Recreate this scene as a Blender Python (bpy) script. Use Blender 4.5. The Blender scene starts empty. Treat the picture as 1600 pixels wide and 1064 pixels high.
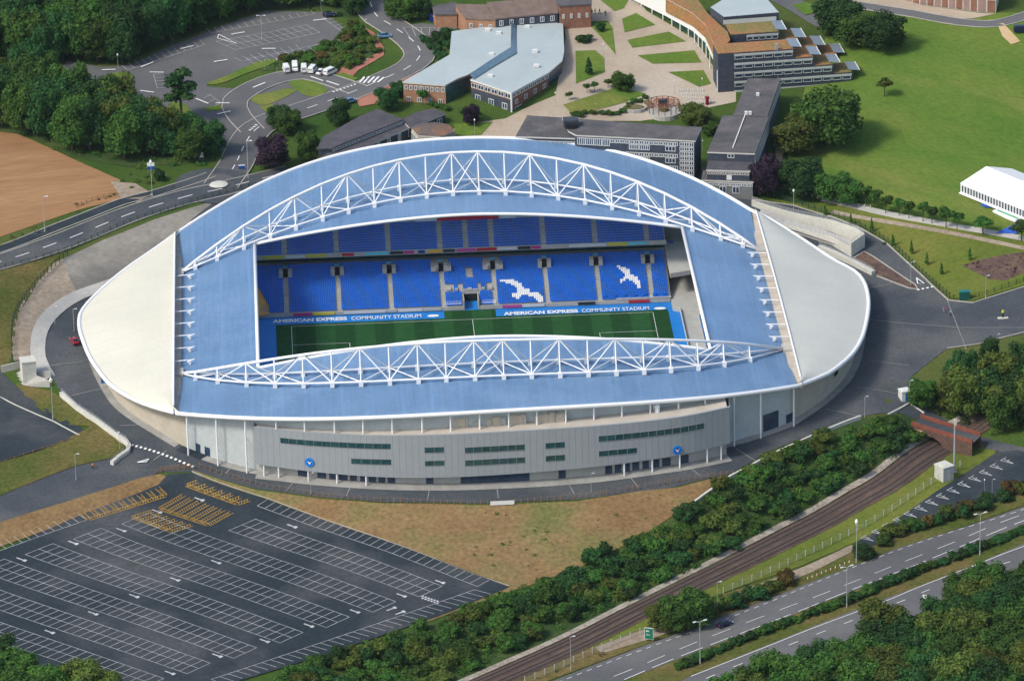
import bpy, bmesh, math, random
import numpy as np
from mathutils import Vector, Matrix
from mathutils.geometry import delaunay_2d_cdt

rnd = random.Random(7)
scene = bpy.context.scene
COL = scene.collection
R = math.radians

# ------------------------------------------------------------------ camera, sky, sun, exposure
PW, PH = 1600.0, 1064.0                      # units in which positions were measured from the photograph
AZ, EL, ROLL, DIST, TX, TY, FPX = 0.0477, 0.4017, -0.0211, 1510.6078, 10.5601, 17.1591, 8216.927
FW = np.array([math.sin(AZ)*math.cos(EL), math.cos(AZ)*math.cos(EL), -math.sin(EL)])
_r = np.array([math.cos(AZ), -math.sin(AZ), 0.0]); _u = np.cross(_r, FW)
RT = _r*math.cos(ROLL)+_u*math.sin(ROLL); UP = -_r*math.sin(ROLL)+_u*math.cos(ROLL)
CP = np.array([TX, TY, 0.0])-FW*DIST
cd = bpy.data.cameras.new("camera"); cam = bpy.data.objects.new("camera", cd); COL.objects.link(cam)
cd.sensor_fit = 'HORIZONTAL'; cd.sensor_width = 36.0; cd.lens = FPX/PW*36.0
cd.clip_start = 10.0; cd.clip_end = 6000.0
cam.matrix_world = Matrix(((RT[0], UP[0], -FW[0], CP[0]), (RT[1], UP[1], -FW[1], CP[1]), (RT[2], UP[2], -FW[2], CP[2]), (0, 0, 0, 1)))
scene.camera = cam
SUN_EL, SUN_AZ = 46.0, 242.0                # azimuth clockwise from +Y: light comes from the left and a little from the front
w = bpy.data.worlds.new("World"); scene.world = w; w.use_nodes = True
nt = w.node_tree; bg = nt.nodes['Background']
sky = nt.nodes.new('ShaderNodeTexSky'); sky.sky_type = 'NISHITA'; sky.sun_disc = False
sky.sun_elevation = R(SUN_EL); sky.sun_rotation = R(SUN_AZ); sky.air_density = 1.0; sky.dust_density = 2.5; sky.ozone_density = 1.0
nt.links.new(sky.outputs[0], bg.inputs[0]); bg.inputs[1].default_value = 0.15
sl = bpy.data.lights.new("sun", 'SUN'); sl.energy = 2.15; sl.angle = R(12.0); sl.color = (1.0, 0.95, 0.86)
so = bpy.data.objects.new("sun", sl); COL.objects.link(so)
_d = Vector((math.sin(R(SUN_AZ))*math.cos(R(SUN_EL)), math.cos(R(SUN_AZ))*math.cos(R(SUN_EL)), math.sin(R(SUN_EL))))
so.rotation_euler = _d.to_track_quat('Z', 'Y').to_euler(); so.location = (-400, -200, 500)
vs = scene.view_settings; vs.view_transform = 'Standard'; vs.look = 'None'; vs.exposure = 0.40; vs.gamma = 1.0; vs.use_curve_mapping = False
scene.cycles.max_bounces = 5; scene.cycles.diffuse_bounces = 2; scene.cycles.glossy_bounces = 2; scene.cycles.transmission_bounces = 3; scene.cycles.transparent_max_bounces = 4

# ------------------------------------------------------------------ measuring
def ray(px, py):
    return FW + RT*((px-PW/2)/FPX) - UP*((py-PH/2)/FPX)
def G(px, py, z=0.0):
    d = ray(px, py); t = (z-CP[2])/d[2]
    return CP+d*t
def GY(px, py, y):
    d = ray(px, py); t = (y-CP[1])/d[1]
    return CP+d*t
def proj(p):
    d = np.asarray(p, float)-CP; z = d@FW
    return PW/2+FPX*(d@RT)/z, PH/2-FPX*(d@UP)/z

# ------------------------------------------------------------------ terrain heights (photo x, photo y, metres above the pitch)
CTRL = [(400,745,3.8),(550,770,3.2),(700,775,3),(850,768,3),(1000,758,3.2),(1140,715,4),(1250,672,5.2),(1340,602,6),(1360,520,6.6),(1450,470,8),(1590,500,9),
 (1420,590,6.4),(1395,640,6),(300,710,6.3),(215,670,8.3),(130,580,9),(90,500,9.5),(150,447,11),(230,405,13),
 (100,375,17),(0,410,16),(330,290,19),(0,300,20),(180,290,19.5),(20,470,15.5),(50,420,16),(28,540,12),
 (40,660,4.2),(0,620,4.6),(120,690,4.6),(80,740,5),(0,800,2.6),(150,752,4.2),(230,715,5.5),
 (0,870,0.4),(250,772,1.6),(320,752,2.2),(790,917,-3.5),(400,1050,-4.5),(0,1000,-2.5),(0,1064,-3.4),(300,930,-1.6),(520,880,-1.5),
 (500,818,-.2),(800,800,1.5),(800,880,-2.6),(900,870,-2.6),(1000,800,0.3),(1100,758,2.5),
 (1480,690,-4.5),(1300,792,-5),(1150,875,-5.4),(1000,960,-6),(800,1064,-6.5),(1250,705,3.8),(1380,660,4.5),
 (1590,810,-2.5),(1300,930,-4),(1000,1050,-5.5),(1500,1000,-1.5),(1300,1064,-2.6),(1550,620,4.5),(1500,735,-2.6),(1590,720,-.5),(1400,800,-4),
 (700,180,20),(560,100,21),(250,130,22),(480,30,24),(100,150,22),(900,100,23),(950,40,25),(1040,130,21),(1150,290,16),(850,190,20),
 (1250,300,14),(1300,180,18),(1450,200,19),(1580,100,23),(1350,20,25),(1230,10,25),(1550,340,15),(1400,330,14),(1250,322,12.5),
 (1330,370,10.5),(1500,420,10.3),(1440,440,8.6),(600,30,24),(0,50,24),(800,0,26),(1700,300,16),(1700,0,26),(-100,300,21),(-100,0,25),
 (-100,700,3.5),(-100,1100,-4),(1700,1100,-1),(600,1150,-6),(600,-60,27),(420,250,18)]
_cp = [tuple(G(a, b, c)) for a, b, c in CTRL]+[(0,128,15),(60,118,13.5),(-60,124,17)]
_cp += [(-450,-350,-3),(450,-350,0),(-450,500,27),(450,500,27),(-450,50,12),(450,50,10)]
_C = np.array(_cp); _MQ = 18.0
def _phi(r2): return np.sqrt(r2+_MQ*_MQ)
_A = _phi(((_C[:, None, :2]-_C[None, :, :2])**2).sum(-1)); _n = len(_C)
_M = np.zeros((_n+1, _n+1)); _M[:_n, :_n] = _A-np.eye(_n)*2.0; _M[:_n, _n] = 1; _M[_n, :_n] = 1
_W = np.linalg.solve(_M, np.append(_C[:, 2], 0))
def HA(xy):
    xy = np.asarray(xy, float).reshape(-1, 2); out = np.empty(len(xy))
    for i in range(0, len(xy), 20000):
        q = xy[i:i+20000]
        out[i:i+20000] = _phi(((q[:, None]-_C[None, :, :2])**2).sum(-1))@_W[:_n]+_W[_n]
    return np.clip(out, -9, 30)
def H(x, y): return float(HA([(x, y)])[0])
def T(px, py, up=0.0):
    z = 8.0
    for _ in range(14):
        p = G(px, py, z+up); z = 0.35*z+0.65*H(p[0], p[1])
    p = G(px, py, z+up); return p
def TXY(pts):
    return [T(a, b)[:2] for a, b in pts]

# ------------------------------------------------------------------ materials
MATS = {}
def lin(c):
    return tuple(((v/255)/12.92 if v/255 <= .04045 else ((v/255+.055)/1.055)**2.4) for v in c)
def mat(name, c1, c2=None, scale=0.2, rough=.8, fine=0.0, fscale=3.0, metal=0.0, spec=.3, detail=4.0, c3=None, s3=.03, stretch=None):
    """diffuse-ish surface: two tones mixed by a noise of the thing's own coordinates, a third broad tone, fine grain"""
    if name in MATS: return MATS[name]
    m = bpy.data.materials.new(name); m.use_nodes = True; t = m.node_tree; N = t.nodes; L = t.links
    b = N['Principled BSDF']; b.inputs['Roughness'].default_value = rough; b.inputs['Metallic'].default_value = metal
    b.inputs['Specular IOR Level'].default_value = spec
    if c2 is None and not fine:
        b.inputs['Base Color'].default_value = (*c1, 1)
    else:
        tc = N.new('ShaderNodeTexCoord')
        def noise(s, d=4.0):
            n = N.new('ShaderNodeTexNoise'); n.inputs['Scale'].default_value = s; n.inputs['Detail'].default_value = d
            n.inputs['Roughness'].default_value = .6
            if stretch:                             # (across, along, angle): streaks laid by plough or mower
                mp = N.new('ShaderNodeMapping'); mp.vector_type = 'TEXTURE'; mp.inputs['Rotation'].default_value = (0, 0, stretch[2]); mp.inputs['Scale'].default_value = (1/stretch[0], 1/stretch[1], 1)
                L.new(tc.outputs['Object'], mp.inputs[0]); L.new(mp.outputs[0], n.inputs['Vector'])
            else: L.new(tc.outputs['Object'], n.inputs['Vector'])
            return n.outputs['Fac']
        def ramp(f, lo, hi):
            r = N.new('ShaderNodeMapRange'); r.inputs[1].default_value = lo; r.inputs[2].default_value = hi; L.new(f, r.inputs[0]); return r.outputs[0]
        def mix(f, a, bb):
            x = N.new('ShaderNodeMix'); x.data_type = 'RGBA'; L.new(f, x.inputs[0])
            for k, v in ((6, a), (7, bb)):
                if isinstance(v, tuple): x.inputs[k].default_value = (*v, 1)
                else: L.new(v, x.inputs[k])
            return x.outputs[2]
        col = mix(ramp(noise(scale, detail), .36, .64), c1, c2 if c2 is not None else c1)
        if c3 is not None: col = mix(ramp(noise(s3, 3), .48, .66), col, c3)
        if fine:
            h = N.new('ShaderNodeHueSaturation'); r = ramp(noise(fscale, 3), .3, .7)
            mm = N.new('ShaderNodeMapRange'); mm.inputs[3].default_value = 1-fine; mm.inputs[4].default_value = 1+fine; L.new(r, mm.inputs[0])
            L.new(mm.outputs[0], h.inputs['Value']); L.new(col, h.inputs['Color']); col = h.outputs[0]
        L.new(col, b.inputs['Base Color'])
    MATS[name] = m; return m
def leafmat(name, c1, c2, trans=.25):
    if name in MATS: return MATS[name]
    m = mat(name, c1, c2, scale=.35, rough=.75, fine=.35, fscale=1.4, spec=.15)
    t = m.node_tree; N = t.nodes; L = t.links; b = N['Principled BSDF']
    src = b.inputs['Base Color'].links[0].from_socket
    oi = N.new('ShaderNodeObjectInfo'); h = N.new('ShaderNodeHueSaturation')
    a = N.new('ShaderNodeMapRange'); a.inputs[3].default_value = .72; a.inputs[4].default_value = 1.45; L.new(oi.outputs['Random'], a.inputs[0]); L.new(a.outputs[0], h.inputs['Value'])
    a2 = N.new('ShaderNodeMapRange'); a2.inputs[3].default_value = .485; a2.inputs[4].default_value = .52; L.new(oi.outputs['Random'], a2.inputs[0]); L.new(a2.outputs[0], h.inputs['Hue'])
    L.new(src, h.inputs['Color']); L.new(h.outputs[0], b.inputs['Base Color'])
    tr = N.new('ShaderNodeBsdfTranslucent'); L.new(h.outputs[0], tr.inputs[0]); ms = N.new('ShaderNodeMixShader'); ms.inputs[0].default_value = trans
    out = N['Material Output']; L.new(b.outputs[0], ms.inputs[1]); L.new(tr.outputs[0], ms.inputs[2]); L.new(ms.outputs[0], out.inputs[0])
    return m

# ------------------------------------------------------------------ objects
def tag(o, label=None, cat=None, group=None, kind=None):
    if label: o['label'] = label
    if cat: o['category'] = cat
    if group: o['group'] = group
    if kind: o['kind'] = kind
    return o
def thing(name, label, cat, loc=(0, 0, 0), rz=0.0, group=None):
    o = bpy.data.objects.new(name, None); COL.objects.link(o); o.empty_display_size = 1.0
    o.location = tuple(float(v) for v in loc); o.rotation_euler = (0, 0, rz)
    return tag(o, label, cat, group)
def origin(o):
    p = Vector((0, 0, 0))
    while o is not None: p += o.location; o = o.parent
    return p
class MB:
    def __init__(s): s.v = []; s.f = []; s.m = []
    def add(s, vs, fs, mi=0):
        k = len(s.v); s.v += [tuple(float(c) for c in v) for v in vs]; s.f += [tuple(i+k for i in f) for f in fs]; s.m += [mi]*len(fs); return s
    def quad(s, a, b, c, d, mi=0): return s.add([a, b, c, d], [(0, 1, 2, 3)], mi)
    def box(s, c, size, rz=0.0, mi=0):
        hx, hy, hz = size[0]/2, size[1]/2, size[2]/2; ca, sa = math.cos(rz), math.sin(rz); vs = []
        for z in (-hz, hz):
            for x, y in ((-hx, -hy), (hx, -hy), (hx, hy), (-hx, hy)):
                vs.append((c[0]+x*ca-y*sa, c[1]+x*sa+y*ca, c[2]+z))
        return s.add(vs, [(3, 2, 1, 0), (4, 5, 6, 7), (0, 1, 5, 4), (1, 2, 6, 5), (2, 3, 7, 6), (3, 0, 4, 7)], mi)
    def bar(s, p, q, r, n=6, r2=None, mi=0, caps=True):
        p = Vector(p); q = Vector(q); d = q-p
        if d.length < 1e-6: return s
        d.normalize(); a = d.orthogonal().normalized(); b = d.cross(a); r2 = r if r2 is None else r2; vs = []
        for c, rr in ((p, r), (q, r2)):
            for i in range(n):
                t = 2*math.pi*i/n; vs.append(c+a*(math.cos(t)*rr)+b*(math.sin(t)*rr))
        fs = [(i, (i+1) % n, n+(i+1) % n, n+i) for i in range(n)]
        if caps: fs += [tuple(range(n-1, -1, -1)), tuple(range(n, 2*n))]
        return s.add(vs, fs, mi)
    def tube(s, pts, r, n=8, mi=0):
        """one continuous tube through the points"""
        P = [Vector([float(c) for c in p]) for p in pts]; k = len(P); closed = (P[0]-P[-1]).length < 1e-4
        if closed: P = P[:-1]; k -= 1
        vs = []
        for i in range(k):
            t = (P[(i+1) % k]-P[i-1]) if closed else (P[min(i+1, k-1)]-P[max(i-1, 0)])
            t.normalize(); a = t.cross(Vector((0, 0, 1)))
            if a.length < 1e-3: a = Vector((1, 0, 0))
            a.normalize(); b = a.cross(t)
            for j in range(n):
                q = 2*math.pi*j/n; vs.append(P[i]+a*(math.cos(q)*r)+b*(math.sin(q)*r))
        fs = []
        for i in range(k if closed else k-1):
            i2 = (i+1) % k
            for j in range(n): fs.append((i*n+j, i*n+(j+1) % n, i2*n+(j+1) % n, i2*n+j))
        if not closed: fs += [tuple(range(n-1, -1, -1)), tuple(range((k-1)*n, k*n))]
        return s.add(vs, [f[::-1] for f in fs], mi)
    def prism(s, poly, z0, z1, mi=0, top=None, cap=True):
        """poly: xy list; z0, z1 numbers or lists"""
        n = len(poly)
        ar = sum(poly[i][0]*poly[(i+1) % n][1]-poly[(i+1) % n][0]*poly[i][1] for i in range(n))
        Z0 = z0 if hasattr(z0, '__len__') else [z0]*n; Z1 = z1 if hasattr(z1, '__len__') else [z1]*n
        if ar < 0: poly = poly[::-1]; Z0 = list(Z0)[::-1]; Z1 = list(Z1)[::-1]
        vs = [(p[0], p[1], z) for p, z in zip(poly, Z0)]+[(p[0], p[1], z) for p, z in zip(poly, Z1)]
        s.add(vs, [(i, (i+1) % n, n+(i+1) % n, n+i) for i in range(n)], mi)
        if cap: s.add(vs[n:], [tuple(range(n))], mi if top is None else top)
        return s
    def build(s, name, mats, parent=None, local=False, smooth=False):
        o0 = origin(parent) if (parent is not None and not local) else Vector((0, 0, 0))
        me = bpy.data.meshes.new(name); me.from_pydata([(a-o0.x, b-o0.y, c-o0.z) for a, b, c in s.v], [], s.f)
        for m in (mats if isinstance(mats, (list, tuple)) else [mats]): me.materials.append(m)
        if any(s.m): me.polygons.foreach_set('material_index', s.m)
        if smooth: me.polygons.foreach_set('use_smooth', [True]*len(s.f))
        me.update(); o = bpy.data.objects.new(name, me); COL.objects.link(o)
        if parent is not None: o.parent = parent
        return o
def copy_tree(o, parent=None):
    c = o.copy(); COL.objects.link(c)
    if parent is not None: c.parent = parent
    for ch in list(o.children): copy_tree(ch, c)
    return c
def inside(poly, x, y):
    r = False; n = len(poly); j = n-1
    for i in range(n):
        xi, yi = poly[i][0], poly[i][1]; xj, yj = poly[j][0], poly[j][1]
        if (yi > y) != (yj > y) and x < (xj-xi)*(y-yi)/(yj-yi)+xi: r = not r
        j = i
    return r
def smoothline(pts, step=3.0, closed=False):
    """Catmull-Rom through xy points, resampled"""
    P = [np.array(p[:2], float) for p in pts]; out = []; n = len(P)
    rng = range(n if closed else n-1)
    for i in rng:
        if closed: a, b, c, d = P[(i-1) % n], P[i], P[(i+1) % n], P[(i+2) % n]
        else: a, b, c, d = P[max(i-1, 0)], P[i], P[i+1], P[min(i+2, n-1)]
        k = max(1, int(np.linalg.norm(c-b)/step))
        for j in range(k):
            t = j/k
            out.append(.5*((2*b)+(-a+c)*t+(2*a-5*b+4*c-d)*t*t+(-a+3*b-3*c+d)*t**3))
    if not closed: out.append(P[-1])
    return out
# ------------------------------------------------------------------ stadium outline (needed before the ground, which stops at its walls)
GX = 84.1                                     # the two gutters at the ends of the long roofs
def zi(x): return 28.0-11.4*(abs(x)/GX)**1.8  # height of the roof along its inner edges
YI, XI = 45.6, 62.2
BACK_RIM = [(280,362),(330,330),(400,290.5),(455,266),(500,251.5),(541,239.5),(600,227.5),(660,220),(700,217),(745,216),(800,217),(850,219.5),(900,226),(950,235),(1000,247),(1045,263.5),(1100,289),(1149,312.5),(1172,329)]
FRONT_RIM = [(278,646),(340,651),(400,654),(460,655),(500,654.5),(600,652),(700,647),(800,640.5),(900,636),(975,631),(1050,626),(1125,619),(1200,610.5),(1245,603)]
def rim_solve(pts, zmid, zend):
    xs, ys = [], []
    for u, v in pts:
        z = zend
        for _ in range(20):
            p = G(u, v, z); z = zend+(zmid-zend)*max(0.0, 1-(p[0]/GX)**2)
        xs.append(p[0]); ys.append(p[1])
    return np.poly1d(np.polyfit(xs, ys, 6))
BRY = rim_solve(BACK_RIM, 27.0, 17.8); FRY = rim_solve(FRONT_RIM, 24.6, 17.8)
def brim(x): return np.array([x, BRY(x), 17.8+9.2*max(0, 1-(x/GX)**2)])
def frim(x): return np.array([x, FRY(x), 17.8+6.8*max(0, 1-(x/GX)**2)])
LEFT_TIP = [(280,362),(240,391),(200,418.5),(165,447),(140,471),(127,488),(124,500),(125,516),(130,532),(140,557),(157,583),(175,603),(205,622),(240,636),(278,646)]
RIGHT_TIP = [(1172,329),(1200,341.5),(1250,372),(1300,405),(1335,424),(1350,441),(1356,461),(1357,480),(1354,502),(1346,530),(1330,555),(1300,580),(1275,592),(1245,603)]
def tip_solve(pts, ztip):
    out = []
    for u, v in pts:
        z = 16.0
        for _ in range(30):
            p = G(u, v, z); z = 17.8-(17.8-ztip)*min(1.3, max(0, (abs(p[0])-GX)/30.0))
        out.append(G(u, v, z))
    return out
LT = tip_solve(LEFT_TIP, 12.6); RTIP = tip_solve(RIGHT_TIP, 13.4)
LT[0] = np.array(brim(-GX)); LT[-1] = np.array(frim(-GX)); RTIP[0] = np.array(brim(GX)); RTIP[-1] = np.array(frim(GX))
def s3(pts, k):
    """smooth 3-D resample"""
    a = np.array(pts); d = np.r_[0, np.cumsum(np.linalg.norm(np.diff(a[:, :2], axis=0), axis=1))]
    n = len(a); out = []
    for t in np.linspace(0, d[-1], k):
        i = min(max(np.searchsorted(d, t)-1, 0), n-2); f = (t-d[i])/(d[i+1]-d[i])
        A, B, C_, D = a[max(i-1, 0)], a[i], a[i+1], a[min(i+2, n-1)]
        out.append(.5*((2*B)+(-A+C_)*f+(2*A-5*B+4*C_-D)*f*f+(-A+3*B-3*C_+D)*f**3))
    return out
LTs = s3(LT, 40); RTs = s3(RTIP, 40)
_xs = np.linspace(-GX, GX, 57)
RIMLOOP = [frim(x) for x in _xs]+RTs[::-1][1:-1]+[brim(x) for x in _xs[::-1]]+LTs[1:-1]   # whole rim, counter-clockwise
_rl = np.array(RIMLOOP)
def inset(loop, d):
    a = np.array(loop)[:, :2]; n = len(a); t = np.roll(a, -1, 0)-np.roll(a, 1, 0); t /= np.linalg.norm(t, axis=1)[:, None]
    return np.c_[a[:, 0]-t[:, 1]*d, a[:, 1]+t[:, 0]*d]
WALL = inset(RIMLOOP, 2.6)                     # wall line under the rim
HOLE = [tuple(p) for p in inset(RIMLOOP, 6.5)]

# ------------------------------------------------------------------ ground sheets
def drape(name, poly, up, m, hole=None, res=6.0, px=True, smooth=None, kind='structure', parent=None):
    P = TXY(poly) if px else poly
    if smooth: P = [tuple(p) for p in smoothline(P, smooth, True)]
    B = []
    for i in range(len(P)):
        a = np.array(P[i]); b = np.array(P[(i+1) % len(P)]); k = max(1, int(np.linalg.norm(b-a)/res))
        B += [tuple(a+(b-a)*j/k) for j in range(k)]
    xs = [p[0] for p in B]; ys = [p[1] for p in B]; pts = [Vector(p) for p in B]
    x = min(xs)+res/2
    while x < max(xs):
        y = min(ys)+res/2
        while y < max(ys):
            if inside(B, x, y): pts.append(Vector((x+rnd.uniform(-.1, .1), y+rnd.uniform(-.1, .1))))
            y += res
        x += res
    vs_, es_, fs_, *_ = delaunay_2d_cdt(pts, [], [list(range(len(B)))], 1, 1e-4)
    V = np.array([(v.x, v.y) for v in vs_]); Z = HA(V)+up; F = []
    for f in fs_:
        c = V[list(f)].mean(0)
        if hole is not None and inside(hole, c[0], c[1]): continue
        F.append(tuple(f))
    b = MB(); b.add(np.c_[V, Z], F); o = b.build(name, m, parent)
    if kind: o['kind'] = kind
    return o
def strip(mb, pts, width, up, mi=0, off=0.0, step=4.0, kerb=0.0, smooth=True, cols=None):
    """ribbon along an xy polyline laid on the ground; kerb > 0 gives it that height with side faces"""
    P = np.array(smoothline(pts, step) if smooth else densify(pts, step)); n = len(P)
    t = np.gradient(P, axis=0); t /= np.linalg.norm(t, axis=1)[:, None]+1e-9; nn = np.c_[-t[:, 1], t[:, 0]]
    k = cols or max(2, int(width/5)+2); rows = []
    for j in range(k):
        q = P+nn*(off+width*(j/(k-1)-.5)); rows.append(np.c_[q, HA(q)+up+kerb])
    V = np.concatenate(rows); F = []
    for j in range(k-1):
        for i in range(n-1): F.append((j*n+i, j*n+i+1, (j+1)*n+i+1, (j+1)*n+i))
    F = [f[::-1] for f in F]
    mb.add(V, F, mi)
    if kerb > 0:
        for r, fl in ((rows[0], 0), (rows[-1], 1)):
            lo = r.copy(); lo[:, 2] -= kerb+.05; V = np.concatenate([r, lo])
            F = [(i, i+1, n+i+1, n+i) for i in range(n-1)]
            mb.add(V, F if fl else [f[::-1] for f in F], mi)
def densify(pts, step):
    out = []
    for a, b in zip(pts[:-1], pts[1:]):
        a = np.array(a[:2], float); b = np.array(b[:2], float); k = max(1, int(np.linalg.norm(b-a)/step))
        out += [a+(b-a)*j/k for j in range(k)]
    out.append(np.array(pts[-1][:2], float)); return out
def at_len(pts, step=1.0):
    P = np.array(smoothline(pts, step)); d = np.r_[0, np.cumsum(np.linalg.norm(np.diff(P, axis=0), axis=1))]; return P, d
def dashes(mb, pts, width, up, on, gap, off=0.0, mi=0, start=0.0):
    P, d = at_len(pts); t = np.gradient(P, axis=0); t /= np.linalg.norm(t, axis=1)[:, None]; Q = P+np.c_[-t[:, 1], t[:, 0]]*off
    s = start
    while s+on < d[-1]:
        a = [np.array([np.interp(x, d, Q[:, 0]), np.interp(x, d, Q[:, 1])]) for x in (s, s+on/2, s+on)]
        strip(mb, a, width, up, mi, smooth=False, step=5, cols=2); s += on+gap

M_grass = mat('grass', (.036, .078, .014), (.062, .098, .020), .03, .95, .22, 1.2, spec=.05, c3=(.090, .105, .030), s3=.012)
M_rough = mat('rough_grass', (.080, .092, .022), (.145, .110, .042), .07, .95, .3, .9, spec=.05, c3=(.06, .088, .018), s3=.03)
M_bankgrass = mat('bank_grass', (.105, .145, .022), (.150, .155, .034), .05, .95, .18, .8, spec=.05, c3=(.085, .12, .022), s3=.02)
M_lawn = mat('lawn', (.078, .150, .022), (.120, .172, .030), .06, .95, .22, 1.3, spec=.05, c3=(.205, .195, .054), s3=.022, stretch=(1.2, .35, .75))
M_asph = mat('asphalt', (.046, .055, .064), (.066, .074, .081), .05, .9, .22, 1.2, c3=(.092, .096, .097), s3=.025)
M_asphnew = mat('new_asphalt', (.015, .025, .032), (.026, .036, .043), .05, .88, .25, .9, c3=(.068, .073, .076), s3=.026)
M_asphold = mat('old_asphalt', (.105, .106, .108), (.130, .130, .128), .05, .9, .10, 1.0, c3=(.088, .09, .094), s3=.02)
M_soil = mat('soil', (.28, .150, .066), (.345, .20, .092), .12, .95, .14, .7, c3=(.24, .125, .052), s3=.03, stretch=(.2, 1.3, .25))
M_bank = mat('bank_soil', (.185, .112, .046), (.245, .165, .072), .035, .95, .32, .9, c3=(.135, .135, .040), s3=.036)
M_stone = mat('slope_paving', (.20, .185, .155), (.27, .25, .21), .05, .9, .16, .6, c3=(.14, .135, .12), s3=.03)
M_gravel = mat('gravel_slope', (.25, .20, .145), (.33, .27, .20), .1, .95, .2, .8)
M_conc = mat('concrete', (.36, .35, .32), (.44, .43, .39), .08, .85, .1, 1.0)
M_paleconc = mat('pale_concrete', (.50, .49, .43), (.58, .57, .50), .1, .85, .08, 1.0)
M_plaza = mat('plaza_paving', (.33, .265, .19), (.40, .33, .245), .05, .85, .09, 1.0, c3=(.43, .37, .29), s3=.02)
M_brickpav = mat('red_paving', (.30, .115, .075), (.36, .16, .11), .1, .9, .12, 1.5)
M_white = mat('white_paint', (.72, .72, .70)); M_lineg = mat('worn_line_paint', (.36, .37, .38), (.52, .53, .52), .3, .8)
M_yellow = mat('yellow_paint', (.40, .23, .035), (.50, .31, .06), .3, .8)
M_kerb = mat('kerb_stone', (.31, .29, .25), (.40, .38, .33), .2, .85)
M_bed = mat('planting_bed', (.075, .045, .040), (.13, .085, .06), .25, .95, .4, 1.6)
M_ballast = mat('ballast', (.075, .048, .036), (.115, .078, .06), .15, .95, .3, 2.0)
M_cess = mat('trackside_stone', (.36, .32, .27), (.22, .19, .14), .22, .95, .35, 1.2)
M_rail = mat('rail_steel', (.16, .12, .10), rough=.45, metal=.6)
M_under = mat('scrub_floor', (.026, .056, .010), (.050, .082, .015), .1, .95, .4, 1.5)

# the ground itself: one sheet, open only under the stadium
def terrain():
    st = 5.0; xs = np.arange(-420, 425, st); ys = np.arange(-330, 470, st)
    X, Y = np.meshgrid(xs, ys, indexing='ij'); V = np.c_[X.ravel(), Y.ravel()]; Z = HA(V); ny = len(ys); F = []
    for i in range(len(xs)-1):
        for j in range(ny-1):
            if inside(HOLE, xs[i]+st/2, ys[j]+st/2): continue
            F.append((i*ny+j, (i+1)*ny+j, (i+1)*ny+j+1, i*ny+j+1))
    b = MB(); b.add(np.c_[V, Z], F); k = len(b.v)
    e = 2600.0                                  # level skirt to the horizon
    b.add([(-420,-330,-9),(425,-330,-9),(425,470,-9),(-420,470,-9),(-e,-e,-9.5),(e,-e,-9.5),(e,e,-9.5),(-e,e,-9.5)], [(4,5,1,0),(5,6,2,1),(6,7,3,2),(7,4,0,3)])
    o = b.build('ground', M_grass, smooth=True); o['kind'] = 'structure'
terrain()

U = .12
# --- left
drape('ploughed_field', [(-160,190),(0,204),(60,224),(120,252),(170,274),(212,296),(190,311),(132,326),(60,350),(0,371),(-160,420)], U, M_soil, smooth=5)
drape('field_track', [(172,284),(212,288),(240,305),(215,318),(190,312)], 2*U, M_gravel)
drape('rough_verge', [(-120,440),(0,424),(95,398),(60,440),(30,490),(20,540),(14,575),(-120,600)], U, M_rough)
drape('paved_slope', [(92,408),(160,376),(240,344),(330,316),(420,296),(460,330),(330,400),(200,441),(122,458)], U, M_stone, hole=HOLE)
drape('gravel_slope', [(92,408),(122,458),(92,484),(66,514),(56,560),(22,565),(19,530),(28,488),(52,448)], U, M_gravel, smooth=4)
drape('concourse', [(-10,770),(60,742),(185,696),(150,655),(98,618),(82,590),(68,560),(66,520),(84,491),(120,464),(182,440),(330,320),(700,260),(1100,262),(1170,312),(1240,322),(1300,340),(1345,358),(1385,381),(1440,431),(1480,470),(1520,474),(1600,449),(1680,425),(1680,500),(1600,522),(1480,545),(1425,588),(1422,622),(1402,645),(1340,652),(1200,706),(1140,741),(1050,762),(900,781),(750,787),(600,785),(500,777),(400,764),(310,737),(250,738),(150,776),(-10,832)],
      U, M_asph, hole=HOLE, res=5)
drape('asphalt_patch', [(274,704),(291,696),(332,709),(313,719)], 2.6*U, M_asphnew, res=3)
drape('grass_mound', [(-40,792),(0,775),(120,728),(190,712),(200,690),(150,662),(110,640),(140,668),(60,706),(-40,735)], U*2, M_rough)
drape('grass_verge', [(24,600),(80,612),(120,640),(150,668),(100,664),(50,632)], U*2, M_rough)
drape('side_car_park', [(-60,560),(-5,575),(20,600),(60,632),(140,676),(60,704),(-60,742)], U*2, M_asphnew)
drape('upper_car_park', [(95,94),(160,106),(205,102),(260,76),(345,42),(415,18),(505,20),(556,58),(470,82),(435,96),(330,128),(322,136),(370,140),(440,113),(520,114),(575,138),(540,152),(490,172),(420,190),(385,222),(350,238),(320,226),(262,208),(200,184),(140,152),(104,118)], U, M_asphold, res=5)
drape('grass_island', [(168,122),(172,116),(190,114),(207,118),(210,127),(203,133),(185,132)], 2*U, M_lawn, smooth=2)
drape('grass_island', [(322,132),(360,117),(404,97),(432,94),(420,103),(380,118),(350,130),(330,134)], 2*U, M_lawn, smooth=2)
drape('grass_island', [(264,164),(285,162),(303,180),(312,194),(300,200),(270,190)], 2*U, M_lawn, smooth=2)
drape('grass_island', [(450,128),(470,126),(495,130),(512,142),(505,149),(488,153),(468,146)], 2*U, M_lawn, smooth=2)
drape('grass_island', [(390,150),(412,148),(450,139),(464,142),(440,156),(412,166),(395,160)], 2*U, M_lawn, smooth=2)
drape('grass_island', [(318,170),(345,165),(360,168),(340,174),(324,175)], 2*U, M_lawn)
drape('grass_island', [(405,168),(425,164),(432,170),(418,178)], 2*U, M_lawn)
drape('grass_island', [(516,120),(534,114),(560,124),(545,130)], 2*U, M_lawn)
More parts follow.
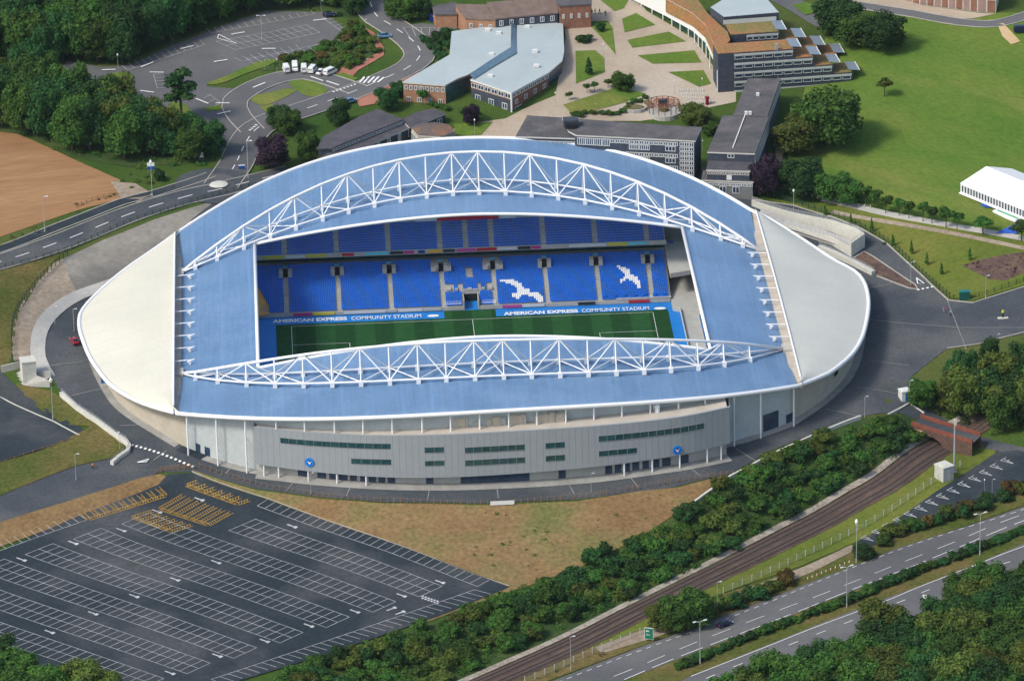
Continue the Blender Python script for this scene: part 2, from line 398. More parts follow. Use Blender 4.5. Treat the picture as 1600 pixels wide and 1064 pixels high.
drape('shrub_bed', [(405,103),(440,92),(480,82),(520,64),(548,30),(575,50),(592,78),(588,92),(552,110),(520,113),(470,104),(440,110),(410,112)], U*1.5, M_under)
drape('red_footway', [(570,44),(584,52),(600,76),(600,88),(560,111),(545,128),(534,117),(500,113),(520,110),(556,103),(590,84),(586,70)], 2*U, M_brickpav)
drape('red_footway', [(663,62),(682,54),(678,92),(655,106),(650,100),(662,80)], 2*U, M_brickpav)
drape('red_footway', [(690,104),(700,108),(655,128),(620,148),(606,160),(562,168),(556,156),(570,144),(610,128)], 2*U, M_brickpav)
drape('parking_forecourt', [(622,42),(660,38),(720,44),(690,55),(664,62),(655,72)], 2*U, M_asphold)
drape('plaza', [(925,-10),(990,-10),(1010,18),(1085,62),(1126,122),(1150,135),(1150,160),(1092,172),(1060,182),(1000,190),(940,190),(870,202),(800,216),(690,216),(718,196),(790,186),(868,150),(884,60),(880,30)], U, M_plaza, res=6)
for P_, n_ in (([(972,31),(994,22),(1024,40),(1012,43),(976,52)], 0), ([(980,64),(1045,51),(1072,66),(988,76)], 0), ([(996,88),(1085,80),(1096,99),(1020,101)], 0), ([(1044,114),(1099,111),(1111,132),(1092,137)], 0), ([(899,81),(930,80),(944,92),(945,114),(900,132)], 0), ([(917,35),(950,34),(957,45),(962,87),(937,57)], 0), ([(880,165),(965,137),(1010,148),(975,162),(895,182)], 0), ([(930,-5),(985,-5),(975,14),(960,19)], 0), ([(709,195),(770,192),(752,212),(712,214)], 0)):
    drape('quad_lawn', P_, 2*U, M_lawn, res=4)
drape('planting_bed', [(1503,416),(1530,407),(1570,399),(1610,394),(1610,424),(1570,440),(1545,437)], 2*U, M_bed)
drape('planting_bed', [(1334,404),(1350,394),(1366,403),(1430,446),(1433,452),(1420,450),(1370,431)], 2*U, M_bed, res=4)
drape('bank_meadow', [(1165,305),(1240,318),(1300,318),(1400,338),(1500,358),(1600,378),(1680,396),(1680,428),(1600,446),(1520,470),(1485,466),(1440,426),(1385,377),(1340,352),(1240,322)], U*1.5, M_bankgrass)
drape('playing_field', [(1230,240),(1260,130),(1290,60),(1400,24),(1700,20),(1700,395),(1600,372),(1500,352),(1420,336),(1330,312),(1240,300)], U*.8, M_lawn, res=9)
drape('sand_path', [(1558,38),(1568,38),(1594,66),(1580,71),(1566,58)], 2*U, mat('sand', (.48, .33, .17), (.55, .40, .22), .3, .9))
drape('tarpaulin_sheet', [(1555,366),(1592,349),(1601,356),(1588,367)], 3*U, mat('blue_tarpaulin', (.02, .08, .42), (.03, .12, .52), .4, .5))
drape('garden_path', [(1212,218),(1224,217),(1222,270),(1211,270)], 2*U, M_plaza, res=4)
drape('paved_forecourt', [(1330,-10),(1412,1),(1437,9),(1527,21),(1556,23),(1520,30),(1480,31),(1400,17),(1330,4)], 1.6*U, M_plaza, res=5)
# --- front bank, scrub, railway, dual carriageway
drape('brown_verge', [(-30,826),(100,786),(215,749),(250,741),(262,747),(256,760),(140,806),(-30,866)], 2*U, M_bank)
drape('soil_bank', [(300,734),(400,766),(500,780),(600,787),(750,790),(900,784),(1000,768),(1060,762),(1142,742),(1120,775),(1060,800),(1000,840),(900,890),(800,924),(640,982),(640,972),(792,918),(560,840),(420,790),(330,754)], 1.5*U, M_bank, res=5)
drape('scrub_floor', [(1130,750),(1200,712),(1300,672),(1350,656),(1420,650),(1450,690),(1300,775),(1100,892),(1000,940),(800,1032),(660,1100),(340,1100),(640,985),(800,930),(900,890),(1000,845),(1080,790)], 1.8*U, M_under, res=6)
drape('verge_grass', [(1545,695),(1560,712),(1400,815),(1250,885),(1120,930),(1000,985),(860,1040),(740,1100),(700,1100),(860,1020),(1100,915),(1300,810),(1450,722),(1500,690)], 1.5*U, M_bankgrass, res=6)
drape('south_verge', [(1700,745),(1600,790),(1400,858),(1200,936),(1000,1011),(840,1070),(760,1100),(800,1060),(1000,985),(1120,932),(1250,888),(1400,830),(1600,765),(1700,700)], 1.6*U, M_rough, res=6)
drape('gravel_path', [(1262,884),(1330,852),(1340,858),(1270,894),(1060,985),(940,1022),(930,1012),(1050,968)], 2.2*U, M_gravel, res=5)
drape('lane', [(1402,645),(1425,620),(1448,640),(1500,668),(1600,700),(1700,722),(1700,740),(1600,716),(1560,706),(1500,690),(1440,660)], 2*U, M_asph)
drape('lay_by_car_park', [(1556,708),(1590,704),(1640,725),(1640,745),(1560,785),(1420,832),(1352,858),(1338,848),(1400,814),(1480,758)], 2.4*U, M_asphnew, res=5)
drape('dual_carriageway', [(2050,632),(1760,735),(1600,792),(1400,858),(1200,937),(1000,1012),(860,1066),(780,1100),(860,1110),(970,1066),(1070,1026),(1200,977),(1380,907),(1600,819),(1760,752),(2050,649)], 2*U, M_asphold, res=6)
drape('dual_carriageway', [(2050,685),(1760,788),(1600,850),(1400,930),(1220,1000),(1080,1056),(1000,1100),(1120,1110),(1250,1050),(1400,985),(1600,905),(1760,830),(2050,727)], 2*U, M_asphold, res=6)
drape('central_reservation', [(2050,649),(1760,752),(1600,819),(1380,907),(1200,977),(1070,1026),(960,1070),(1060,1070),(1220,1000),(1400,930),(1600,850),(1760,788),(2050,685)], 1.7*U, M_rough, res=6)
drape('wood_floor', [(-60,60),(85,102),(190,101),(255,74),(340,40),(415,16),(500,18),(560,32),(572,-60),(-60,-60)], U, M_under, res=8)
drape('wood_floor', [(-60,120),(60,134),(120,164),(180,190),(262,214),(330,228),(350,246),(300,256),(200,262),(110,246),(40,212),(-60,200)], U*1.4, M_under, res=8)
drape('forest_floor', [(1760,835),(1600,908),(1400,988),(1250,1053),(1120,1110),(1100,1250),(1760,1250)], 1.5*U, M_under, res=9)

# roads as ribbons
def road(name, px, width, m, up=2*U, step=4.0, kerb=True, closed=False):
    b = MB(); P = TXY(px); strip(b, P, width, up, step=step); o = b.build(name, m); o['kind'] = 'structure'
    if kerb:
        k = MB()
        for s in (-1, 1): strip(k, P, .32, up, off=s*(width/2+.16), step=step, kerb=.13, cols=2)
        kb = k.build('kerb', M_kerb); kb.parent = o; kb['kind'] = 'structure'
    return o, P
UPPER = [(-120,446),(0,411),(100,377),(200,337),(290,309),(345,297),(400,283),(460,268)]
ro, rp = road('upper_road', UPPER, 8.4, M_asph)
mk = MB(); dashes(mk, rp, .3, 3*U, 5.0, 5.0, start=2)
cy = [(-120,425),(0,391),(100,352),(190,317),(240,304),(300,285),(330,274)]
o_, p_ = road('footway', cy, 3.6, M_asphnew)
CAMP = [(345,292),(366,262),(384,225),(404,201),(440,184),(490,168),(545,148),(600,125),(640,106),(657,86),(645,66),(612,42),(585,22),(572,-20)]
ro2, rp2 = road('campus_road', CAMP, 10.0, M_asphold, up=2.4*U)
dashes(mk, rp2, .3, 3.6*U, 4.0, 4.0, start=14)
ro3, rp3 = road('bus_loop', [(395,206),(372,180),(368,158),(400,136),(440,122),(480,118),(520,128),(560,142)], 7.5, M_asphold, up=2.2*U)
# the mini roundabout
c0 = T(341, 290); b = MB(); n = 40
V = [(c0[0], c0[1], c0[2]+3*U)]+[(c0[0]+13*math.cos(i*2*math.pi/n), c0[1]+13*math.sin(i*2*math.pi/n), H(c0[0]+13*math.cos(i*2*math.pi/n), c0[1]+13*math.sin(i*2*math.pi/n))+3*U) for i in range(n)]
b.add(V, [(0, 1+i, 1+(i+1) % n) for i in range(n)]); rb = b.build('roundabout', M_asph); rb['kind'] = 'structure'
b = MB(); V = [(c0[0], c0[1], c0[2]+.75)]
for rr, hh in ((1.6, .68), (2.9, .4)): V += [(c0[0]+rr*math.cos(i*2*math.pi/n), c0[1]+rr*math.sin(i*2*math.pi/n), c0[2]+hh) for i in range(n)]
b.add(V, [(0, 1+i, 1+(i+1) % n) for i in range(n)]+[(1+i, 1+n+i, 1+n+(i+1) % n, 1+(i+1) % n) for i in range(n)])
tag(b.build('roundabout_dome', M_paleconc, rb), kind='structure')
mko = mk.build('lane_dashes', M_white); mko.parent = ro; mko['kind'] = 'structure'
road('field_footpath', [(1285,312),(1330,322),(1400,338),(1500,356),(1600,374),(1700,396)], 2.8, M_conc, kerb=False)
road('lower_footpath', [(1300,332),(1400,350),(1500,368),(1600,389),(1700,410)], 2.0, M_gravel, kerb=False)
road('hill_road', [(1180,-20),(1240,8),(1290,38),(1322,47)], 8, M_asphold, kerb=False)
road('top_road', [(1330,8),(1420,22),(1500,36),(1560,38),(1620,20)], 5, M_asphold)
road('stone_kerb_path', [(182,441),(122,463),(84,488),(63,518),(60,560),(76,592)], 4.2, M_conc, kerb=False, up=2.6*U)
drape('turning_circle_grass', [(1238,10),(1262,6),(1276,14),(1276,22),(1258,26)], 4*U, M_lawn)
# pale concrete joints and kerbs of the concourse
kb = MB()
for L_ in ([(1356,500),(1500,513),(1640,514)], [(1360,565),(1420,572)], [(1340,606),(1410,618)], [(1290,640),(1345,652)], [(1480,470),(1510,547)], [(1150,702),(1182,722)], [(1072,727),(1095,745)], [(980,740),(997,762)], [(886,752),(898,774)], [(776,758),(779,780)], [(672,760),(668,782)], [(551,754),(541,776)], [(466,745),(448,767)], [(370,722),(352,741)], [(260,705),(240,720)], [(188,666),(224,664)], [(108,620),(168,606)], [(72,573),(130,566)], [(1356,452),(1400,442)]):
    strip(kb, TXY(L_), .26, 2*U, smooth=False, cols=2)
tag(kb.build('concrete_joint', mat('joint_concrete', (.19,.19,.18), (.25,.25,.235), .3, .9)), kind='structure')
kb = MB()
for L_ in ([(1170,312),(1240,322),(1300,340),(1345,358),(1385,381),(1440,431),(1482,470),(1520,474),(1600,449),(1680,425)], [(1334,404),(1350,394),(1366,403),(1430,446),(1434,453),(1420,451),(1370,432)], [(1480,545),(1530,538),(1600,520)], [(1343,651),(1340,652)], [(98,618),(150,656),(186,690),(202,700)]):
    strip(kb, TXY(L_), .4, 1.5*U, kerb=.14, cols=2, smooth=False)
tag(kb.build('kerb', M_kerb), kind='structure')
kb = MB()
for L_ in ([(1433,455),(1462,449)], [(205,697),(250,710),(304,732)], [(520,146),(560,132)], [(390,206),(402,196)]):
    dashes(kb, TXY(L_), .8, 3.4*U, .7, .7)
for a, b_ in (((562,131),(570,122)), ((568,132),(577,122)), ((575,132),(585,122)), ((583,131),(592,122)), ((590,131),(600,123))):
    strip(kb, TXY([a, b_]), .7, 3.6*U, smooth=False)
for q in ([(1432,436),(1434,445),(1444,445)], [(215,724),(233,719),(229,723)], [(342,56),(370,70),(340,62)]):
    strip(kb, TXY(q+[q[0]]), .35, 3.4*U, smooth=False, cols=2)
for u, v, a in ((420,78,0), (292,76,.3), (345,97,.2), (230,103,.5), (245,115,-.05), (170,111,0), (180,136,-.4), (230,145,-.2), (372,54,.2), (500,33,.1), (495,125,-.5), (520,132,-.5), (405,135,.5), (350,178,.3), (316,160,-.5), (348,163,0)):
    p = T(u, v); strip(kb, [(p[0]-2.2*math.cos(a), p[1]-4*math.sin(a)), (p[0]+2.2*math.cos(a), p[1]+4*math.sin(a))], .55, 3.4*U, smooth=False, cols=2)
tag(kb.build('road_marking', M_white), kind='structure')
# ------------------------------------------------------------------ THE STADIUM
def letlight(m, colour, f):
    """a sheet that lets some daylight through"""
    t = m.node_tree; N = t.nodes; L = t.links; b = N['Principled BSDF']; tr = N.new('ShaderNodeBsdfTranslucent'); tr.inputs[0].default_value = (*colour, 1)
    ms = N.new('ShaderNodeMixShader'); ms.inputs[0].default_value = f; L.new(b.outputs[0], ms.inputs[1]); L.new(tr.outputs[0], ms.inputs[2]); L.new(ms.outputs[0], N['Material Output'].inputs[0])
M_roof = mat('blue_roof_sheet', (.148, .272, .455), (.172, .305, .495), .06, .45, .10, .7, spec=.35, c3=(.20, .335, .525), s3=.03)
def seams(m, axis_scale=1.0):
    t = m.node_tree; N = t.nodes; L = t.links; b = N['Principled BSDF']; src = b.inputs['Base Color'].links[0].from_socket
    tc = N.new('ShaderNodeTexCoord'); sp = N.new('ShaderNodeSeparateXYZ'); L.new(tc.outputs['Object'], sp.inputs[0])
    def saw(sock, period, width):
        a = N.new('ShaderNodeMath'); a.operation = 'MULTIPLY'; a.inputs[1].default_value = 1/period; L.new(sock, a.inputs[0])
        f = N.new('ShaderNodeMath'); f.operation = 'FRACT'; L.new(a.outputs[0], f.inputs[0])
        c = N.new('ShaderNodeMath'); c.operation = 'LESS_THAN'; c.inputs[1].default_value = width; L.new(f.outputs[0], c.inputs[0]); return c.outputs[0]
    h = N.new('ShaderNodeMix'); h.data_type = 'RGBA'; L.new(src, h.inputs[6]); h.inputs[7].default_value = (.21, .39, .64, 1)
    g = N.new('ShaderNodeMath'); g.operation = 'MULTIPLY'; g.inputs[1].default_value = .42; L.new(saw(sp.outputs[0], 8.05, .07), g.inputs[0]); L.new(g.outputs[0], h.inputs[0])
    k = N.new('ShaderNodeMix'); k.data_type = 'RGBA'; L.new(h.outputs[2], k.inputs[6]); k.inputs[7].default_value = (.105, .215, .43, 1)
    g2 = N.new('ShaderNodeMath'); g2.operation = 'MULTIPLY'; g2.inputs[1].default_value = .16; L.new(saw(sp.outputs[0], 1.15, .28), g2.inputs[0]); L.new(g2.outputs[0], k.inputs[0])
    fl = N.new('ShaderNodeMath'); fl.operation = 'MULTIPLY'; fl.inputs[1].default_value = 1/8.05; L.new(sp.outputs[0], fl.inputs[0]); f2 = N.new('ShaderNodeMath'); f2.operation = 'FLOOR'; L.new(fl.outputs[0], f2.inputs[0])
    fy = N.new('ShaderNodeMath'); fy.operation = 'MULTIPLY'; fy.inputs[1].default_value = 1/13.0; L.new(sp.outputs[1], fy.inputs[0]); f3 = N.new('ShaderNodeMath'); f3.operation = 'FLOOR'; L.new(fy.outputs[0], f3.inputs[0])
    cb = N.new('ShaderNodeCombineXYZ'); L.new(f2.outputs[0], cb.inputs[0]); L.new(f3.outputs[0], cb.inputs[1]); wn = N.new('ShaderNodeTexWhiteNoise'); wn.noise_dimensions = '2D'; L.new(cb.outputs[0], wn.inputs[0])
    mp = N.new('ShaderNodeMapping'); mp.inputs['Scale'].default_value = (1.1, .05, .05); L.new(tc.outputs['Object'], mp.inputs[0]); st = N.new('ShaderNodeTexNoise'); st.inputs['Scale'].default_value = 1.0; st.inputs['Detail'].default_value = 5; L.new(mp.outputs[0], st.inputs['Vector'])
    ad = N.new('ShaderNodeMath'); ad.operation = 'MULTIPLY_ADD'; ad.inputs[1].default_value = .07; L.new(wn.outputs[0], ad.inputs[0]); m2 = N.new('ShaderNodeMapRange'); m2.inputs[1].default_value = .3; m2.inputs[2].default_value = .7; m2.inputs[3].default_value = .88; m2.inputs[4].default_value = 1.06; L.new(st.outputs['Fac'], m2.inputs[0]); L.new(m2.outputs[0], ad.inputs[2])
    hv = N.new('ShaderNodeHueSaturation'); L.new(ad.outputs[0], hv.inputs['Value']); L.new(k.outputs[2], hv.inputs['Color']); L.new(hv.outputs[0], b.inputs['Base Color'])
seams(M_roof); letlight(M_roof, (.55, .75, .95), .25)
M_cream = mat('cream_membrane', (.60, .585, .475), (.64, .625, .515), .05, .6, .03, .8, c3=(.58, .565, .47), s3=.02)
M_greyroof = mat('pale_grey_membrane', (.525, .53, .475), (.565, .57, .51), .05, .6, .03, .8, c3=(.49, .50, .45), s3=.02)
def laps(m, axis, period, width, dark):
    """faint overlaps between the sheets of a membrane"""
    t = m.node_tree; N = t.nodes; L = t.links; b = N['Principled BSDF']; src = b.inputs['Base Color'].links[0].from_socket
    tc = N.new('ShaderNodeTexCoord'); sp = N.new('ShaderNodeSeparateXYZ'); L.new(tc.outputs['Object'], sp.inputs[0]); a = N.new('ShaderNodeMath'); a.operation = 'MULTIPLY'; a.inputs[1].default_value = 1/period; L.new(sp.outputs[axis], a.inputs[0])
    f = N.new('ShaderNodeMath'); f.operation = 'FRACT'; L.new(a.outputs[0], f.inputs[0]); c = N.new('ShaderNodeMath'); c.operation = 'LESS_THAN'; c.inputs[1].default_value = width; L.new(f.outputs[0], c.inputs[0])
    mr = N.new('ShaderNodeMapRange'); mr.inputs[3].default_value = 1.0; mr.inputs[4].default_value = dark; L.new(c.outputs[0], mr.inputs[0]); h = N.new('ShaderNodeHueSaturation'); L.new(mr.outputs[0], h.inputs['Value']); L.new(src, h.inputs['Color']); L.new(h.outputs[0], b.inputs['Base Color'])
for m_ in (M_cream, M_greyroof): laps(m_, 1, 7.6, .04, .93)
M_steel = mat('white_steel', (.78, .79, .79), rough=.45, spec=.4)
M_gutter = mat('gutter', (.38, .34, .28), (.46, .42, .36), .3, .7)
M_clad = mat('grey_cladding', (.285, .312, .325), (.30, .328, .342), .3, .55, .03, 1.0)
M_cladjoint = mat('cladding_joint', (.205, .225, .235), rough=.7)
M_palewall = mat('pale_wall_panel', (.42, .46, .455), (.46, .50, .495), .2, .6, .04, .8)
M_beige = mat('beige_wall', (.40, .36, .285), (.45, .405, .325), .25, .8, .06, 1.2)
M_glass = mat('dark_glass', (.010, .045, .052), (.03, .085, .09), .5, .12, spec=.6)
M_glassblue = mat('blue_glass', (.015, .035, .07), (.03, .055, .10), .6, .15, spec=.6)
M_dark = mat('dark_void', (.012, .014, .018), rough=.9)
M_standconc = mat('stand_concrete', (.34, .34, .315), (.40, .395, .365), .2, .85, .06, 1.5)
M_seat = mat('blue_seat', (.004, .105, .47), (.006, .125, .54), .5, .45, .2, 5.0, spec=.35)
M_seatw = mat('white_seat', (.74, .75, .76), rough=.5)
M_paintblue = mat('blue_surround', (.010, .16, .48), (.012, .18, .54), .3, .6, .05, 1.5)

SC = (0.0, 0.0, 0.0)
stad = thing('stadium', 'large oval football stadium with two white arched trusses over blue roofs', 'stadium', SC)
def part(name, parent=None, label=None):
    o = bpy.data.objects.new(name, None); COL.objects.link(o); o.parent = parent or stad
    if label: o['label'] = label
    return o
# --- long roofs, end roofs
def roofz(x, y):
    if abs(y) <= YI: return zi(x)
    if y > 0: r = brim(x)
    else: r = frim(x)
    v = min(1.0, (abs(y)-YI)/max(1e-6, abs(r[1])-YI)); sag = 1.2 if y > 0 else .6
    return zi(x)*(1-v)+r[2]*v-sag*4*v*(1-v)*max(0, 1-(x/GX)**2)
def long_roof(sgn, name, label):
    nx, nv = 72, 14; b = MB(); V = []; F = []; rim = brim if sgn > 0 else frim
    xs = [-GX+2*GX*i/nx for i in range(nx+1)]
    for x in xs:
        r = rim(x)
        for j in range(nv+1):
            y = sgn*YI+(r[1]-sgn*YI)*j/nv; V.append((x, y, roofz(x, y)))
    for i in range(nx):
        for j in range(nv):
            q = (i*(nv+1)+j, (i+1)*(nv+1)+j, (i+1)*(nv+1)+j+1, i*(nv+1)+j+1); F.append(q if sgn > 0 else q[::-1])
    b.add(V, F)
    o = b.build(name, [M_roof, M_dark], stad, smooth=True); o['label'] = label; return o
long_roof(1, 'roof', 'far blue sheet roof curving back behind the higher arch')
long_roof(-1, 'roof', 'near blue sheet roof over the grey facade')
for s, lab in ((-1, 'left blue end roof beside the cream gable'), (1, 'right blue end roof beside the pale grey gable')):
    b = MB(); n = 12; V = []; F = []
    for i in range(n+1):
        x = s*(XI+(GX-XI)*i/n); V += [(x, -YI, zi(x)), (x, YI, zi(x))]
    for i in range(n):
        q = (2*i, 2*i+2, 2*i+3, 2*i+1); F.append(q if s > 0 else q[::-1])
    b.add(V, F)
    o = b.build('roof', [M_roof, M_dark], stad, smooth=True); o['label'] = lab
# --- gable roofs beyond the gutters
for s, loop, m, lab in ((-1, LTs, M_cream, 'cream membrane roof at the left end'), (1, RTs, M_greyroof, 'pale grey membrane roof at the right end')):
    n = len(loop); k = 8; V = []; F = []; y0, y1 = loop[0][1], loop[-1][1]
    for i, p in enumerate(loop):
        g = np.array([s*(GX+1.4), y0+(y1-y0)*i/(n-1), 18.6+1.2*math.sin(math.pi*i/(n-1))]); p = np.array(p)+np.array([0, 0, .15])
        if i in (0, n-1): g = p.copy()
        for j in range(k+1): V.append(tuple(g+(p-g)*j/k+np.array([0, 0, .5*math.sin(math.pi*j/k)])))
    for i in range(n-1):
        for j in range(k):
            q = (i*(k+1)+j, i*(k+1)+j+1, (i+1)*(k+1)+j+1, (i+1)*(k+1)+j); F.append(q if s > 0 else q[::-1])
    b = MB(); b.add(V, F); o = b.build('gable_roof', m, stad, smooth=True); o['label'] = lab
    gb = MB()
    for i in range(n-1):                                           # gutter strip between the roofs
        ya, yb = y0+(y1-y0)*i/(n-1), y0+(y1-y0)*(i+1)/(n-1)
        za, zb = 18.6+1.2*math.sin(math.pi*i/(n-1)), 18.6+1.2*math.sin(math.pi*(i+1)/(n-1))
        gb.quad((s*(GX-.6), ya, 16.9), (s*(GX-.6), yb, 16.9), (s*(GX+1.42), yb, 17.2), (s*(GX+1.42), ya, 17.2))
        gb.quad((s*(GX+1.42), ya, 17.2), (s*(GX+1.42), yb, 17.2), (s*(GX+1.42), yb, zb), (s*(GX+1.42), ya, za))
    gb.build('gutter', M_gutter, stad)
    eb = MB(); eb.tube([(s*(GX+1.4), y0+(y1-y0)*i/(n-1), 18.75+1.2*math.sin(math.pi*i/(n-1))) for i in range(1, n-1)], .28, 6)
    eb.build('ridge_trim', M_steel, stad)
# --- white rim and inner edge trim
b = MB(); b.tube([tuple(p) for p in RIMLOOP]+[tuple(RIMLOOP[0])], .62, 8); b.build('rim_fascia', M_steel, stad, smooth=True)
b = MB()
for s in (-1, 1):
    b.tube([(x, s*YI, zi(x)+.1) for x in np.linspace(-XI, XI, 40)], .5, 8); b.tube([(s*XI, -YI, zi(XI)+.1), (s*XI, YI, zi(XI)+.1)], .5, 8)
b.build('roof_edge_trim', M_steel, stad, smooth=True)
# --- outer walls under the rim
def wall_run(i0, i1, name, m, label=None, top=-.5):
    V = []; F = []
    for i in range(i0, i1+1):
        k = i % len(WALL); x, y = WALL[k]; z = RIMLOOP[k][2]+top; V += [(x, y, H(x, y)-1.0), (x, y, z)]
    for i in range(i1-i0): F.append((2*i, 2*i+2, 2*i+3, 2*i+1))
    b = MB(); b.add(V, F); o = b.build(name, m, stad)
    if label: o['label'] = label
    return o
NR = len(RIMLOOP)
wall_run(0, 56, 'outer_wall', M_palewall, 'pale panel wall set back under the near roof')
wall_run(56, 56+39, 'outer_wall', M_beige, 'beige wall under the pale grey roof end')
wall_run(56+39, 56+39+56, 'outer_wall', M_palewall, 'wall at the back of the far stand')
wall_run(56+39+56, NR, 'outer_wall', M_beige, 'beige wall under the cream roof end')
# plinth and dark doors along the near side and right gable
def along_wall(i): k = i % NR; return np.array([*WALL[k], 0.0])
def wall_panel(u0, u1, v_lo, v_hi, name, m, parent=stad, out=.12):
    """panel on the wall between two photo columns, at heights above the ground"""
    ks = list(range(0, 79)); us = [proj((*WALL[k], H(*WALL[k])+2))[0] for k in ks]; V = []; n = 3
    for i in range(n+1):
        kf = float(np.interp(u0+(u1-u0)*i/n, us, ks)); k = int(kf); f = kf-k; p = along_wall(k)*(1-f)+along_wall(k+1)*f; t = along_wall(k+1)-along_wall(k); t /= np.linalg.norm(t); p = p+np.array([t[1], -t[0], 0])*out; h = H(p[0], p[1])
        V += [(p[0], p[1], h+v_lo), (p[0], p[1], h+v_hi)]
    b = MB(); b.add(V, [(2*i, 2*i+2, 2*i+3, 2*i+1) for i in range(n)]); return b.build(name, m, parent)
# --- arched trusses
def truss(bf, bb, top, peaks, yend, sgn, label):
    root = part('arch_truss', stad, label)
    def onroof(u, v, up=1.2):
        z = 26.0
        for _ in range(30):
            p = G(u, v, z); z = .5*z+.5*(roofz(max(-GX, min(GX, p[0])), p[1])+up)
        return p
    BF = np.array([onroof(u, v) for u, v in bf]); BBk = np.array([onroof(u, v) for u, v in bb])
    ends = [np.array([-GX+.3, sgn*yend, 17.0]), np.array([GX-.3, sgn*yend, 17.0])]
    def fit(A, col, d=4): return np.poly1d(np.polyfit(np.r_[A[:, 0], [-GX]*3, [GX]*3], np.r_[A[:, col], [ends[0][col]]*3, [ends[0][col]]*3], d))
    fy, fz = fit(BF, 1), fit(BF, 2); gy, gz = fit(BBk, 1), fit(BBk, 2)
    Tp = []
    for u, v in top:
        y = sgn*yend
        for _ in range(12):
            p = GY(u, v, y); y = .5*y+.5*(.5*(fy(p[0])+gy(p[0])))
        Tp.append(p)
    Tp = np.array(Tp); hz = fit(Tp, 2, 6); hy = lambda x: .5*(fy(x)+gy(x))
    xs = [-GX+.3]+[float(p[0]) for p in BF]+[GX-.3]; N = len(xs)
    A = [(x, fy(x), max(fz(x), roofz(x, fy(x))+.9)) for x in xs]; B = [(x, gy(x), max(gz(x), roofz(x, gy(x))+.9)) for x in xs]; C = [(x, hy(x), hz(x)) for x in xs]
    for L_ in (A, B, C):
        L_[0] = tuple(ends[0]); L_[-1] = tuple(ends[1])
    b = MB(); b.tube(C, .42, 8); b.build('top_chord', M_steel, root, smooth=True)
    for L_ in (A, B):
        b = MB(); b.tube(L_, .29, 8); b.build('bottom_chord', M_steel, root, smooth=True)
    def member(nm, p, q, r): MB().bar(p, q, r).build(nm, M_steel, root)
    for i in range(1, N-1):
        member('vertical', C[i], A[i], .20); member('vertical', C[i], B[i], .20)
        for q in (A[i], B[i]): MB().box((q[0], q[1], q[2]-.5), (1.15, 1.3, 1.5)).build('node_block', M_steel, root)
    pk = [min(range(N), key=lambda i: abs(proj(C[i])[0]-u)) for u in peaks]
    for i in pk:
        for j in (i-1, i+1):
            if 0 <= j < N:
                member('diagonal', C[i], A[j], .185); member('diagonal', C[i], B[j], .185)
    for i in range(1, N-1):
        if i % 2: member('lacing', A[i], B[i+1], .18); member('lacing', A[i], B[i-1], .18)
    for e, s in zip(ends, (-1, 1)): MB().box((e[0]+s*.6, e[1], 16.6), (3.0, 4.5, 2.2)).build('abutment', M_conc, root)
    return A, B, C
bfx = [(305,420),(339,404),(381,384),(422,366),(462,351),(504,339),(544.5,327),(585,318),(626,310.5),(667,304.5),(708,301),(749,299),(790,299.5),(830.5,302),(872,306.5),(914,312),(956,320),(998,330),(1040,342),(1082,356),(1127,373),(1162,386)]
bbx = [(422,353),(462.5,337),(502.5,321.5),(544,310),(585,299.5),(625,291),(665,285),(706,282),(747.5,281),(787.5,282),(829,283.5),(871,287.5),(912,295),(954,305),(997.5,316),(1037.5,329),(1080,346)]
tpx = [(303,409),(339,382),(381,354),(420,329),(461,306),(501,289.5),(542.5,274),(583,259.5),(622,250),(664,243.5),(705,238.8),(747,237),(788,238.3),(829,242),(870,248.5),(911,257),(955,269),(997,285),(1039,303),(1080,322),(1126,351),(1162,374)]
TR1 = truss(bfx, bbx, tpx, [381,461,542,622,705,747,829,911,997,1080,1150], 36.6, 1, 'far arched white truss, the taller of the two')
bfy = [(305,594.5),(340,597),(385,598),(429.5,597.5),(474,597.5),(519,597),(564,596),(609,594),(654,592),(697.5,591),(742.5,589.5),(787.5,587.5),(831,585.5),(875.5,584),(919.5,581.5),(963,579),(1006,576.5),(1048,574),(1091,571),(1132,567),(1173,562.5)]
bby = [(429,584),(473.5,581),(517.5,579),(562,576.5),(606,574),(651,572),(696,569.5),(739.5,567.5),(784,566),(828,563.5),(872.5,562.3),(916,561),(960,560),(1002,558.3),(1046,557),(1087,556)]
tpy = [(304,584),(340,576),(385,567),(429,559),(472,554.5),(515,549.5),(561,545),(606,541),(650,537),(695,534),(740,531.7),(785,531),(829,530.5),(872,530.3),(916,530.2),(960,530),(1004,530),(1046,531),(1085,532),(1128,534.5),(1170,538)]
TR2 = truss(bfy, bby, tpy, [385,472,561,650,740,785,872,960,1046,1128], 36.6, -1, 'near arched white truss over the front roof')
# --- lamp arms along both gutters
for s in (-1, 1):
    for i in range(8):
        y = 30.5-8.9*i; b = MB(); x0 = s*(GX+1.2)
        b.bar((x0, y, 18.6), (x0-s*5.2, y, 18.9), .17); b.bar((x0-s*3.6, y, 18.2), (x0-s*5.6, y, 19.1), .3, r2=.12); b.box((x0-s*4.2, y, 17.9), (.7, .5, .8))
        b.build('floodlight_arm', M_steel, stad)
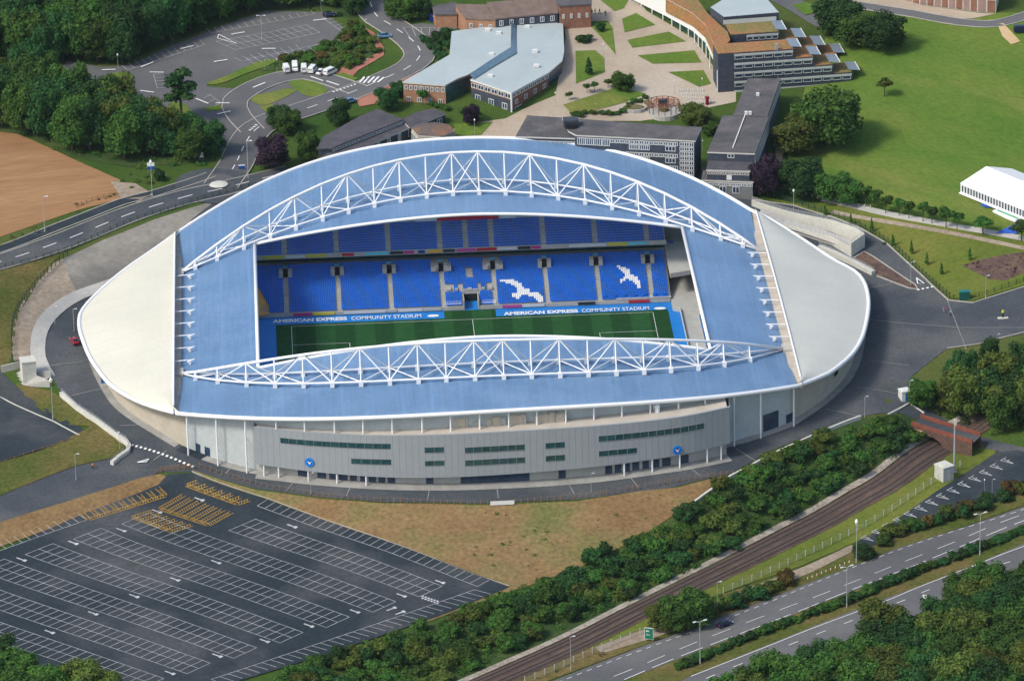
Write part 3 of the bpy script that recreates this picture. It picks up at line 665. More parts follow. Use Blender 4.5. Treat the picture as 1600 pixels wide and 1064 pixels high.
# --- grey facade projecting on the near side
FTOP = [(403,667),(440,672.5),(500,677.5),(600,679.5),(700,678.5),(800,674.5),(880,669.5),(960,663.5),(1060,650.5),(1134,637.5)]
FB = TXY([(403,739),(440,743),(500,750),(600,757),(700,758.5),(800,755),(880,750),(960,742),(1060,728),(1137,712.5)])
FBs = smoothline(FB, 3.0)
pv = MB()
strip(pv, FBs, 3.4, 2*U, off=-1.0, cols=3, smooth=False)
for i0, i1 in ((0, 96), (NR-38, NR)): strip(pv, [tuple(WALL[i % NR]) for i in range(i0, i1)], 2.6, 1.8*U, off=-.8, cols=2, smooth=False)
tag(pv.build('pavement', mat('pavement_concrete', (.23,.225,.205), (.30,.295,.27), .2, .9, .08, 1.0)), kind='structure')
fc = part('facade', stad, 'long curved grey metal facade with strip windows')
def facade_off(d):
    a = np.array(FBs); t = np.gradient(a, axis=0); t /= np.linalg.norm(t, axis=1)[:, None]; return a+np.c_[t[:, 1], -t[:, 0]]*d
FO = facade_off(1.6); FI = facade_off(-.6)
ftz = np.poly1d(np.polyfit([G(u, v, 19.0)[0] for u, v in FTOP], [GY(u, v, np.interp(G(u, v, 19.)[0], FO[:, 0], FO[:, 1]))[2] for u, v in FTOP], 4))
FBOT = [(403,724),(440,732),(520,741),(620,745.5),(700,744.5),(800,741),(900,731.5),(1020,718.5),(1082,705),(1134,693.5)]
fbz = np.poly1d(np.polyfit([G(u, v, 6.0)[0] for u, v in FBOT], [GY(u, v, np.interp(G(u, v, 6.)[0], FO[:, 0], FO[:, 1]))[2] for u, v in FBOT], 3))
b = MB(); V = []; n = len(FO)
for x, y in FO: V += [(x, y, fbz(x)), (x, y, ftz(x))]
b.add(V, [(2*i, 2*i+2, 2*i+3, 2*i+1) for i in range(n-1)])
V = []
for (x, y), (x2, y2) in zip(FO, FI+np.array([0, 1.5])): V += [(x, y, ftz(x)), (x+(x2-x)*.18, y+(y2-y)*.18, ftz(x)), (x, y, fbz(x)), (x2, y2, fbz(x))]
b.add(V, [(4*i, 4*i+4, 4*i+5, 4*i+1) for i in range(n-1)]+[(4*i+2, 4*i+3, 4*i+7, 4*i+6) for i in range(n-1)])
for e in (0, -1):
    x, y = FO[e]; b.quad((x, y, fbz(x)), (x, y+16, fbz(x)), (x, y+16, ftz(x)), (x, y, ftz(x)))
b.build('cladding', M_clad, fc)
jb = MB(); d = np.r_[0, np.cumsum(np.linalg.norm(np.diff(FO, axis=0), axis=1))]
def fpt(s, out=0.0):
    i = min(max(np.searchsorted(d, s)-1, 0), n-2); f = (s-d[i])/(d[i+1]-d[i]); p = FO[i]+(FO[i+1]-FO[i])*f; t = (FO[i+1]-FO[i])/np.linalg.norm(FO[i+1]-FO[i])
    return np.array([p[0]+t[1]*out, p[1]-t[0]*out]), t
s = 1.75
while s < d[-1]:
    p, t = fpt(s, .02); q, _ = fpt(s+.09, .02); x = p[0]
    jb.quad((p[0], p[1], fbz(x)+.05), (q[0], q[1], fbz(x)+.05), (q[0], q[1], ftz(x)-.05), (p[0], p[1], ftz(x)-.05)); s += 1.75
jb.build('panel_joint', M_cladjoint, fc)
b = MB(); V = []
for x, y in FI: V += [(x, y, H(x, y)-.5), (x, y, fbz(x)+.3)]
b.add(V, [(2*i, 2*i+2, 2*i+3, 2*i+1) for i in range(n-1)]); b.build('ground_floor_wall', M_standconc, fc)
def s_of_px(u, v):
    return min(np.linspace(0, d[-1], 1200), key=lambda s: abs(proj((*fpt(s)[0], 10.0))[0]-u))
def facade_window(u0, u1, vt, vb, name='window', lower=False):
    """strip window between photo columns u0..u1; vt, vb: top and bottom measured at the middle"""
    s0, s1 = s_of_px(u0, vt), s_of_px(u1, vt); p, t = fpt((s0+s1)/2)
    zt = GY((u0+u1)/2, vt, p[1])[2]; zb = GY((u0+u1)/2, vb, p[1])[2]; k = max(1, int((s1-s0)/2.2)); o = MB(); f = MB(); base = ftz(p[0])
    for i in range(k):
        a, _ = fpt(s0+(s1-s0)*i/k, .05); c, _ = fpt(s0+(s1-s0)*(i+1)/k, .05); da = ftz(a[0])-base; dc = ftz(c[0])-base
        o.quad((a[0], a[1], zb+da), (c[0], c[1], zb+dc), (c[0], c[1], zt+dc), (a[0], a[1], zt+da))
        f.bar((a[0], a[1], zb+da), (a[0], a[1], zt+da), .07, 4)
        f.bar((a[0], a[1], zt+da), (c[0], c[1], zt+dc), .08, 4); f.bar((a[0], a[1], zb+da), (c[0], c[1], zb+dc), .08, 4)
    w_ = o.build(name, M_glass, fc); f.build('frame', M_cladjoint, w_)
for u0, u1, vt, vb in ((439,611,690,698.5),(549,611,717,725.5),(664,694.5,698.5,707),(664,694.5,719.5,727.5),(727,820,696.5,705.5),(727,820,716.5,725.5),(853,883,691,700),(853,883,711,720),(936,1100,673,682),(936,995,702,710.5)):
    facade_window(u0, u1, vt, vb)
def ground_glass(u0, u1, vt, vb, name='glazed_door'):
    a = TXY([(u0, vb), (u1, vb)]); V = []; k = 4; pts = []
    for i in range(k+1):
        s = s_of_px(u0+(u1-u0)*i/k, vb); j = min(max(np.searchsorted(d, s)-1, 0), n-2); f = (s-d[j])/(d[j+1]-d[j]); p = FI[j]+(FI[j+1]-FI[j])*f
        t = (FI[j+1]-FI[j])/np.linalg.norm(FI[j+1]-FI[j]); p = p+np.array([t[1], -t[0]])*.06; h = H(p[0], p[1]); V += [(p[0], p[1], h+.1), (p[0], p[1], h+2.6)]
    b = MB(); b.add(V, [(2*i, 2*i+2, 2*i+3, 2*i+1) for i in range(k)]); b.build(name, M_glassblue, fc)
for u0, u1 in ((460,478),(491,505),(510,523),(525,539),(543,554),(559,570),(572,585),(588,599),(603,615),(664,676),(719,828),(874,885),(948,959),(963,974),(977,987),(991,1002),(1007,1017),(1021,1034),(1038,1052),(1065,1081)):
    ground_glass(u0, u1, 0, 755)
for u in (411,434,480,525,571,976,1020,1063,1106,1128):
    s = s_of_px(u, 0); p, t = fpt(s, -.4); b = MB(); b.bar((p[0], p[1], H(p[0], p[1])), (p[0], p[1], fbz(p[0])), .22, 8); b.build('column', M_steel, fc)
# club roundels on the facade
def roundel(u, v):
    s = s_of_px(u, v); p, t = fpt(s, .25); z = GY(u, v, p[1])[2]; tx = np.array([t[0], t[1], 0]); c = np.array([p[0], p[1], z]); up = np.array([0, 0, 1.0]); nn = np.array([t[1], -t[0], 0])
    r = part('roundel_sign', fc)
    def disc(rad, o, m, nm, k=28):
        b = MB(); V = [c+nn*o+tx*math.cos(i*2*math.pi/k)*rad+up*math.sin(i*2*math.pi/k)*rad for i in range(k)]; W_ = [q-nn*.2 for q in V]
        b.add(V+W_, [tuple(range(k))]+[(i, k+i, k+(i+1) % k, (i+1) % k) for i in range(k)]); b.build(nm, m, r)
    disc(1.3, .0, mat('sign_blue', (.015, .19, .62), rough=.4), 'disc'); disc(.7, .03, mat('sign_deep_blue', (.01, .08, .36), rough=.4), 'inner_disc')
    b = MB(); B_ = [(-.75,.45),(-.2,.3),(.05,-.05),(.3,.2),(.8,.55),(.45,-.1),(.25,-.55),(-.1,-.7),(-.25,-.35)]
    b.add([c+nn*.07+tx*x*.8+up*y*.8 for x, y in B_], [tuple(range(len(B_)))[::-1]]); b.build('bird_emblem', M_steel, r)
roundel(484, 722.5); roundel(1058, 703.5)
# roof terrace behind the facade, with plant
b = MB(); V = []
for (x, y) in FI: V += [(x, y-1.6, ftz(x)-.25), (x, y+13, ftz(x)+.3)]
b.add(V, [(2*i, 2*i+2, 2*i+3, 2*i+1) for i in range(n-1)]); b.build('roof_terrace', mat('terrace', (.42,.375,.31), (.48,.43,.36), .2, .85), fc)
b = MB(); V = []
for (x, y) in FI: V += [(x, y+13, ftz(x)-1.2), (x, y+13, min(ftz(x)+6, roofz(x, y+13)-.9))]
b.add(V, [(2*i, 2*i+2, 2*i+3, 2*i+1) for i in range(n-1)]); b.build('terrace_back_wall', M_palewall, fc)
M_plant = mat('plant_unit', (.50, .44, .34), (.56, .50, .40), .5, .7); M_duct = mat('duct', (.45, .47, .46), rough=.4, metal=.3)
for u, wd, hh, mm in ((505,2.2,1.9,M_steel),(650,5,1.2,M_duct),(662,2.4,2.0,M_duct),(695,3,1.4,M_duct),(722,3.8,2.6,M_plant),(768,1.6,1.8,M_plant),(779,2.6,2.3,M_plant),(790,1.5,2.0,M_duct),(812,4.6,2.6,M_plant),(852,4.2,2.2,M_plant),(868,1.6,2.6,M_plant),(880,3,2.2,M_plant),(1036,1.2,2.2,M_steel),(748,2.0,1.2,M_duct)):
    s = s_of_px(u, 660); p, t = fpt(s, -6.0); b = MB(); z = ftz(p[0])-.1; rz = math.atan2(t[1], t[0])
    b.box((p[0], p[1], z+hh/2), (wd, 2.4, hh), rz); b.box((p[0], p[1], z+hh+.12), (wd*.7, 1.6, .24), rz); b.bar((p[0]+wd*.3, p[1]-1.3, z), (p[0]+wd*.3, p[1]-1.3, z+hh*.8), .12)
    b.build('plant_unit', mm, fc)
# columns from the ground or terrace up to the rim
b_ = None
for u in (292,338,383,431,476,522,567.5,613,659,704,749,794.5,839,884,928,972,1016,1060,1102,1147,1189,1241):
    x = min(np.linspace(-GX+1, GX-.5, 900), key=lambda x: abs(proj(frim(x)-np.array([0, 0, 1.2]))[0]-u)); r = frim(x); b = MB(); y = r[1]+.5
    onT = 403 < u < 1134; z0 = ftz(x)-1.2 if onT else H(x, y)
    b.bar((x, y, z0), (x, y, r[2]-.3), .24, 8)
    if not onT:
        for q in range(5): b.bar((x, y, z0+1.5+q*1.8), (x, y+2.2, z0+2.4+q*1.8), .1)
    b.build('roof_column', M_steel, stad)
for u0, u1, h0, h1 in ((282,290,.1,2.6),(306,313,.1,2.8),(320,328,.1,2.8),(1192,1216,.1,5.2),(1228,1238,.1,2.8)):
    wall_panel(u0, u1, h0, h1, 'service_door', M_glassblue)
wall_panel(1303, 1309, 4.0, 7.0, 'wall_opening', M_dark)
# ------------------------------------------------------------------ pitch and stands
def pitchmat():
    m = mat('pitch_grass', (.015, .062, .020), (.020, .074, .023), .3, .9, .12, 1.2, spec=.05); t = m.node_tree; N = t.nodes; L = t.links; b = N['Principled BSDF']; src = b.inputs['Base Color'].links[0].from_socket
    tc = N.new('ShaderNodeTexCoord'); sp = N.new('ShaderNodeSeparateXYZ'); L.new(tc.outputs['Object'], sp.inputs[0])
    a = N.new('ShaderNodeMath'); a.operation = 'MULTIPLY'; a.inputs[1].default_value = 1/11.4; L.new(sp.outputs[0], a.inputs[0])
    f = N.new('ShaderNodeMath'); f.operation = 'FRACT'; L.new(a.outputs[0], f.inputs[0]); g = N.new('ShaderNodeMath'); g.operation = 'LESS_THAN'; g.inputs[1].default_value = .5; L.new(f.outputs[0], g.inputs[0])
    h = N.new('ShaderNodeHueSaturation'); mr = N.new('ShaderNodeMapRange'); mr.inputs[3].default_value = .78; mr.inputs[4].default_value = 1.12; L.new(g.outputs[0], mr.inputs[0]); L.new(mr.outputs[0], h.inputs['Value']); L.new(src, h.inputs['Color']); L.new(h.outputs[0], b.inputs['Base Color']); return m
b = MB(); b.quad((-57,-37,0), (57,-37,0), (57,35.6,0), (-57,35.6,0)); pt = b.build('pitch', pitchmat()); pt['kind'] = 'structure'
b = MB(); lw = .12; z = .03
def lseg(x0, y0, x1, y1): b.quad((min(x0,x1)-lw/2, min(y0,y1)-lw/2, z), (max(x0,x1)+lw/2, min(y0,y1)-lw/2, z), (max(x0,x1)+lw/2, max(y0,y1)+lw/2, z), (min(x0,x1)-lw/2, max(y0,y1)+lw/2, z))
for y in (-34, 34): lseg(-52.5, y, 52.5, y)
for x in (-52.5, 52.5): lseg(x, -33.7, x, 33.7)
lseg(0, -33.7, 0, 33.7)
for s in (-1, 1):
    for xx, yy in ((36, 20.16), (47, 9.16)):
        lseg(s*xx, -yy, s*xx, yy); lseg(s*(xx+.3), yy, s*52.2, yy); lseg(s*(xx+.3), -yy, s*52.2, -yy)
tag(b.build('pitch_marking', M_white, pt), kind='structure')
b = MB(); o_ = [(-72,-50),(72,-50),(72,50),(-72,50)]; i_ = [(-57,-37),(57,-37),(57,35.6),(-57,35.6)]
b.add([(x, y, -.02) for x, y in o_+i_], [(k, (k+1) % 4, 4+(k+1) % 4, 4+k) for k in range(4)]); sr = b.build('pitch_surround', M_paintblue); sr['kind'] = 'structure'
# white lettering painted on the blue surround
def text(txt, u0, u1, v, height, m, name, bold=False, parent=None, up=.03):
    cu = bpy.data.curves.new(name, 'FONT'); cu.body = txt; cu.offset = .035 if bold else .004; tmp = bpy.data.objects.new(name, cu); COL.objects.link(tmp)
    bpy.context.view_layer.update(); dg = bpy.context.evaluated_depsgraph_get(); me = bpy.data.meshes.new_from_object(tmp.evaluated_get(dg)); bpy.data.objects.remove(tmp)
    co = np.array([q.co for q in me.vertices]); lo = co.min(0); hi = co.max(0); a = G(u0, v[0], up); c = G(u1, v[1], up); y = .5*(a[1]+c[1])
    for q in me.vertices:
        q.co = (a[0]+(q.co.x-lo[0])/(hi[0]-lo[0])*(c[0]-a[0]), y+((q.co.y-lo[1])/(hi[1]-lo[1])-.5)*height, up)
    me.materials.clear(); me.materials.append(m); o = bpy.data.objects.new(name, me); COL.objects.link(o)
    if parent: o.parent = parent
    return tag(o, kind='structure')
for a, c, v0, v1, tx, bo in ((426,542,501.5,498,'AMERICAN EXPRESS',True),(549,658,497.5,493,'COMMUNITY STADIUM',False),(787,903,490.2,485.5,'AMERICAN EXPRESS',True),(909,1014,485.2,481.2,'COMMUNITY STADIUM',False)):
    text(tx, a, c, (v0, v1), 2.5, M_white, 'painted_lettering', bo, sr)
for u, v in ((677,493.3),(1031,481.7)):
    p = G(u, v, .03); b = MB(); b.add([(p[0]+1.7*math.cos(i*.314), p[1]+.9*math.sin(i*.314), .03) for i in range(20)], [tuple(range(20))]); tag(b.build('painted_oval', M_white, sr), kind='structure')

def tier(root, fn, a0, a1, d0, z0, rows, run, rise, aisles, white=None, aw=1.5, coarse=False, voids=(), flip=False, cut=None):
    """raked concrete with one seat mesh per block; fn maps (along, out, up) to the world"""
    def Q(mb, a, b_, c, d_, mi=0):
        q = [fn(*a), fn(*b_), fn(*c), fn(*d_)]
        if flip: q = q[::-1]
        mb.quad(*q, mi)
    c = MB()
    for b0, b1 in ([(a0, cut[0]), (cut[1], a1)] if cut else [(a0, a1)]): Q(c, (b0, d0, z0-1.1), (b1, d0, z0-1.1), (b1, d0, z0), (b0, d0, z0))
    for r in range(rows):
        d = d0+r*run; zz = z0+r*rise
        for b0, b1 in ([(a0, cut[0]), (cut[1], a1)] if cut and r < cut[2] else [(a0, a1)]):
            Q(c, (b0, d, zz), (b1, d, zz), (b1, d+run, zz), (b0, d+run, zz)); Q(c, (b0, d+run, zz), (b1, d+run, zz), (b1, d+run, zz+rise), (b0, d+run, zz+rise))
    c.build('terrace_steps', M_standconc, root)
    ed = [a0]+sorted(aisles)+[a1]
    for k in range(len(ed)-1):
        s0 = ed[k]+(aw/2 if k else .3); s1 = ed[k+1]-(aw/2 if k < len(ed)-2 else .3); mb = MB(); step = 2.0 if coarse else .52; m = int((s1-s0)/step)
        if m < 1: continue
        for r in range(rows):
            d = d0+r*run+run*.45; zz = z0+r*rise
            for j in range(m):
                a = s0+(s1-s0)*j/m; e = a+step*.86
                if any(v[0] < a+.2 < v[1] and v[2] <= r < v[3] for v in voids): continue
                wm = 1 if (white is not None and white(fn(a+.2, d, zz+.5))) else 0
                Q(mb, (a, d+.18, zz+.38), (e, d+.18, zz+.38), (e, d+.30, zz+.84), (a, d+.30, zz+.84), wm)      # back
                Q(mb, (a, d-.22, zz+.42), (e, d-.22, zz+.42), (e, d+.18, zz+.40), (a, d+.18, zz+.40), wm)       # seat
                Q(mb, (a, d+.30, zz+.84), (e, d+.30, zz+.84), (e, d+.36, zz+.80), (a, d+.36, zz+.80), wm)
        mb.build('seating_block', [M_seat, M_seatw], root)
GULL1 = [(115,92),(160,85),(225,83),(255,105),(290,115),(305,150),(320,172),(345,152),(370,195),(435,198),(470,225),(478,297),(455,290),(400,240),(370,228),(345,218),(290,215),(275,250),(215,235),(212,205),(250,205),(255,150),(205,125),(115,102)]
GULL1 = [(760+a/5.333, 420+b_/5.333) for a, b_ in GULL1]
GULL2 = [(655,592),(700,605),(735,615),(735,645),(790,672),(808,740),(790,735),(770,705),(735,685),(720,680),(680,700),(675,680),(700,672),(705,650),(660,607)]
GULL2 = [(800+a/4, 266+b_/4) for a, b_ in GULL2]
D0, Z0L = 41.0, 1.2
# the two birds picked out in white seats: outlines turned into places on the rake
def on_rake(u, v):
    y = D0
    for _ in range(25):
        p = GY(u, v, y); y = .5*y+.5*(D0+(p[2]-.6-Z0L)/RISE_L*.82)
    return (p[0], p[1])
RISE_L = .285
GW = [[on_rake(*q) for q in g] for g in (GULL1, GULL2)]
def white(p): return inside(GW[0], p[0], p[1]) or inside(GW[1], p[0], p[1])
AIS = [-53.6+15.2*i for i in range(8)]
far = part('stand', stad, 'far two tier stand of blue seats with two birds in white seats')
TX0, TX1 = -3.0, 3.0
tier(far, lambda a, d_, z_: (a, d_, z_), -62.5, 58.2, D0, Z0L, 24, .82, RISE_L, AIS, white, cut=(-2.1, 2.3, 8), voids=[(-2.6, 2.9, 0, 8), (-7.5, -4.6, 7, 11), (-3.4, -1.8, 7, 11), (2.0, 3.4, 7, 11), (4.6, 6.4, 7, 11), (-1.0, 1.2, 14, 19), (-10.8, -5.6, 18, 24), (4.5, 9.6, 18, 24)])
yU, zU = D0+24*.82, Z0L+24*RISE_L
b = MB(); b.quad((-64, yU, zU), (58.2, yU, zU), (58.2, yU+3.2, zU), (-64, yU+3.2, zU)); b.build('walkway', M_standconc, far)
b = MB(); b.quad((-64, yU+3.2, zU), (58.2, yU+3.2, zU), (58.2, yU+3.2, zU+6), (-64, yU+3.2, zU+6)); b.build('box_glazing', M_glass, far)
yF, zF = 57.4, 12.3
b = MB(); b.box((-2.8, yF, zF), (122.4, .35, 1.3)); b.quad((-64, yF, zF-.6), (-64, yF+8, zF-.6), (58.4, yF+8, zF-.6), (58.4, yF, zF-.6)); b.build('upper_tier_front', M_standconc, far)
AISU = sorted(AIS+[-0.4])
tier(far, lambda a, d_, z_: (a, d_, z_), -64, 58.2, yF+.3, zF+.2, 11, .82, .48, AISU)
yT, zT = yF+.3+11*.82, zF+.2+11*.48
b = MB(); b.quad((-58, yT+.6, zT-4), (58, yT+.6, zT-4), (58, yT+.6, zT+3.2), (-58, yT+.6, zT+3.2)); b.build('stand_back_wall', mat('back_wall', (.10, .16, .17), (.13, .19, .20), .3, .7), far)
b = MB(); b.quad((-64, yT, zT), (58.2, yT, zT), (58.2, yT+.6, zT), (-64, yT+.6, zT)); b.box((-2.9, yT+.3, zT+.5), (122, .2, .9)); b.build('top_walkway', M_standconc, far)
def ads(segs, y, z0, z1, name='advertising_board'):
    for u0, u1, v, c in segs:
        x0 = GY(u0, v, y)[0]; x1 = GY(u1, v, y)[0]; b = MB(); b.box(((x0+x1)/2, y, (z0+z1)/2), (abs(x1-x0)-.08, .16, z1-z0)); b.build(name, ADM[c], far)
ADM = {k: mat('board_'+k, c, rough=.45) for k, c in dict(red=(.40,.02,.04), pink=(.42,.06,.26), yellow=(.50,.46,.05), white=(.52,.55,.56), black=(.02,.025,.03), amber=(.62,.36,.04), cyan=(.12,.50,.60), navy=(.01,.04,.20), grey=(.40,.42,.42), magenta=(.42,.03,.20)).items()}
ads([(412,444,398,'yellow'),(445,477,396,'white'),(478,509,396,'yellow'),(534,553,394,'red'),(570,608,392,'cyan'),(609,630,391,'black'),(631,647,390,'magenta'),(653,664,390,'navy'),(669,691,388,'amber'),(692,711,388,'black'),(713,744,387,'pink'),(745,776,386,'red'),(777,808,385,'white'),(809,829,384,'black'),(830,845,383,'magenta'),(889,948,379,'white'),(949,980,377,'yellow'),(981,1012,375,'cyan'),(1044,1052,373,'navy')], yF-.3, zF-.35, zF+.5)
ads([(458,488,494,'magenta'),(490,523,492.5,'yellow'),(537,603,490,'white'),(604,620,488,'grey'),(622,660,487,'white'),(661,690,486.5,'grey'),(785,815,480,'pink'),(816,851,479.5,'white'),(903,930,477.5,'black'),(982,1015,475,'red')], D0-.15, .35, 1.15)
ads([(648,682,344,'white'),(683,779,340.5,'red'),(780,806,340,'white')], yT-2.5, zT+1.3, zT+2.6, 'roof_banner')
# vomitories at the top of the lower tier
for a in AIS:
    v = part('vomitory', far); y = yU-3.4; zz = zU-.6; ins = -11 < a < 10
    MB().box((a, y, zz-.2), (1.5, 2.4, 1.5)).build('doorway', M_dark, v)
    for s in (-1, 1): MB().box((a+s*1.35, y-.2, zz-.1), (1.2, 3.2, 1.75)).build('side_wall', M_standconc, v)
    MB().box((a, y+2.0, zz+1.1), (1.5, 1.2, .3)).build('canopy', mat('canopy_blue', (.10, .38, .55), rough=.4), v)
    if ins:
        b = MB()
        for s in (-1, 1): b.box((a+s*2.2, yU-2.9, zU-.62), (1.5, 6.2, 1.0))
        b.build('wheelchair_platform', M_standconc, v)
# players' tunnel
tn = part('players_tunnel', far)
b = MB(); b.box((.1, D0+3.2, .05), (4.3, 6.6, .1)); b.build('tunnel_floor', M_paintblue, tn)
MB().box((.1, D0+6.7, 1.3), (4.2, .3, 2.4)).build('tunnel_mouth', M_dark, tn)
for s in (-1, 1): MB().box((.1+s*2.15, D0+3.2, 1.6), (.25, 6.6, 3.0)).build('side_wall', M_standconc, tn)
MB().box((.1, D0+6.6, 3.2), (4.4, .4, 1.4)).build('head_wall', M_standconc, tn)
for xx, wd in ((-6.1,1.3),(-3.9,.9),(0,1.2),(3.9,.9),(6.0,1.2)): MB().box((xx, D0+9*.82+.4, Z0L+9*RISE_L+.1), (wd, 3.0, .5)).build('platform', M_standconc, tn)
b = MB(); b.quad((-8.0, 35.6, .02), (7.0, 35.6, .02), (7.0, D0-.1, .02), (-8.0, D0-.1, .02)); tag(b.build('technical_area_grass', MATS['pitch_grass'], pt), kind='structure')
for k in range(2):
    s = (-1, 1)[k]; b = MB(); x0 = (-7.2, 3.0)[k]
    for i in range(11):
        for j in range(2): b.box((x0+i*.42, D0+.7+j*.85, 1.75+j*.25), (.34, .16, .6))
    b.build('dugout_seats', M_seatw, far)
for i in range(7):
    p = GY(945+i*15.5, 471-i*.6, D0+1.5); MB().box((p[0], D0+1.4, 2.0), (.9, .9, .9)).build('accessible_space_seat', M_seat, far)
b = MB(); b.box((50.5, D0+1.3, 1.5), (16, 2.5, .3)); b.build('accessible_platform', M_standconc, far)
# near stand and the end stands
ns = part('stand', stad, 'near stand hidden under the front roof')
tier(ns, lambda a, d_, z_: (a, -d_, z_), -58, 58, 42.0, 1.2, 24, .82, .40, AIS, coarse=True, flip=True)
for s, lab in ((-1, 'left end stand'), (1, 'right end stand')):
    es = part('stand', stad, lab+' under the end roof')
    tier(es, (lambda a, d_, z_, s=s: (s*d_, a, z_)), -34, 33, 66.5, 1.2, 20, .8, .42, [-24, -12, 0, 12, 24], flip=(s < 0))
    b = MB(); b.box((s*66.3, 0, .8), (.25, 68, 1.6)); b.build('front_wall', M_palewall, es)
# corners: concrete decks, the yellow hoarding on the left, screens on the right
b = MB(); b.prism([(58.4,34.5),(66,30),(74,34),(78,46),(70,58),(58.4,62)], -.5, .9); o_ = b.build('corner_deck', M_standconc, stad); o_['label'] = 'bare concrete corner deck at the far right'
b = MB(); b.prism([(60.5,-6),(65.6,-6),(65.6,34),(60.5,34)], -.5, .35); b.build('concourse_deck', M_standconc, stad)
b = MB(); b.box((60.4, 14, .75), (.18, 40, 1.1)); b.build('barrier', M_palewall, stad)
b = MB(); b.prism([(58.4,43),(58.4,72),(74,72),(80,50)], 6.8, 8.2); b.build('corner_ramp', M_standconc, stad)
b = MB(); b.quad((58.3, D0, 0), (58.3, yU, 0), (58.3, yU, zU+.4), (58.3, D0, Z0L+.6)); b.quad((-62.6, D0, 0), (-62.6, yU, 0), (-62.6, yU, zU+.4), (-62.6, D0, Z0L+.6)); b.build('stand_end_wall', M_standconc, far)
b = MB()
def rk(x, y): return (x, y, Z0L+(y-D0)*RISE_L/.82+1.15)
b.add([(-66.5, D0-3, 1.2), (-58.6, D0-.2, 1.4), rk(-58.8, D0+2), rk(-62.4, D0+11.5), rk(-66.5, D0+11.5)], [(0, 1, 2, 3, 4)]); o_ = b.build('hoarding', mat('amber_sheet', (.50, .27, .06), (.56, .31, .08), .3, .7), stad); o_['label'] = 'amber sheet over the far left corner'
b = MB(); b.quad((58.4, 68, -1), (80, 66, -1), (80, 66, 18), (58.4, 68, 20.5)); b.build('corner_back_wall', mat('corner_wall', (.20,.205,.195), (.25,.25,.235), .3, .85), stad); b = MB(); b.quad((-80, 66, -1), (-63, 68, -1), (-63, 68, 20), (-80, 66, 18)); b.build('corner_back_wall', mat('corner_wall', (.20,.205,.195), (.25,.25,.235), .3, .85), stad)
# dark base so nothing shows under the stands
b = MB(); hp = [(p[0], p[1], -1.5) for p in inset(RIMLOOP, 4.0)]; b.add(hp, [tuple(range(len(hp)))]); tag(b.build('stadium_base', M_dark), kind='structure')
# ------------------------------------------------------------------ big car park
CPK = [(300,740),(420,782),(560,832),(796,918),(700,958),(520,1020),(330,1078),(100,1150),(-120,1150),(-120,915),(0,862),(140,800),(248,758),(262,742)]
drape('car_park', CPK, 2.5*U, M_asphnew, res=5)
def lerp(a, c, t): return (a[0]+(c[0]-a[0])*t, a[1]+(c[1]-a[1])*t)
lm = MB(); ym = MB(); W_ = .13; UL = 3.2*U
def ln(mb, a, c, wd=W_, up=UL): strip(mb, [a, c], wd, up, smooth=False, step=9, cols=2)
def row(NLp, NRp, FLp, FRp, double=True, t0=0.0):
    a, c, e, f = [T(*q)[:2] for q in (NLp, NRp, FLp, FRp)]
    n = max(2, int(round(np.linalg.norm(c-a)/2.5))); ln(lm, lerp(a, c, t0), c)
    if double: ln(lm, lerp(e, f, t0), f); ln(lm, lerp(lerp(a, e, .5), lerp(c, f, .5), t0), lerp(c, f, .5))
    for i in range(n+1):
        t = i/n
        if t < t0-1e-6: continue
        ln(lm, lerp(a, c, t), lerp(e, f, t))
for k in range(7):
    nl = (266-75.5*k, 796+24*k); nr = (655-72.5*k, 934+24*k); row(nl, nr, (nl[0]+43, nl[1]-17), (nr[0]+36, nr[1]-16.5), t0=(.24 if k == 0 else 0))
row((-120,905), (136,814), (-132,893), (121,804), False)
row((402,792), (746,918), (418,782), (764,908), False)
row((330,1063), (741,923), (352,1070), (768,930), False)
def ladder(a, c, wd=1.3):
    a = np.array(a); c = np.array(c); t = (c-a)/np.linalg.norm(c-a); nn = np.array([-t[1], t[0]])*wd/2; L_ = np.linalg.norm(c-a); k = int(L_/.8)
    ln(ym, a+nn, c+nn, .15, UL+.03); ln(ym, a-nn, c-nn, .15, UL+.03)
    for i in range(k): ln(ym, a-nn+t*(i*.8), a+nn+t*(i*.8+.5), .13, UL+.03)
def yellow(Ap, Bp, Cp, Dp, n, spine=True):
    a, b_, c, e = [T(*q)[:2] for q in (Ap, Bp, Cp, Dp)]
    for i in range(n+1): ladder(lerp(a, b_, i/n), lerp(e, c, i/n))
    if spine: ladder(a, b_)
yellow((139,813),(258,776),(246,764),(128,803),8); yellow((292,760),(372,789),(390,783),(310,754),6); yellow((250,797),(326,822),(362,802),(288,775),6); yellow((207,810),(268,832),(300,822),(240,800),5)
for u, v in ((190,830),(115,850),(34,876),(338,880),(274,907),(210,933),(146,960),(78,989),(457,824),(688,911),(690,-9),(628,932),(555,957),(483,979),(414,1003),(340,1026),(266,1053),(312,782),(246,801),(612,953),(626,959)):
    if v < 0: continue
    sgn = -1 if u in (612, 626) else 1; a = T(u-8, v-2.8*sgn)[:2]; c = T(u+7, v+2.5*sgn)[:2]; ln(lm, a, c, .45, UL+.04); ln(lm, lerp(a, c, .72), lerp(a, c, 1.0), 1.1, UL+.06)
for i in range(6):
    for j in range(2): p = T(659+i*4.6, 936+i*1.5-j*3); q = T(662+i*4.6, 937+i*1.5-j*3); ln(lm, p[:2], q[:2], .7, UL+.04)
tag(lm.build('bay_marking', M_lineg), kind='structure'); tag(ym.build('yellow_hatching', M_yellow), kind='structure')
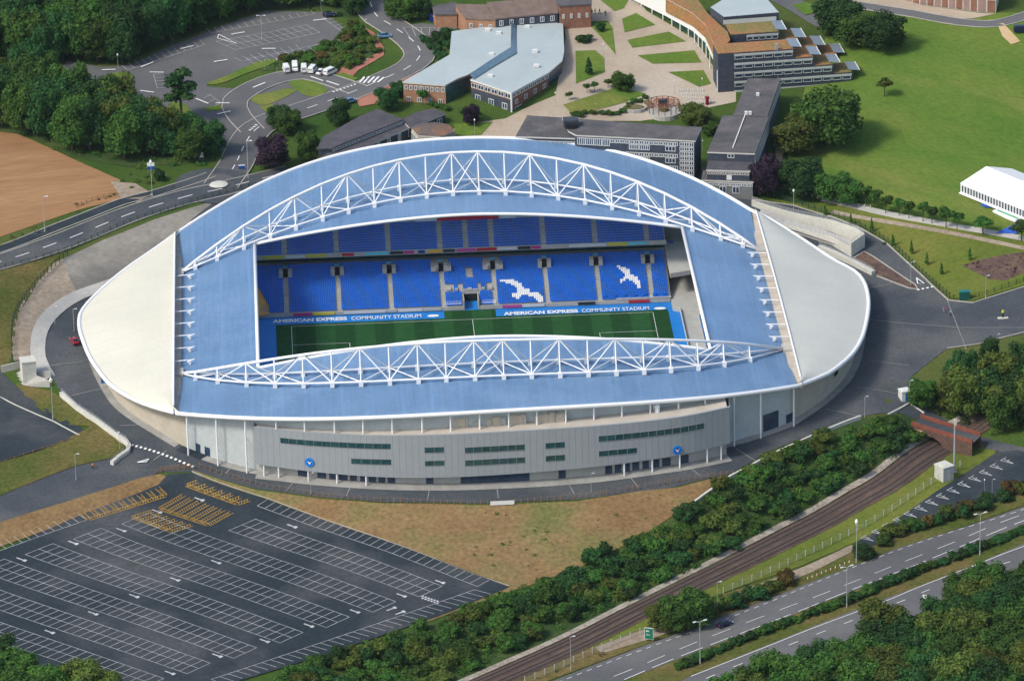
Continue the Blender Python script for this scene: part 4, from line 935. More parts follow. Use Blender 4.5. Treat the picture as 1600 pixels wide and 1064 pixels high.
# upper car park, lay-by and forecourt bays
lm = MB(); W_ = .14; UL = 3.2*U
def bays(A, B, C, D, spine=False, m=None):
    a, b_, c, e = [T(*q)[:2] for q in (A, B, C, D)]; n = max(2, int(np.linalg.norm(np.array(b_)-a)/2.5)); ln(lm, a, b_)
    if spine: ln(lm, lerp(a, e, .5), lerp(b_, c, .5)); ln(lm, e, c)
    for i in range(n+1): ln(lm, lerp(a, b_, i/n), lerp(e, c, i/n))
bays((338,67), (478,41), (500,53), (368,80), True); bays((330,54), (492,24), (486,19), (322,46)); bays((385,94), (540,62), (552,68), (398,102)); bays((504,30), (540,56), (552,52), (516,27)); bays((378,98), (470,80), (462,72), (366,92)); bays((630,45), (700,46), (690,55), (640,60)); bays((200,112),(320,72),(312,64),(190,104))
bays((240,118),(246,140),(262,138),(254,118)); bays((328,150),(345,163),(335,168),(318,156))
for i in range(14):
    u, v = 1345+i*16.8, 842-i*9.3; a, c, e = T(u, v)[:2], T(u+20, v+5)[:2], T(u+9, v-5)[:2]; ln(lm, a, c, .22); ln(lm, (a+e)/2, c, .2); ln(lm, lerp(a, c, .5), lerp(e, c, .4), .2); ln(lm, a, e, .2)
tag(lm.build('bay_marking', M_lineg), kind='structure')
# ------------------------------------------------------------------ railway
RW = TXY([(1560,640),(1500,681),(1487,690),(1400,747),(1317,797),(1200,858),(1100,907),(1003,955),(900,1007),(800,1052),(700,1095)])
b = MB(); strip(b, RW, 7.8, 2.6*U); tb = b.build('railway_ballast', M_ballast); tb['kind'] = 'structure'
b = MB()
for o_ in (-1.9, 1.9): strip(b, RW, 2.5, 3.4*U, off=o_, cols=2)
tag(b.build('sleepers', mat('sleeper_wood', (.055,.038,.03), (.10,.075,.06), 1.5, .9), tb), kind='structure')
b = MB()
for o_ in (-2.62, -1.18, 1.18, 2.62): strip(b, RW, .17, 3.6*U, off=o_, kerb=.16, cols=2)
tag(b.build('rails', M_rail, tb), kind='structure')
b = MB(); strip(b, RW, 1.9, 3*U, off=-5.2); tag(b.build('trackside_strip', M_cess), kind='structure')
# ------------------------------------------------------------------ dual carriageway paint
lm = MB()
for P_, wd, on, gap in (([(1760,735+3),(1600,797),(1400,862),(1200,943),(1000,1018),(860,1072)], .2, 1.6, 1.6), ([(1760,752),(1585,810),(1490,849),(1400,884),(1287,929),(1225,952),(1100,1000),(980,1050),(900,1080)], .2, 6, 5), ([(1760,750+8),(1600,815),(1495,858),(1380,904),(1267,949),(1200,975),(1070,1024),(960,1070)], .25, 7, 2.5), ([(1760,795),(1600,855),(1545,876),(1445,915),(1375,944),(1262,986),(1220,1003),(1080,1058)], .25, 400, 1), ([(1760,822),(1524,895),(1487,909),(1449,924),(1411,940),(1372,955),(1334,970),(1295,985),(1150,1042),(1050,1085)], .25, 3, 6)):
    if on > 100: strip(lm, TXY(P_), wd, 3.2*U, cols=2)
    else: dashes(lm, TXY(P_), wd, 3.2*U, on, gap)
tag(lm.build('lane_marking', M_white), kind='structure')
# ------------------------------------------------------------------ fences
def fence(name, label, px, h, spacing, mp, mr, rails=3, cat='fence', post=.09, closed=False, rail_r=.035, group=None):
    P, d = at_len(TXY(px)); d0 = (P[0][0], P[0][1], H(*P[0])); f = thing(name, label, cat, d0, group=group); n = max(1, int(d[-1]/spacing)); pts = []
    for i in range(n+1): s = d[-1]*i/n; x, y = np.interp(s, d, P[:, 0]), np.interp(s, d, P[:, 1]); pts.append((x, y, H(x, y)))
    r = MB()
    for k in range(rails):
        z = h*(.25+.7*k/max(1, rails-1)); r.tube([(x, y, q+z) for x, y, q in pts], rail_r, 4)
    r.build('rails', mr, f); pm = MB(); pm.box((0, 0, h/2), (post*2, post*2, h)); pm.box((0, 0, h+.03), (post*2.4, post*2.4, .06))
    p0 = pm.build('post', mp, f, local=True); p0.location = Vector(pts[0])-Vector(d0)
    for q in pts[1:100]:
        c = p0.copy(); COL.objects.link(c); c.location = Vector(q)-Vector(d0)
    return f
M_timber = mat('timber', (.22,.12,.05), (.30,.17,.08), 2, .8); M_greenf = mat('green_fence_steel', (.012,.045,.025), rough=.5); M_galv = mat('galvanised', (.38,.40,.40), rough=.45, metal=.3)
M_cpost = mat('concrete_post', (.46,.46,.42), (.55,.54,.50), 1, .85)
fence('post_fence', 'long line of brown timber posts along the top of the soil bank', [(302,734),(310,731),(400,759),(409,762),(512,778),(600,785),(755,790),(860,783),(925,776),(1007,763),(1102,748),(1145,743)], 1.5, 1.78, M_timber, M_timber, 2, rail_r=.02)
fence('road_fence', 'dark green railing along the upper road above the paved slope', [(-40,430),(0,421),(95,396),(200,350),(280,325),(340,306),(400,292)], 1.5, 2.6, M_greenf, M_greenf, 4)
fence('slope_fence', 'dark green mesh fence around the top of the gravel slope', [(106,400),(70,432),(40,468),(22,500),(18,540),(22,575)], 2.2, 2.4, M_greenf, M_greenf, 6)
fence('meadow_fence', 'long dark green railing curving along the meadow edge', [(1165,303),(1230,315),(1300,338),(1345,356),(1390,382),(1440,428),(1484,466)], 1.8, 2.2, M_greenf, M_greenf, 5)
fence('meadow_fence', 'dark green railing beside the road on the right, past the cabinet', [(1490,469),(1525,466),(1600,441),(1680,416)], 1.6, 2.4, M_greenf, M_greenf, 4)
fence('track_fence', 'wire fence on pale posts between the railway and the lay by', [(1500,730),(1470,748),(1400,795),(1330,836),(1280,860),(1200,898),(1130,928)], 2.0, 3.4, M_cpost, M_galv, 4, rail_r=.02)
fence('track_fence', 'wire fence on pale posts at the bottom beside the railway verge', [(1000,992),(950,1012),(900,1034),(850,1056),(820,1068)], 2.0, 3.2, M_cpost, M_galv, 4, rail_r=.02)
fence('car_park_gate', 'low brown post and mesh gate across the car park entrance', [(243,741),(262,736),(298,733)], 1.6, 1.6, M_timber, M_timber, 4)
fence('side_park_fence', 'thin timber fence along the small asphalt car park', [(-40,735),(0,726),(60,706),(140,675)], 1.0, 2.8, M_timber, M_timber, 2)
fence('pale_fence', 'low pale fence beside the path below the big tree', [(1260,305),(1295,316),(1330,322),(1360,326)], 1.0, 1.8, M_cpost, M_cpost, 2)
fence('field_fence', 'short rustic fence at the corner of the ploughed field', [(120,325),(140,316),(165,309),(182,305)], 1.2, 2.0, M_timber, M_timber, 3)
# ------------------------------------------------------------------ walls and outdoor structures
def wall(name, label, px, h, th, m, cat='wall', hs=None, rail=None, base=0.0, flat=None, pxl=True):
    P = [np.array(p) for p in (TXY(px) if pxl else px)]; Pd = densify(P, 3.0); a = np.array(Pd); t = np.gradient(a, axis=0); t /= np.linalg.norm(t, axis=1)[:, None]; nn = np.c_[-t[:, 1], t[:, 0]]*th/2
    n = len(a); z = HA(a); hh = np.interp(np.linspace(0, 1, n), np.linspace(0, 1, len(hs)), hs) if hs else np.full(n, h); top = z+hh if flat is None else np.full(n, flat); V = []
    for i in range(n):
        l, r = a[i]+nn[i], a[i]-nn[i]; V += [(*l, z[i]-.8), (*l, top[i]), (*r, top[i]), (*r, z[i]-.8)]
    F = []
    for i in range(n-1):
        k = 4*i
        for j in range(3): F.append((k+j, k+4+j, k+5+j, k+1+j))
    F += [(3, 2, 1, 0), (4*n-4, 4*n-3, 4*n-2, 4*n-1)]; F = [f[::-1] for f in F]
    w_ = thing(name, label, cat, (a[0][0], a[0][1], z[0])); b = MB(); b.add(V, F); b.build('wall_body', m, w_)
    if rail:
        r = MB(); n2 = max(1, int(n*3.0/1.6)); idx = np.linspace(0, n-1, n2+1)
        pts = [(np.interp(i, range(n), a[:, 0]), np.interp(i, range(n), a[:, 1]), np.interp(i, range(n), top)) for i in idx]
        for k in (.35, .7, 1.05): r.tube([(x, y, q+k) for x, y, q in pts], .035, 4)
        for x, y, q in pts: r.bar((x, y, q), (x, y, q+1.1), .05, 4)
        r.build('railing', M_galv, w_)
    return w_
wall('ramp_wall', 'tall pale concrete wall with railing behind the right roof end', [(1175,322),(1200,332),(1240,346),(1300,363),(1338,378),(1350,387),(1329,402)], 0, .5, M_paleconc, hs=[2.0, 2.5, 3.2, 3.8, 4.2, 4.4, 4.4], rail=True)
wall('ramp_wall', 'middle pale concrete wall with railing between the two ramps', [(1225,358),(1260,370),(1300,383),(1329,401)], 0, .5, M_paleconc, hs=[1.8, 2.2, 2.6, 3.0], rail=True)
wall('ramp_wall', 'low pale concrete parapet ending at the brown planting triangle', [(1280,391),(1300,399),(1335,415),(1365,430)], 0, 1.6, M_paleconc, hs=[1.6, 1.6, 1.5, 1.3], rail=True)
b = MB(); V = []
for u, v in ((1190,333),(1240,352),(1300,372),(1338,386)): p = T(u, v); q = T(u-6, v+12); V += [(p[0], p[1], p[2]+1.6), (q[0], q[1], q[2]+1.3)]
b.add(V, [(2*i, 2*i+1, 2*i+3, 2*i+2) for i in range(3)]); tag(b.build('ramp_surface', M_conc), kind='structure')
wall('curved_parapet', 'pale curved parapet along the ramp on the left, ending in a hook', [(96,618),(120,640),(150,660),(178,681),(196,692),(202,700),(200,708),(188,716),(175,727)], 1.2, 1.1, M_paleconc, rail=True)
wall('low_wall', 'low pale wall along the asphalt above the railway scrub', [(1086,787),(1112,768),(1142,747),(1200,716),(1270,684),(1345,654)], 1.0, .6, M_paleconc)
wall('low_wall', 'white edged low wall at the head of the bridge lane', [(1388,650),(1421,632),(1444,648)], .7, .5, M_paleconc)
wall('field_edge_wall', 'white kerb wall around the small asphalt car park', [(0,621),(40,641),(85,660),(124,681)], .35, .4, M_paleconc)
wall('bank_edge_board', 'thin pale board along the car park edge of the soil bank', [(300,737),(420,780),(560,830),(740,898),(796,916)], .3, .2, M_kerb)
# stair block at the left
st = thing('stair_block', 'pale concrete stair tower and steps below the concourse on the left', 'stairs', T(45, 592))
c0_ = T(45, 592); b = MB(); b.box((c0_[0], c0_[1], c0_[2]+2.6), (3.9, 4.2, 6.4), .2); b.build('tower', M_paleconc, st); b = MB(); b.box((c0_[0], c0_[1], c0_[2]+5.9), (4.2, 4.5, .3), .2); b.build('tower_cap', M_paleconc, st)
b = MB(); p, q, r, s_ = T(3, 585), T(36, 582), T(78, 605), T(20, 602)
for i in range(9):
    f0 = i/9; a = lerp(q, p, f0); c = lerp(r, s_, f0); a2 = lerp(q, p, f0+.111); c2 = lerp(r, s_, f0+.111); z = c0_[2]+1.6-i*.42
    b.prism([tuple(a), tuple(c), tuple(c2), tuple(a2)], z-2.5, z)
b.build('steps', M_conc, st)
wall('retaining_wall', 'grey retaining wall beside the stair block', [(2,582),(36,574),(53,590),(80,590)], 2.0, .5, M_conc)
# brick bridge over the railway
br = thing('railway_bridge', 'red brick arch bridge carrying the lane over the railway', 'bridge', T(1480, 690))
A = G(1424, 664, 3.6); B_ = G(1519, 693, 1.6); ax = B_-A; L_ = np.linalg.norm(ax[:2]); ux = np.array([ax[0], ax[1]])/L_; vy = np.array([-ux[1], ux[0]])
def bp(s, o, z): return (A[0]+ux[0]*s+vy[0]*o, A[1]+ux[1]*s+vy[1]*o, z)
ca = G(1468, 692, -4.0); sc_ = float((ca[:2]-A[:2])@ux); ar = 4.6; zb = -6.0; zs = -2.2; ztop = lambda s: 3.6+(1.6-3.6)*s/L_+1.0
M_brickd = mat('old_brick', (.085,.050,.038), (.13,.08,.06), .8, .9, .3, 3); M_brickr = mat('red_brick', (.17,.052,.034), (.22,.075,.048), .8, .9, .15, 3)
arc = [(sc_-ar, zb)]+[(sc_-ar*math.cos(math.pi*i/12), zs+ar*.75*math.sin(math.pi*i/12)) for i in range(13)]+[(sc_+ar, zb)]
poly = [(0, zb)]+arc+[(L_, zb), (L_, ztop(L_)), (0, ztop(0))]
for o_, nm in ((0.0, 'spandrel_wall'), (6.0, 'spandrel_wall')):
    b = MB(); b.add([bp(s, o_, z) for s, z in poly], [tuple(range(len(poly)))]); b.build(nm, M_brickd, br)
b = MB(); b.add([bp(s, 0, z) for s, z in arc]+[bp(s, 6, z) for s, z in arc], [(i, i+1, len(arc)+i+1, len(arc)+i) for i in range(len(arc)-1)]); b.build('arch_soffit', M_dark, br)
for o_ in (-.02, 5.6):
    b = MB()
    for i in range(8):
        s0, s1 = L_*i/8, L_*(i+1)/8; V = [bp(s0, o_, ztop(s0)), bp(s1, o_, ztop(s1)), bp(s1, o_+.45, ztop(s1)), bp(s0, o_+.45, ztop(s0)), bp(s0, o_, ztop(s0)-1.1), bp(s1, o_, ztop(s1)-1.1), bp(s1, o_+.45, ztop(s1)-1.1), bp(s0, o_+.45, ztop(s0)-1.1)]
        b.add(V, [(0, 1, 2, 3), (4, 5, 1, 0), (7, 3, 2, 6)])
    b.build('parapet', M_brickr, br)
b = MB(); b.quad(bp(0, .4, 3.4), bp(L_, .4, 1.5), bp(L_, 5.7, 1.5), bp(0, 5.7, 3.4)); b.build('deck', M_asph, br)
b = MB(); p = bp(sc_-2.2, -.05, 1.0); b.quad(bp(sc_-4.0, -.06, .4), bp(sc_-1.4, -.06, .4), bp(sc_-1.4, -.06, 2.6), bp(sc_-4.0, -.06, 2.6)); b.build('pale_plate', mat('pale_plate', (.55,.36,.22), rough=.8), br)
# ------------------------------------------------------------------ campus buildings
M_brick = mat('orange_brick', (.30,.155,.09), (.355,.195,.118), .6, .9, .12, 3); M_brickred = mat('brown_brick', (.20,.095,.06), (.26,.13,.085), .6, .9, .12, 3)
M_slate = mat('slate_hanging', (.035,.045,.065), (.055,.065,.085), .8, .8, .2, 3); M_flat = mat('felt_roof', (.085,.08,.085), (.125,.115,.115), .18, .95, .2, 1.5, c3=(.07,.07,.075), s3=.08)
M_metal = mat('metal_roof', (.36,.42,.42), (.40,.46,.455), .08, .55, .03, 1, spec=.4); M_frame = mat('window_frame', (.66,.67,.64), rough=.6); M_dslate = mat('dark_roof_felt', (.06,.058,.068), (.09,.085,.095), .25, .95, .2, 1.5)
M_sedum = mat('sedum_roof', (.33,.140,.062), (.27,.165,.060), .14, .95, .3, 1.2, c3=(.17,.155,.05), s3=.05); M_fascia = mat('pale_fascia', (.50,.48,.42), (.56,.54,.47), .5, .8); M_pane = M_glassblue
M_tile = mat('brown_tile', (.145,.105,.085), (.19,.14,.115), .3, .9, .15, 2)
def ctr(P): return np.mean(np.array(P), 0)
def windows(parent, p, q, z0, z1, n, wf=.7, fm=None, out=.08, mull=1, name='window'):
    """n windows on the wall from p to q (xy), each with frame and panes"""
    p = np.array(p[:2]); q = np.array(q[:2]); t = q-p; L_ = np.linalg.norm(t); t = t/L_; nn = np.array([t[1], -t[0]])*out
    c = np.array(CP[:2])-p
    if nn@c < 0: nn = -nn
    for i in range(n):
        a = p+t*L_*(i+.5-wf/2)/n+nn; b_ = p+t*L_*(i+.5+wf/2)/n+nn; W = MB(); P = MB(); e = .12
        P.quad((*a, z0), (*b_, z0), (*b_, z1), (*a, z1)); w_ = P.build(name, M_pane, parent)
        f = nn*.5
        for k in range(mull+2):
            s = a+(b_-a)*k/(mull+1)+f; W.box((s[0], s[1], (z0+z1)/2), (e*1.4, e, z1-z0+e), math.atan2(t[1], t[0]))
        for z in (z0, z1): m = (a+b_)/2+f; W.box((m[0], m[1], z), (np.linalg.norm(b_-a), e, e*1.3), math.atan2(t[1], t[0]))
        W.build('frame', fm or M_frame, w_)
def band(parent, p, q, z0, z1, m, name='band', out=.06):
    p = np.array(p[:2]); q = np.array(q[:2]); t = (q-p)/np.linalg.norm(q-p); nn = np.array([t[1], -t[0]])*out
    if nn@(np.array(CP[:2])-p) < 0: nn = -nn
    b = MB(); p = p+nn; q = q+nn; b.quad((*p, z0), (*q, z0), (*q, z1), (*p, z1)); return b.build(name, m, parent)
def block(root, roof, g, wm, rm, dz=None, fascia=None, over=.35, wname='wall', rname='roof', sink=2.0):
    """walls and a slab roof from roof corners (photo x, y, height above g)"""
    P = [G(u, v, g+h) for u, v, h in roof]; zb = [min(g-sink, H(p[0], p[1])-1) for p in P]
    b = MB(); b.prism([(p[0], p[1]) for p in P], zb, [p[2]-.3 for p in P], cap=False); b.build(wname, wm, root)
    c = ctr(P); V = []
    for p in P: d_ = p[:2]-c[:2]; V.append((*(c[:2]+d_*(1+over/np.linalg.norm(d_))), p[2]))
    b = MB(); n = len(V); ar = sum(V[i][0]*V[(i+1) % n][1]-V[(i+1) % n][0]*V[i][1] for i in range(n)); V = V if ar > 0 else V[::-1]
    b.add(V, [tuple(range(n))]); lo = [(x, y, z-.45) for x, y, z in V]; b.add(V+lo, [(n+i, n+(i+1) % n, (i+1) % n, i) for i in range(n)]+[tuple(range(2*n-1, n-1, -1))], 1)
    b.build(rname, [rm, fascia or rm], root); return P
# a: metal roofed building in two wings with a glazed spine
g = 20.0; B1 = thing('campus_building', 'two winged brick building with pale grey metal roof and glazed spine', 'building', T(740, 165))
P = block(B1, [(630,128,7),(696,133,7),(716,122,7.2),(732,116,7.5),(798,74,7.6),(798,33,7.6),(778,40,7.3),(706,50,7),(704,86,7)], g, M_brick, M_metal, fascia=M_fascia)
windows(B1, P[0], P[1], g+4.6, g+5.9, 8, .6); windows(B1, P[0], P[1], g+.8, g+2.1, 4, .35)
band(B1, P[1], P[3], g+.2, g+6.6, M_glass, 'glazed_bay')
P = block(B1, [(736,124,7.4),(799,145,7),(857,113,7),(877,95,7),(880,80,7),(879,38,7),(803,29,7.4),(808,40,7.5),(807,83,7.5),(740,122,7.5)], g, M_brickred, M_metal, fascia=M_frame)
band(B1, P[0], P[1], g-.5, g+4.4, M_slate, 'slate_wall', .05); windows(B1, P[0], P[1], g+4.9, g+6.3, 6, .8); windows(B1, P[0], P[1], g+1.0, g+2.8, 3, .35); windows(B1, P[1], P[2], g+5.2, g+6.3, 9, .8); windows(B1, P[1], P[2], g+2.6, g+3.9, 4, .3); windows(B1, P[1], P[2], g-.3, g+1.4, 3, .5); band(B1, P[2], P[3], g, g+6, M_glassblue, 'glazed_bay')
b = MB(); cl = [((733,116.5),(740,124)),((765,95),(773,103)),((798,74),(807,83)),((799,33),(806,40))]; V = []
for a, c in cl: V += [G(*a, g+8.8), G(*c, g+7.8)]
b.add(V, [(2*i, 2*i+1, 2*i+3, 2*i+2) for i in range(3)]); b.build('clerestory', mat('spine_glass', (.10,.17,.23), (.14,.22,.28), .5, .2), B1)
MB().bar(G(799, 146, g+6.8), (*G(799, 146, g+6.8)[:2], g-1), .3, 8).build('column', M_frame, B1)
for u, v in ((762,47),(779,52),(768,85),(824,42),(836,80),(766,119),(838,103)):
    p = G(u, v, g+7.6); MB().box((p[0], p[1], p[2]), (1.6, 1.2, .9)).build('roof_vent', M_frame, B1)
# b: low dark building and pavilion
g = 18.5; B2 = thing('low_building', 'long low dark roofed building with strip of clerestory windows', 'building', T(600, 215))
P = block(B2, [(589,171,4.8),(629,187,4.8),(519,231,4.8),(497,232,4.8),(505,214,4.8),(559,184,4.8)], g, M_slate, M_dslate); windows(B2, P[1], P[2], g+3.5, g+4.3, 16, .8)
P = block(B2, [(632,192,3.2),(648,196,3.2),(566,231,3.2),(530,247,3.2),(500,247,3.2),(519,236,3.2)], g, M_slate, M_dslate, fascia=M_fascia); windows(B2, P[1], P[2], g+.3, g+2.6, 5, .25)
P = block(B2, [(629,186,3.6),(651,176,3.6),(677,170,3.6),(695,178,3.6),(660,192,3.6),(640,199,3.6)], g, M_slate, M_dslate, fascia=M_fascia); windows(B2, P[3], P[4], g+.3, g+2.6, 2, .4)
B3 = thing('pavilion', 'small faceted pavilion with brown stained roof and pale fascia', 'building', T(677, 212)); g = 18.0
E_ = [(643,201),(658,193.5),(679,191),(701,194.5),(711,205),(688,214),(653,212)]; ap = G(675, 199, g+5.0); V = [G(u, v, g+4) for u, v in E_]
b = MB(); b.prism([(p[0], p[1]) for p in V], g-1.5, g+3.6, cap=False); b.build('wall', M_beige, B3); b = MB(); n = len(V); V = V[::-1]; b.add(V+[ap], [(i, (i+1) % n, n) for i in range(n)]); b.build('roof', mat('stained_roof', (.105,.085,.08), (.14,.105,.085), .3, .9, .15, 2, c3=(.26,.13,.06), s3=.12), B3)
b = MB(); b.add(V+[(p[0], p[1], p[2]-.6) for p in V], [(i, (i+1) % n, n+(i+1) % n, n+i) for i in range(n)]); b.build('fascia', M_fascia, B3); V = V[::-1]
windows(B3, V[0], V[6], g+.3, g+3, 3, .8); 
# c: long slate hung block
g = 16.0; B4 = thing('long_block', 'long dark slate block with white window grid behind the far roof', 'building', T(1000, 262))
P = block(B4, [(880,184,13),(975,192,13),(1095,199,13),(1085,220,13),(902,211,13),(890,205,13)], g, M_slate, M_flat, fascia=M_fascia)
A_, C_ = np.array(P[4]), np.array(P[3])
def seg(a, b_): return A_+(C_-A_)*a, A_+(C_-A_)*b_
for zz in (10.2, 6.4, 2.6):
    windows(B4, *seg(0, .28), g+zz-.2, g+zz+1.9, 4, .9, mull=3); windows(B4, *seg(.28, .86), g+zz+.9, g+zz+1.9, 14, .8); windows(B4, *seg(.44, .62), g+zz-.9, g+zz+.6, 2, .9, mull=4); windows(B4, *seg(.75, .84), g+zz-.9, g+zz+.6, 1, .9, mull=2)
for k in range(8): windows(B4, *seg(.875, .995), g+.6+k*1.5, g+1.7+k*1.5, 3, .92)
band(B4, *seg(.40, .70), g+3.0, g+5.2, M_brick, 'brown_panel', .05)
P = block(B4, [(825,181,10.5),(882,185,10.5),(902,211,10.5),(901,216,10.5),(807,213,10.5)], g+1, M_slate, M_flat, fascia=M_fascia); windows(B4, P[4], P[3], g+9.0, g+10.2, 14, .8, mull=1)
p = G(892, 191, g+14); MB().box((p[0], p[1], g+14.0), (4.5, 3.5, 2.2)).build('plant_room', M_slate, B4)
for k in range(3): p = G(885+k*5, 193, g+13.6); MB().box((p[0], p[1]-1, g+13.8), (1.1, 5, 1.5)).build('louvre', M_dark, B4)
# d: stepped flat roofed block
g = 16.0; B5 = thing('stepped_block', 'dark flat roofed block stepping down in tiers with white bands', 'building', T(1140, 303))
P = block(B5, [(1097,281,4.2),(1176,284,4.2),(1178,270,4.2),(1100,267,4.2)], g, mat('grey_render', (.15,.155,.15), (.19,.195,.185), .4, .85), M_flat, fascia=M_fascia); windows(B5, P[0], P[1], g+2.6, g+3.4, 9, .85, mull=2)
pA, pB = np.array(P[0]), np.array(P[1]); windows(B5, pA+(pB-pA)*.34, pA+(pB-pA)*.48, g+.3, g+2.3, 1, .9); windows(B5, pA+(pB-pA)*.6, pA+(pB-pA)*.74, g+.3, g+2.3, 1, .9)
P = block(B5, [(1105,265,7.4),(1171,267,7.4),(1178,250,7.4),(1108,248,7.4)], g, M_slate, M_dslate, fascia=M_fascia); windows(B5, P[0], P[1], g+6.0, g+6.7, 9, .8, fm=M_fascia); pA, pB = np.array(P[0]), np.array(P[1]); band(B5, pA+(pB-pA)*.46, pA+(pB-pA)*.58, g+4.3, g+5.9, M_frame, 'white_panel', .1)
P = block(B5, [(1106,237,10.3),(1179,239.5,10.3),(1201,182,10.3),(1130,181,10.3)], g, M_slate, M_flat, fascia=M_fascia); pA, pB = np.array(P[0]), np.array(P[1]); windows(B5, pA+(pB-pA)*.42, pA+(pB-pA)*.57, g+8.6, g+9.7, 1, .9)
windows(B5, P[1], P[2], g+5, g+9, 8, .9, mull=2)
MB().bar(G(1145, 231, g+10.5), G(1165, 178, g+10.5), .2, 4).build('roof_pipe', M_frame, B5)
P = block(B5, [(1146,180,10.6),(1199,181,10.6),(1219,124,10.6),(1169,123,10.6)], g, M_slate, M_flat); windows(B5, P[1], P[2], g+7, g+9.6, 8, .9, mull=2)
for u, v in ((1166,177),(1172,177),(1184,148)): p = G(u, v, g+11); MB().box((p[0], p[1], g+10.9), (.9, .9, 1.2)).build('roof_vent', M_frame, B5)
# e: sedum roofed building, two wings stepping down to the right
g = 20.5; B6 = thing('green_roof_building', 'large stepped building with rust coloured sedum roofs and glass canopies', 'building', T(1180, 130))
P0 = G(1122, 85, g+12); P1 = G(1241, 77, g+12); u_ = (P1-P0)[:2]; Lf = np.linalg.norm(u_); u_ /= Lf; v_ = np.array([-u_[1], u_[0]])
def wp(a, d): return P0[:2]+u_*a+v_*d
M_canopy = mat('canopy_glass', (.17,.215,.255), (.22,.265,.30), 1, .3); M_sill = mat('pale_sill', (.42,.44,.42), (.48,.50,.47), .4, .7)
def wing(d0, dep, a0, L0, step, floors=5):
    for k in range(floors):
        L_ = L0+step*(floors-1-k); z0 = g-3+3*k; z1 = g+3*k; q = [wp(a0, d0), wp(L_, d0), wp(L_, d0+dep), wp(a0, d0+dep)]
        b = MB(); b.prism([tuple(x) for x in q], z0-(4 if k == 0 else 0), z1-.02, cap=False); b.build('storey', M_slate, B6)
        s0 = 0 if k == floors-1 else L_-step-.5; s0 = max(a0, s0); b = MB(); b.prism([tuple(wp(s0, d0+.2)), tuple(wp(L_-.2, d0+.2)), tuple(wp(L_-.2, d0+dep-.2)), tuple(wp(s0, d0+dep-.2))], z1-.3, z1+.12); b.build('sedum_roof', M_sedum, B6)
        band(B6, wp(a0+5, d0), wp(L_-.4, d0), z1-.95, z1-.25, M_sill, 'pale_band', .3); windows(B6, wp(a0+5, d0), wp(L_-.4, d0), z0+.9, z1-1.1, max(3, int((L_-5)/3)), .82, fm=M_sill, mull=0)
        if k < floors: # canopy over the right hand end
            b = MB(); b.add([(*wp(L_-1.0, d0+1), z1+.5), (*wp(L_+2.4, d0+1), z1+.2), (*wp(L_+2.4, d0+dep-.4), z1+.2), (*wp(L_-1.0, d0+dep-.4), z1+.5)], [(0, 1, 2, 3)]); cp = b.build('glass_canopy', M_canopy, B6)
            MB().bar((*wp(L_+2.4, d0+1), z1+.25), (*wp(L_+2.4, d0+dep-.4), z1+.25), .14, 4).build('edge_beam', M_frame, cp)
wing(0, 9.0, 0, Lf, 6.2); wing(16.5, 10, 7, Lf-1.5, 6.2)
b = MB(); q = [G(*a, g+12.2) for a in ((1122,84),(1141,62),(1137,50),(1105,20),(1082,-12),(1040,-12),(1040,0),(1082,22),(1102,40))]; b.prism([(p[0], p[1]) for p in q], g+8, g+12.1); b.build('sedum_roof', M_sedum, B6)
pl = [G(u, v, g+12) for u, v in ((985,-28),(1040,-1),(1082,22),(1102,40),(1121,83))]; V = []; V2 = []
for p in pl: V += [(p[0], p[1], g+6.2), (p[0], p[1], g+12.2)]; V2 += [(p[0]+1.5, p[1]+.5, g-2), (p[0]+1.5, p[1]+.5, g+6.3)]
F = [(2*i, 2*i+1, 2*i+3, 2*i+2) for i in range(len(pl)-1)]; b = MB(); b.add(V, F); b.build('white_screen', M_frame, B6); b = MB(); b.add(V2, F); b.build('arcade_glazing', M_glass, B6)
for i in range(14):
    t = i/13*(len(pl)-1); k = min(int(t), len(pl)-2); p = pl[k]+(pl[k+1]-pl[k])*(t-k); MB().bar((p[0], p[1], H(p[0], p[1])), (p[0], p[1], g+6.3), .2, 6).build('column', M_frame, B6)
hall = [G(u, v, g+14.6) for u, v in ((1110,11),(1131,26),(1217,19),(1195,-6),(1150,-14))]; b = MB(); b.prism([(p[0], p[1]) for p in hall], g+11.5, g+14.4, mi=0, top=1); b.build('upper_hall', [M_slate, M_metal], B6)
sc0, sc1 = G(1130, 39, g+12.2), G(1213, 33, g+12.2); b = MB(); b.quad((*sc0[:2], g+12.2), (*sc1[:2], g+12.2), (*sc1[:2], g+13.7), (*sc0[:2], g+13.7)); b.build('roof_screen', M_sill, B6)
p = G(1213, 82, g+11); b = MB(); b.box((p[0], p[1]-.5, g+6.5), (.9, .8, 15)); b.build('flue', M_galv, B6)
# f: brick buildings at the top edge
g = 24.5; B7 = thing('brick_house', 'orange brick gabled building with brown tiled roofs at the top edge', 'building', T(745, 40))
P = block(B7, [(712,7,7),(760,8,7),(774,31,5.5),(728,28,5.5)], g, M_brick, M_tile); windows(B7, P[3], P[2], g+2.2, g+3.6, 3, .3)
P = block(B7, [(676,10,4.5),(711,4,4.5),(714,22,4.5),(680,22,4.5)], g, M_brick, M_flat)
B8 = thing('brick_house', 'long brown tiled building with slate wall and white windows at the top', 'building', T(820, 35)); P = block(B8, [(762,4,8.5),(867,-4,8.5),(871,20,6),(775,29,6)], g, M_slate, M_tile); windows(B8, P[3], P[2], g+3.4, g+5.0, 6, .35); windows(B8, P[3], P[2], g+.6, g+2.2, 6, .35)
B9 = thing('brick_house', 'plain brown brick block beside the top of the plaza', 'building', T(900, 35)); P = block(B9, [(868,-4,8.5),(924,-8,8.5),(923,6,8.5),(874,9,8.5)], g, M_brickred, M_flat); windows(B9, P[3], P[2], g+4, g+5.4, 4, .25)
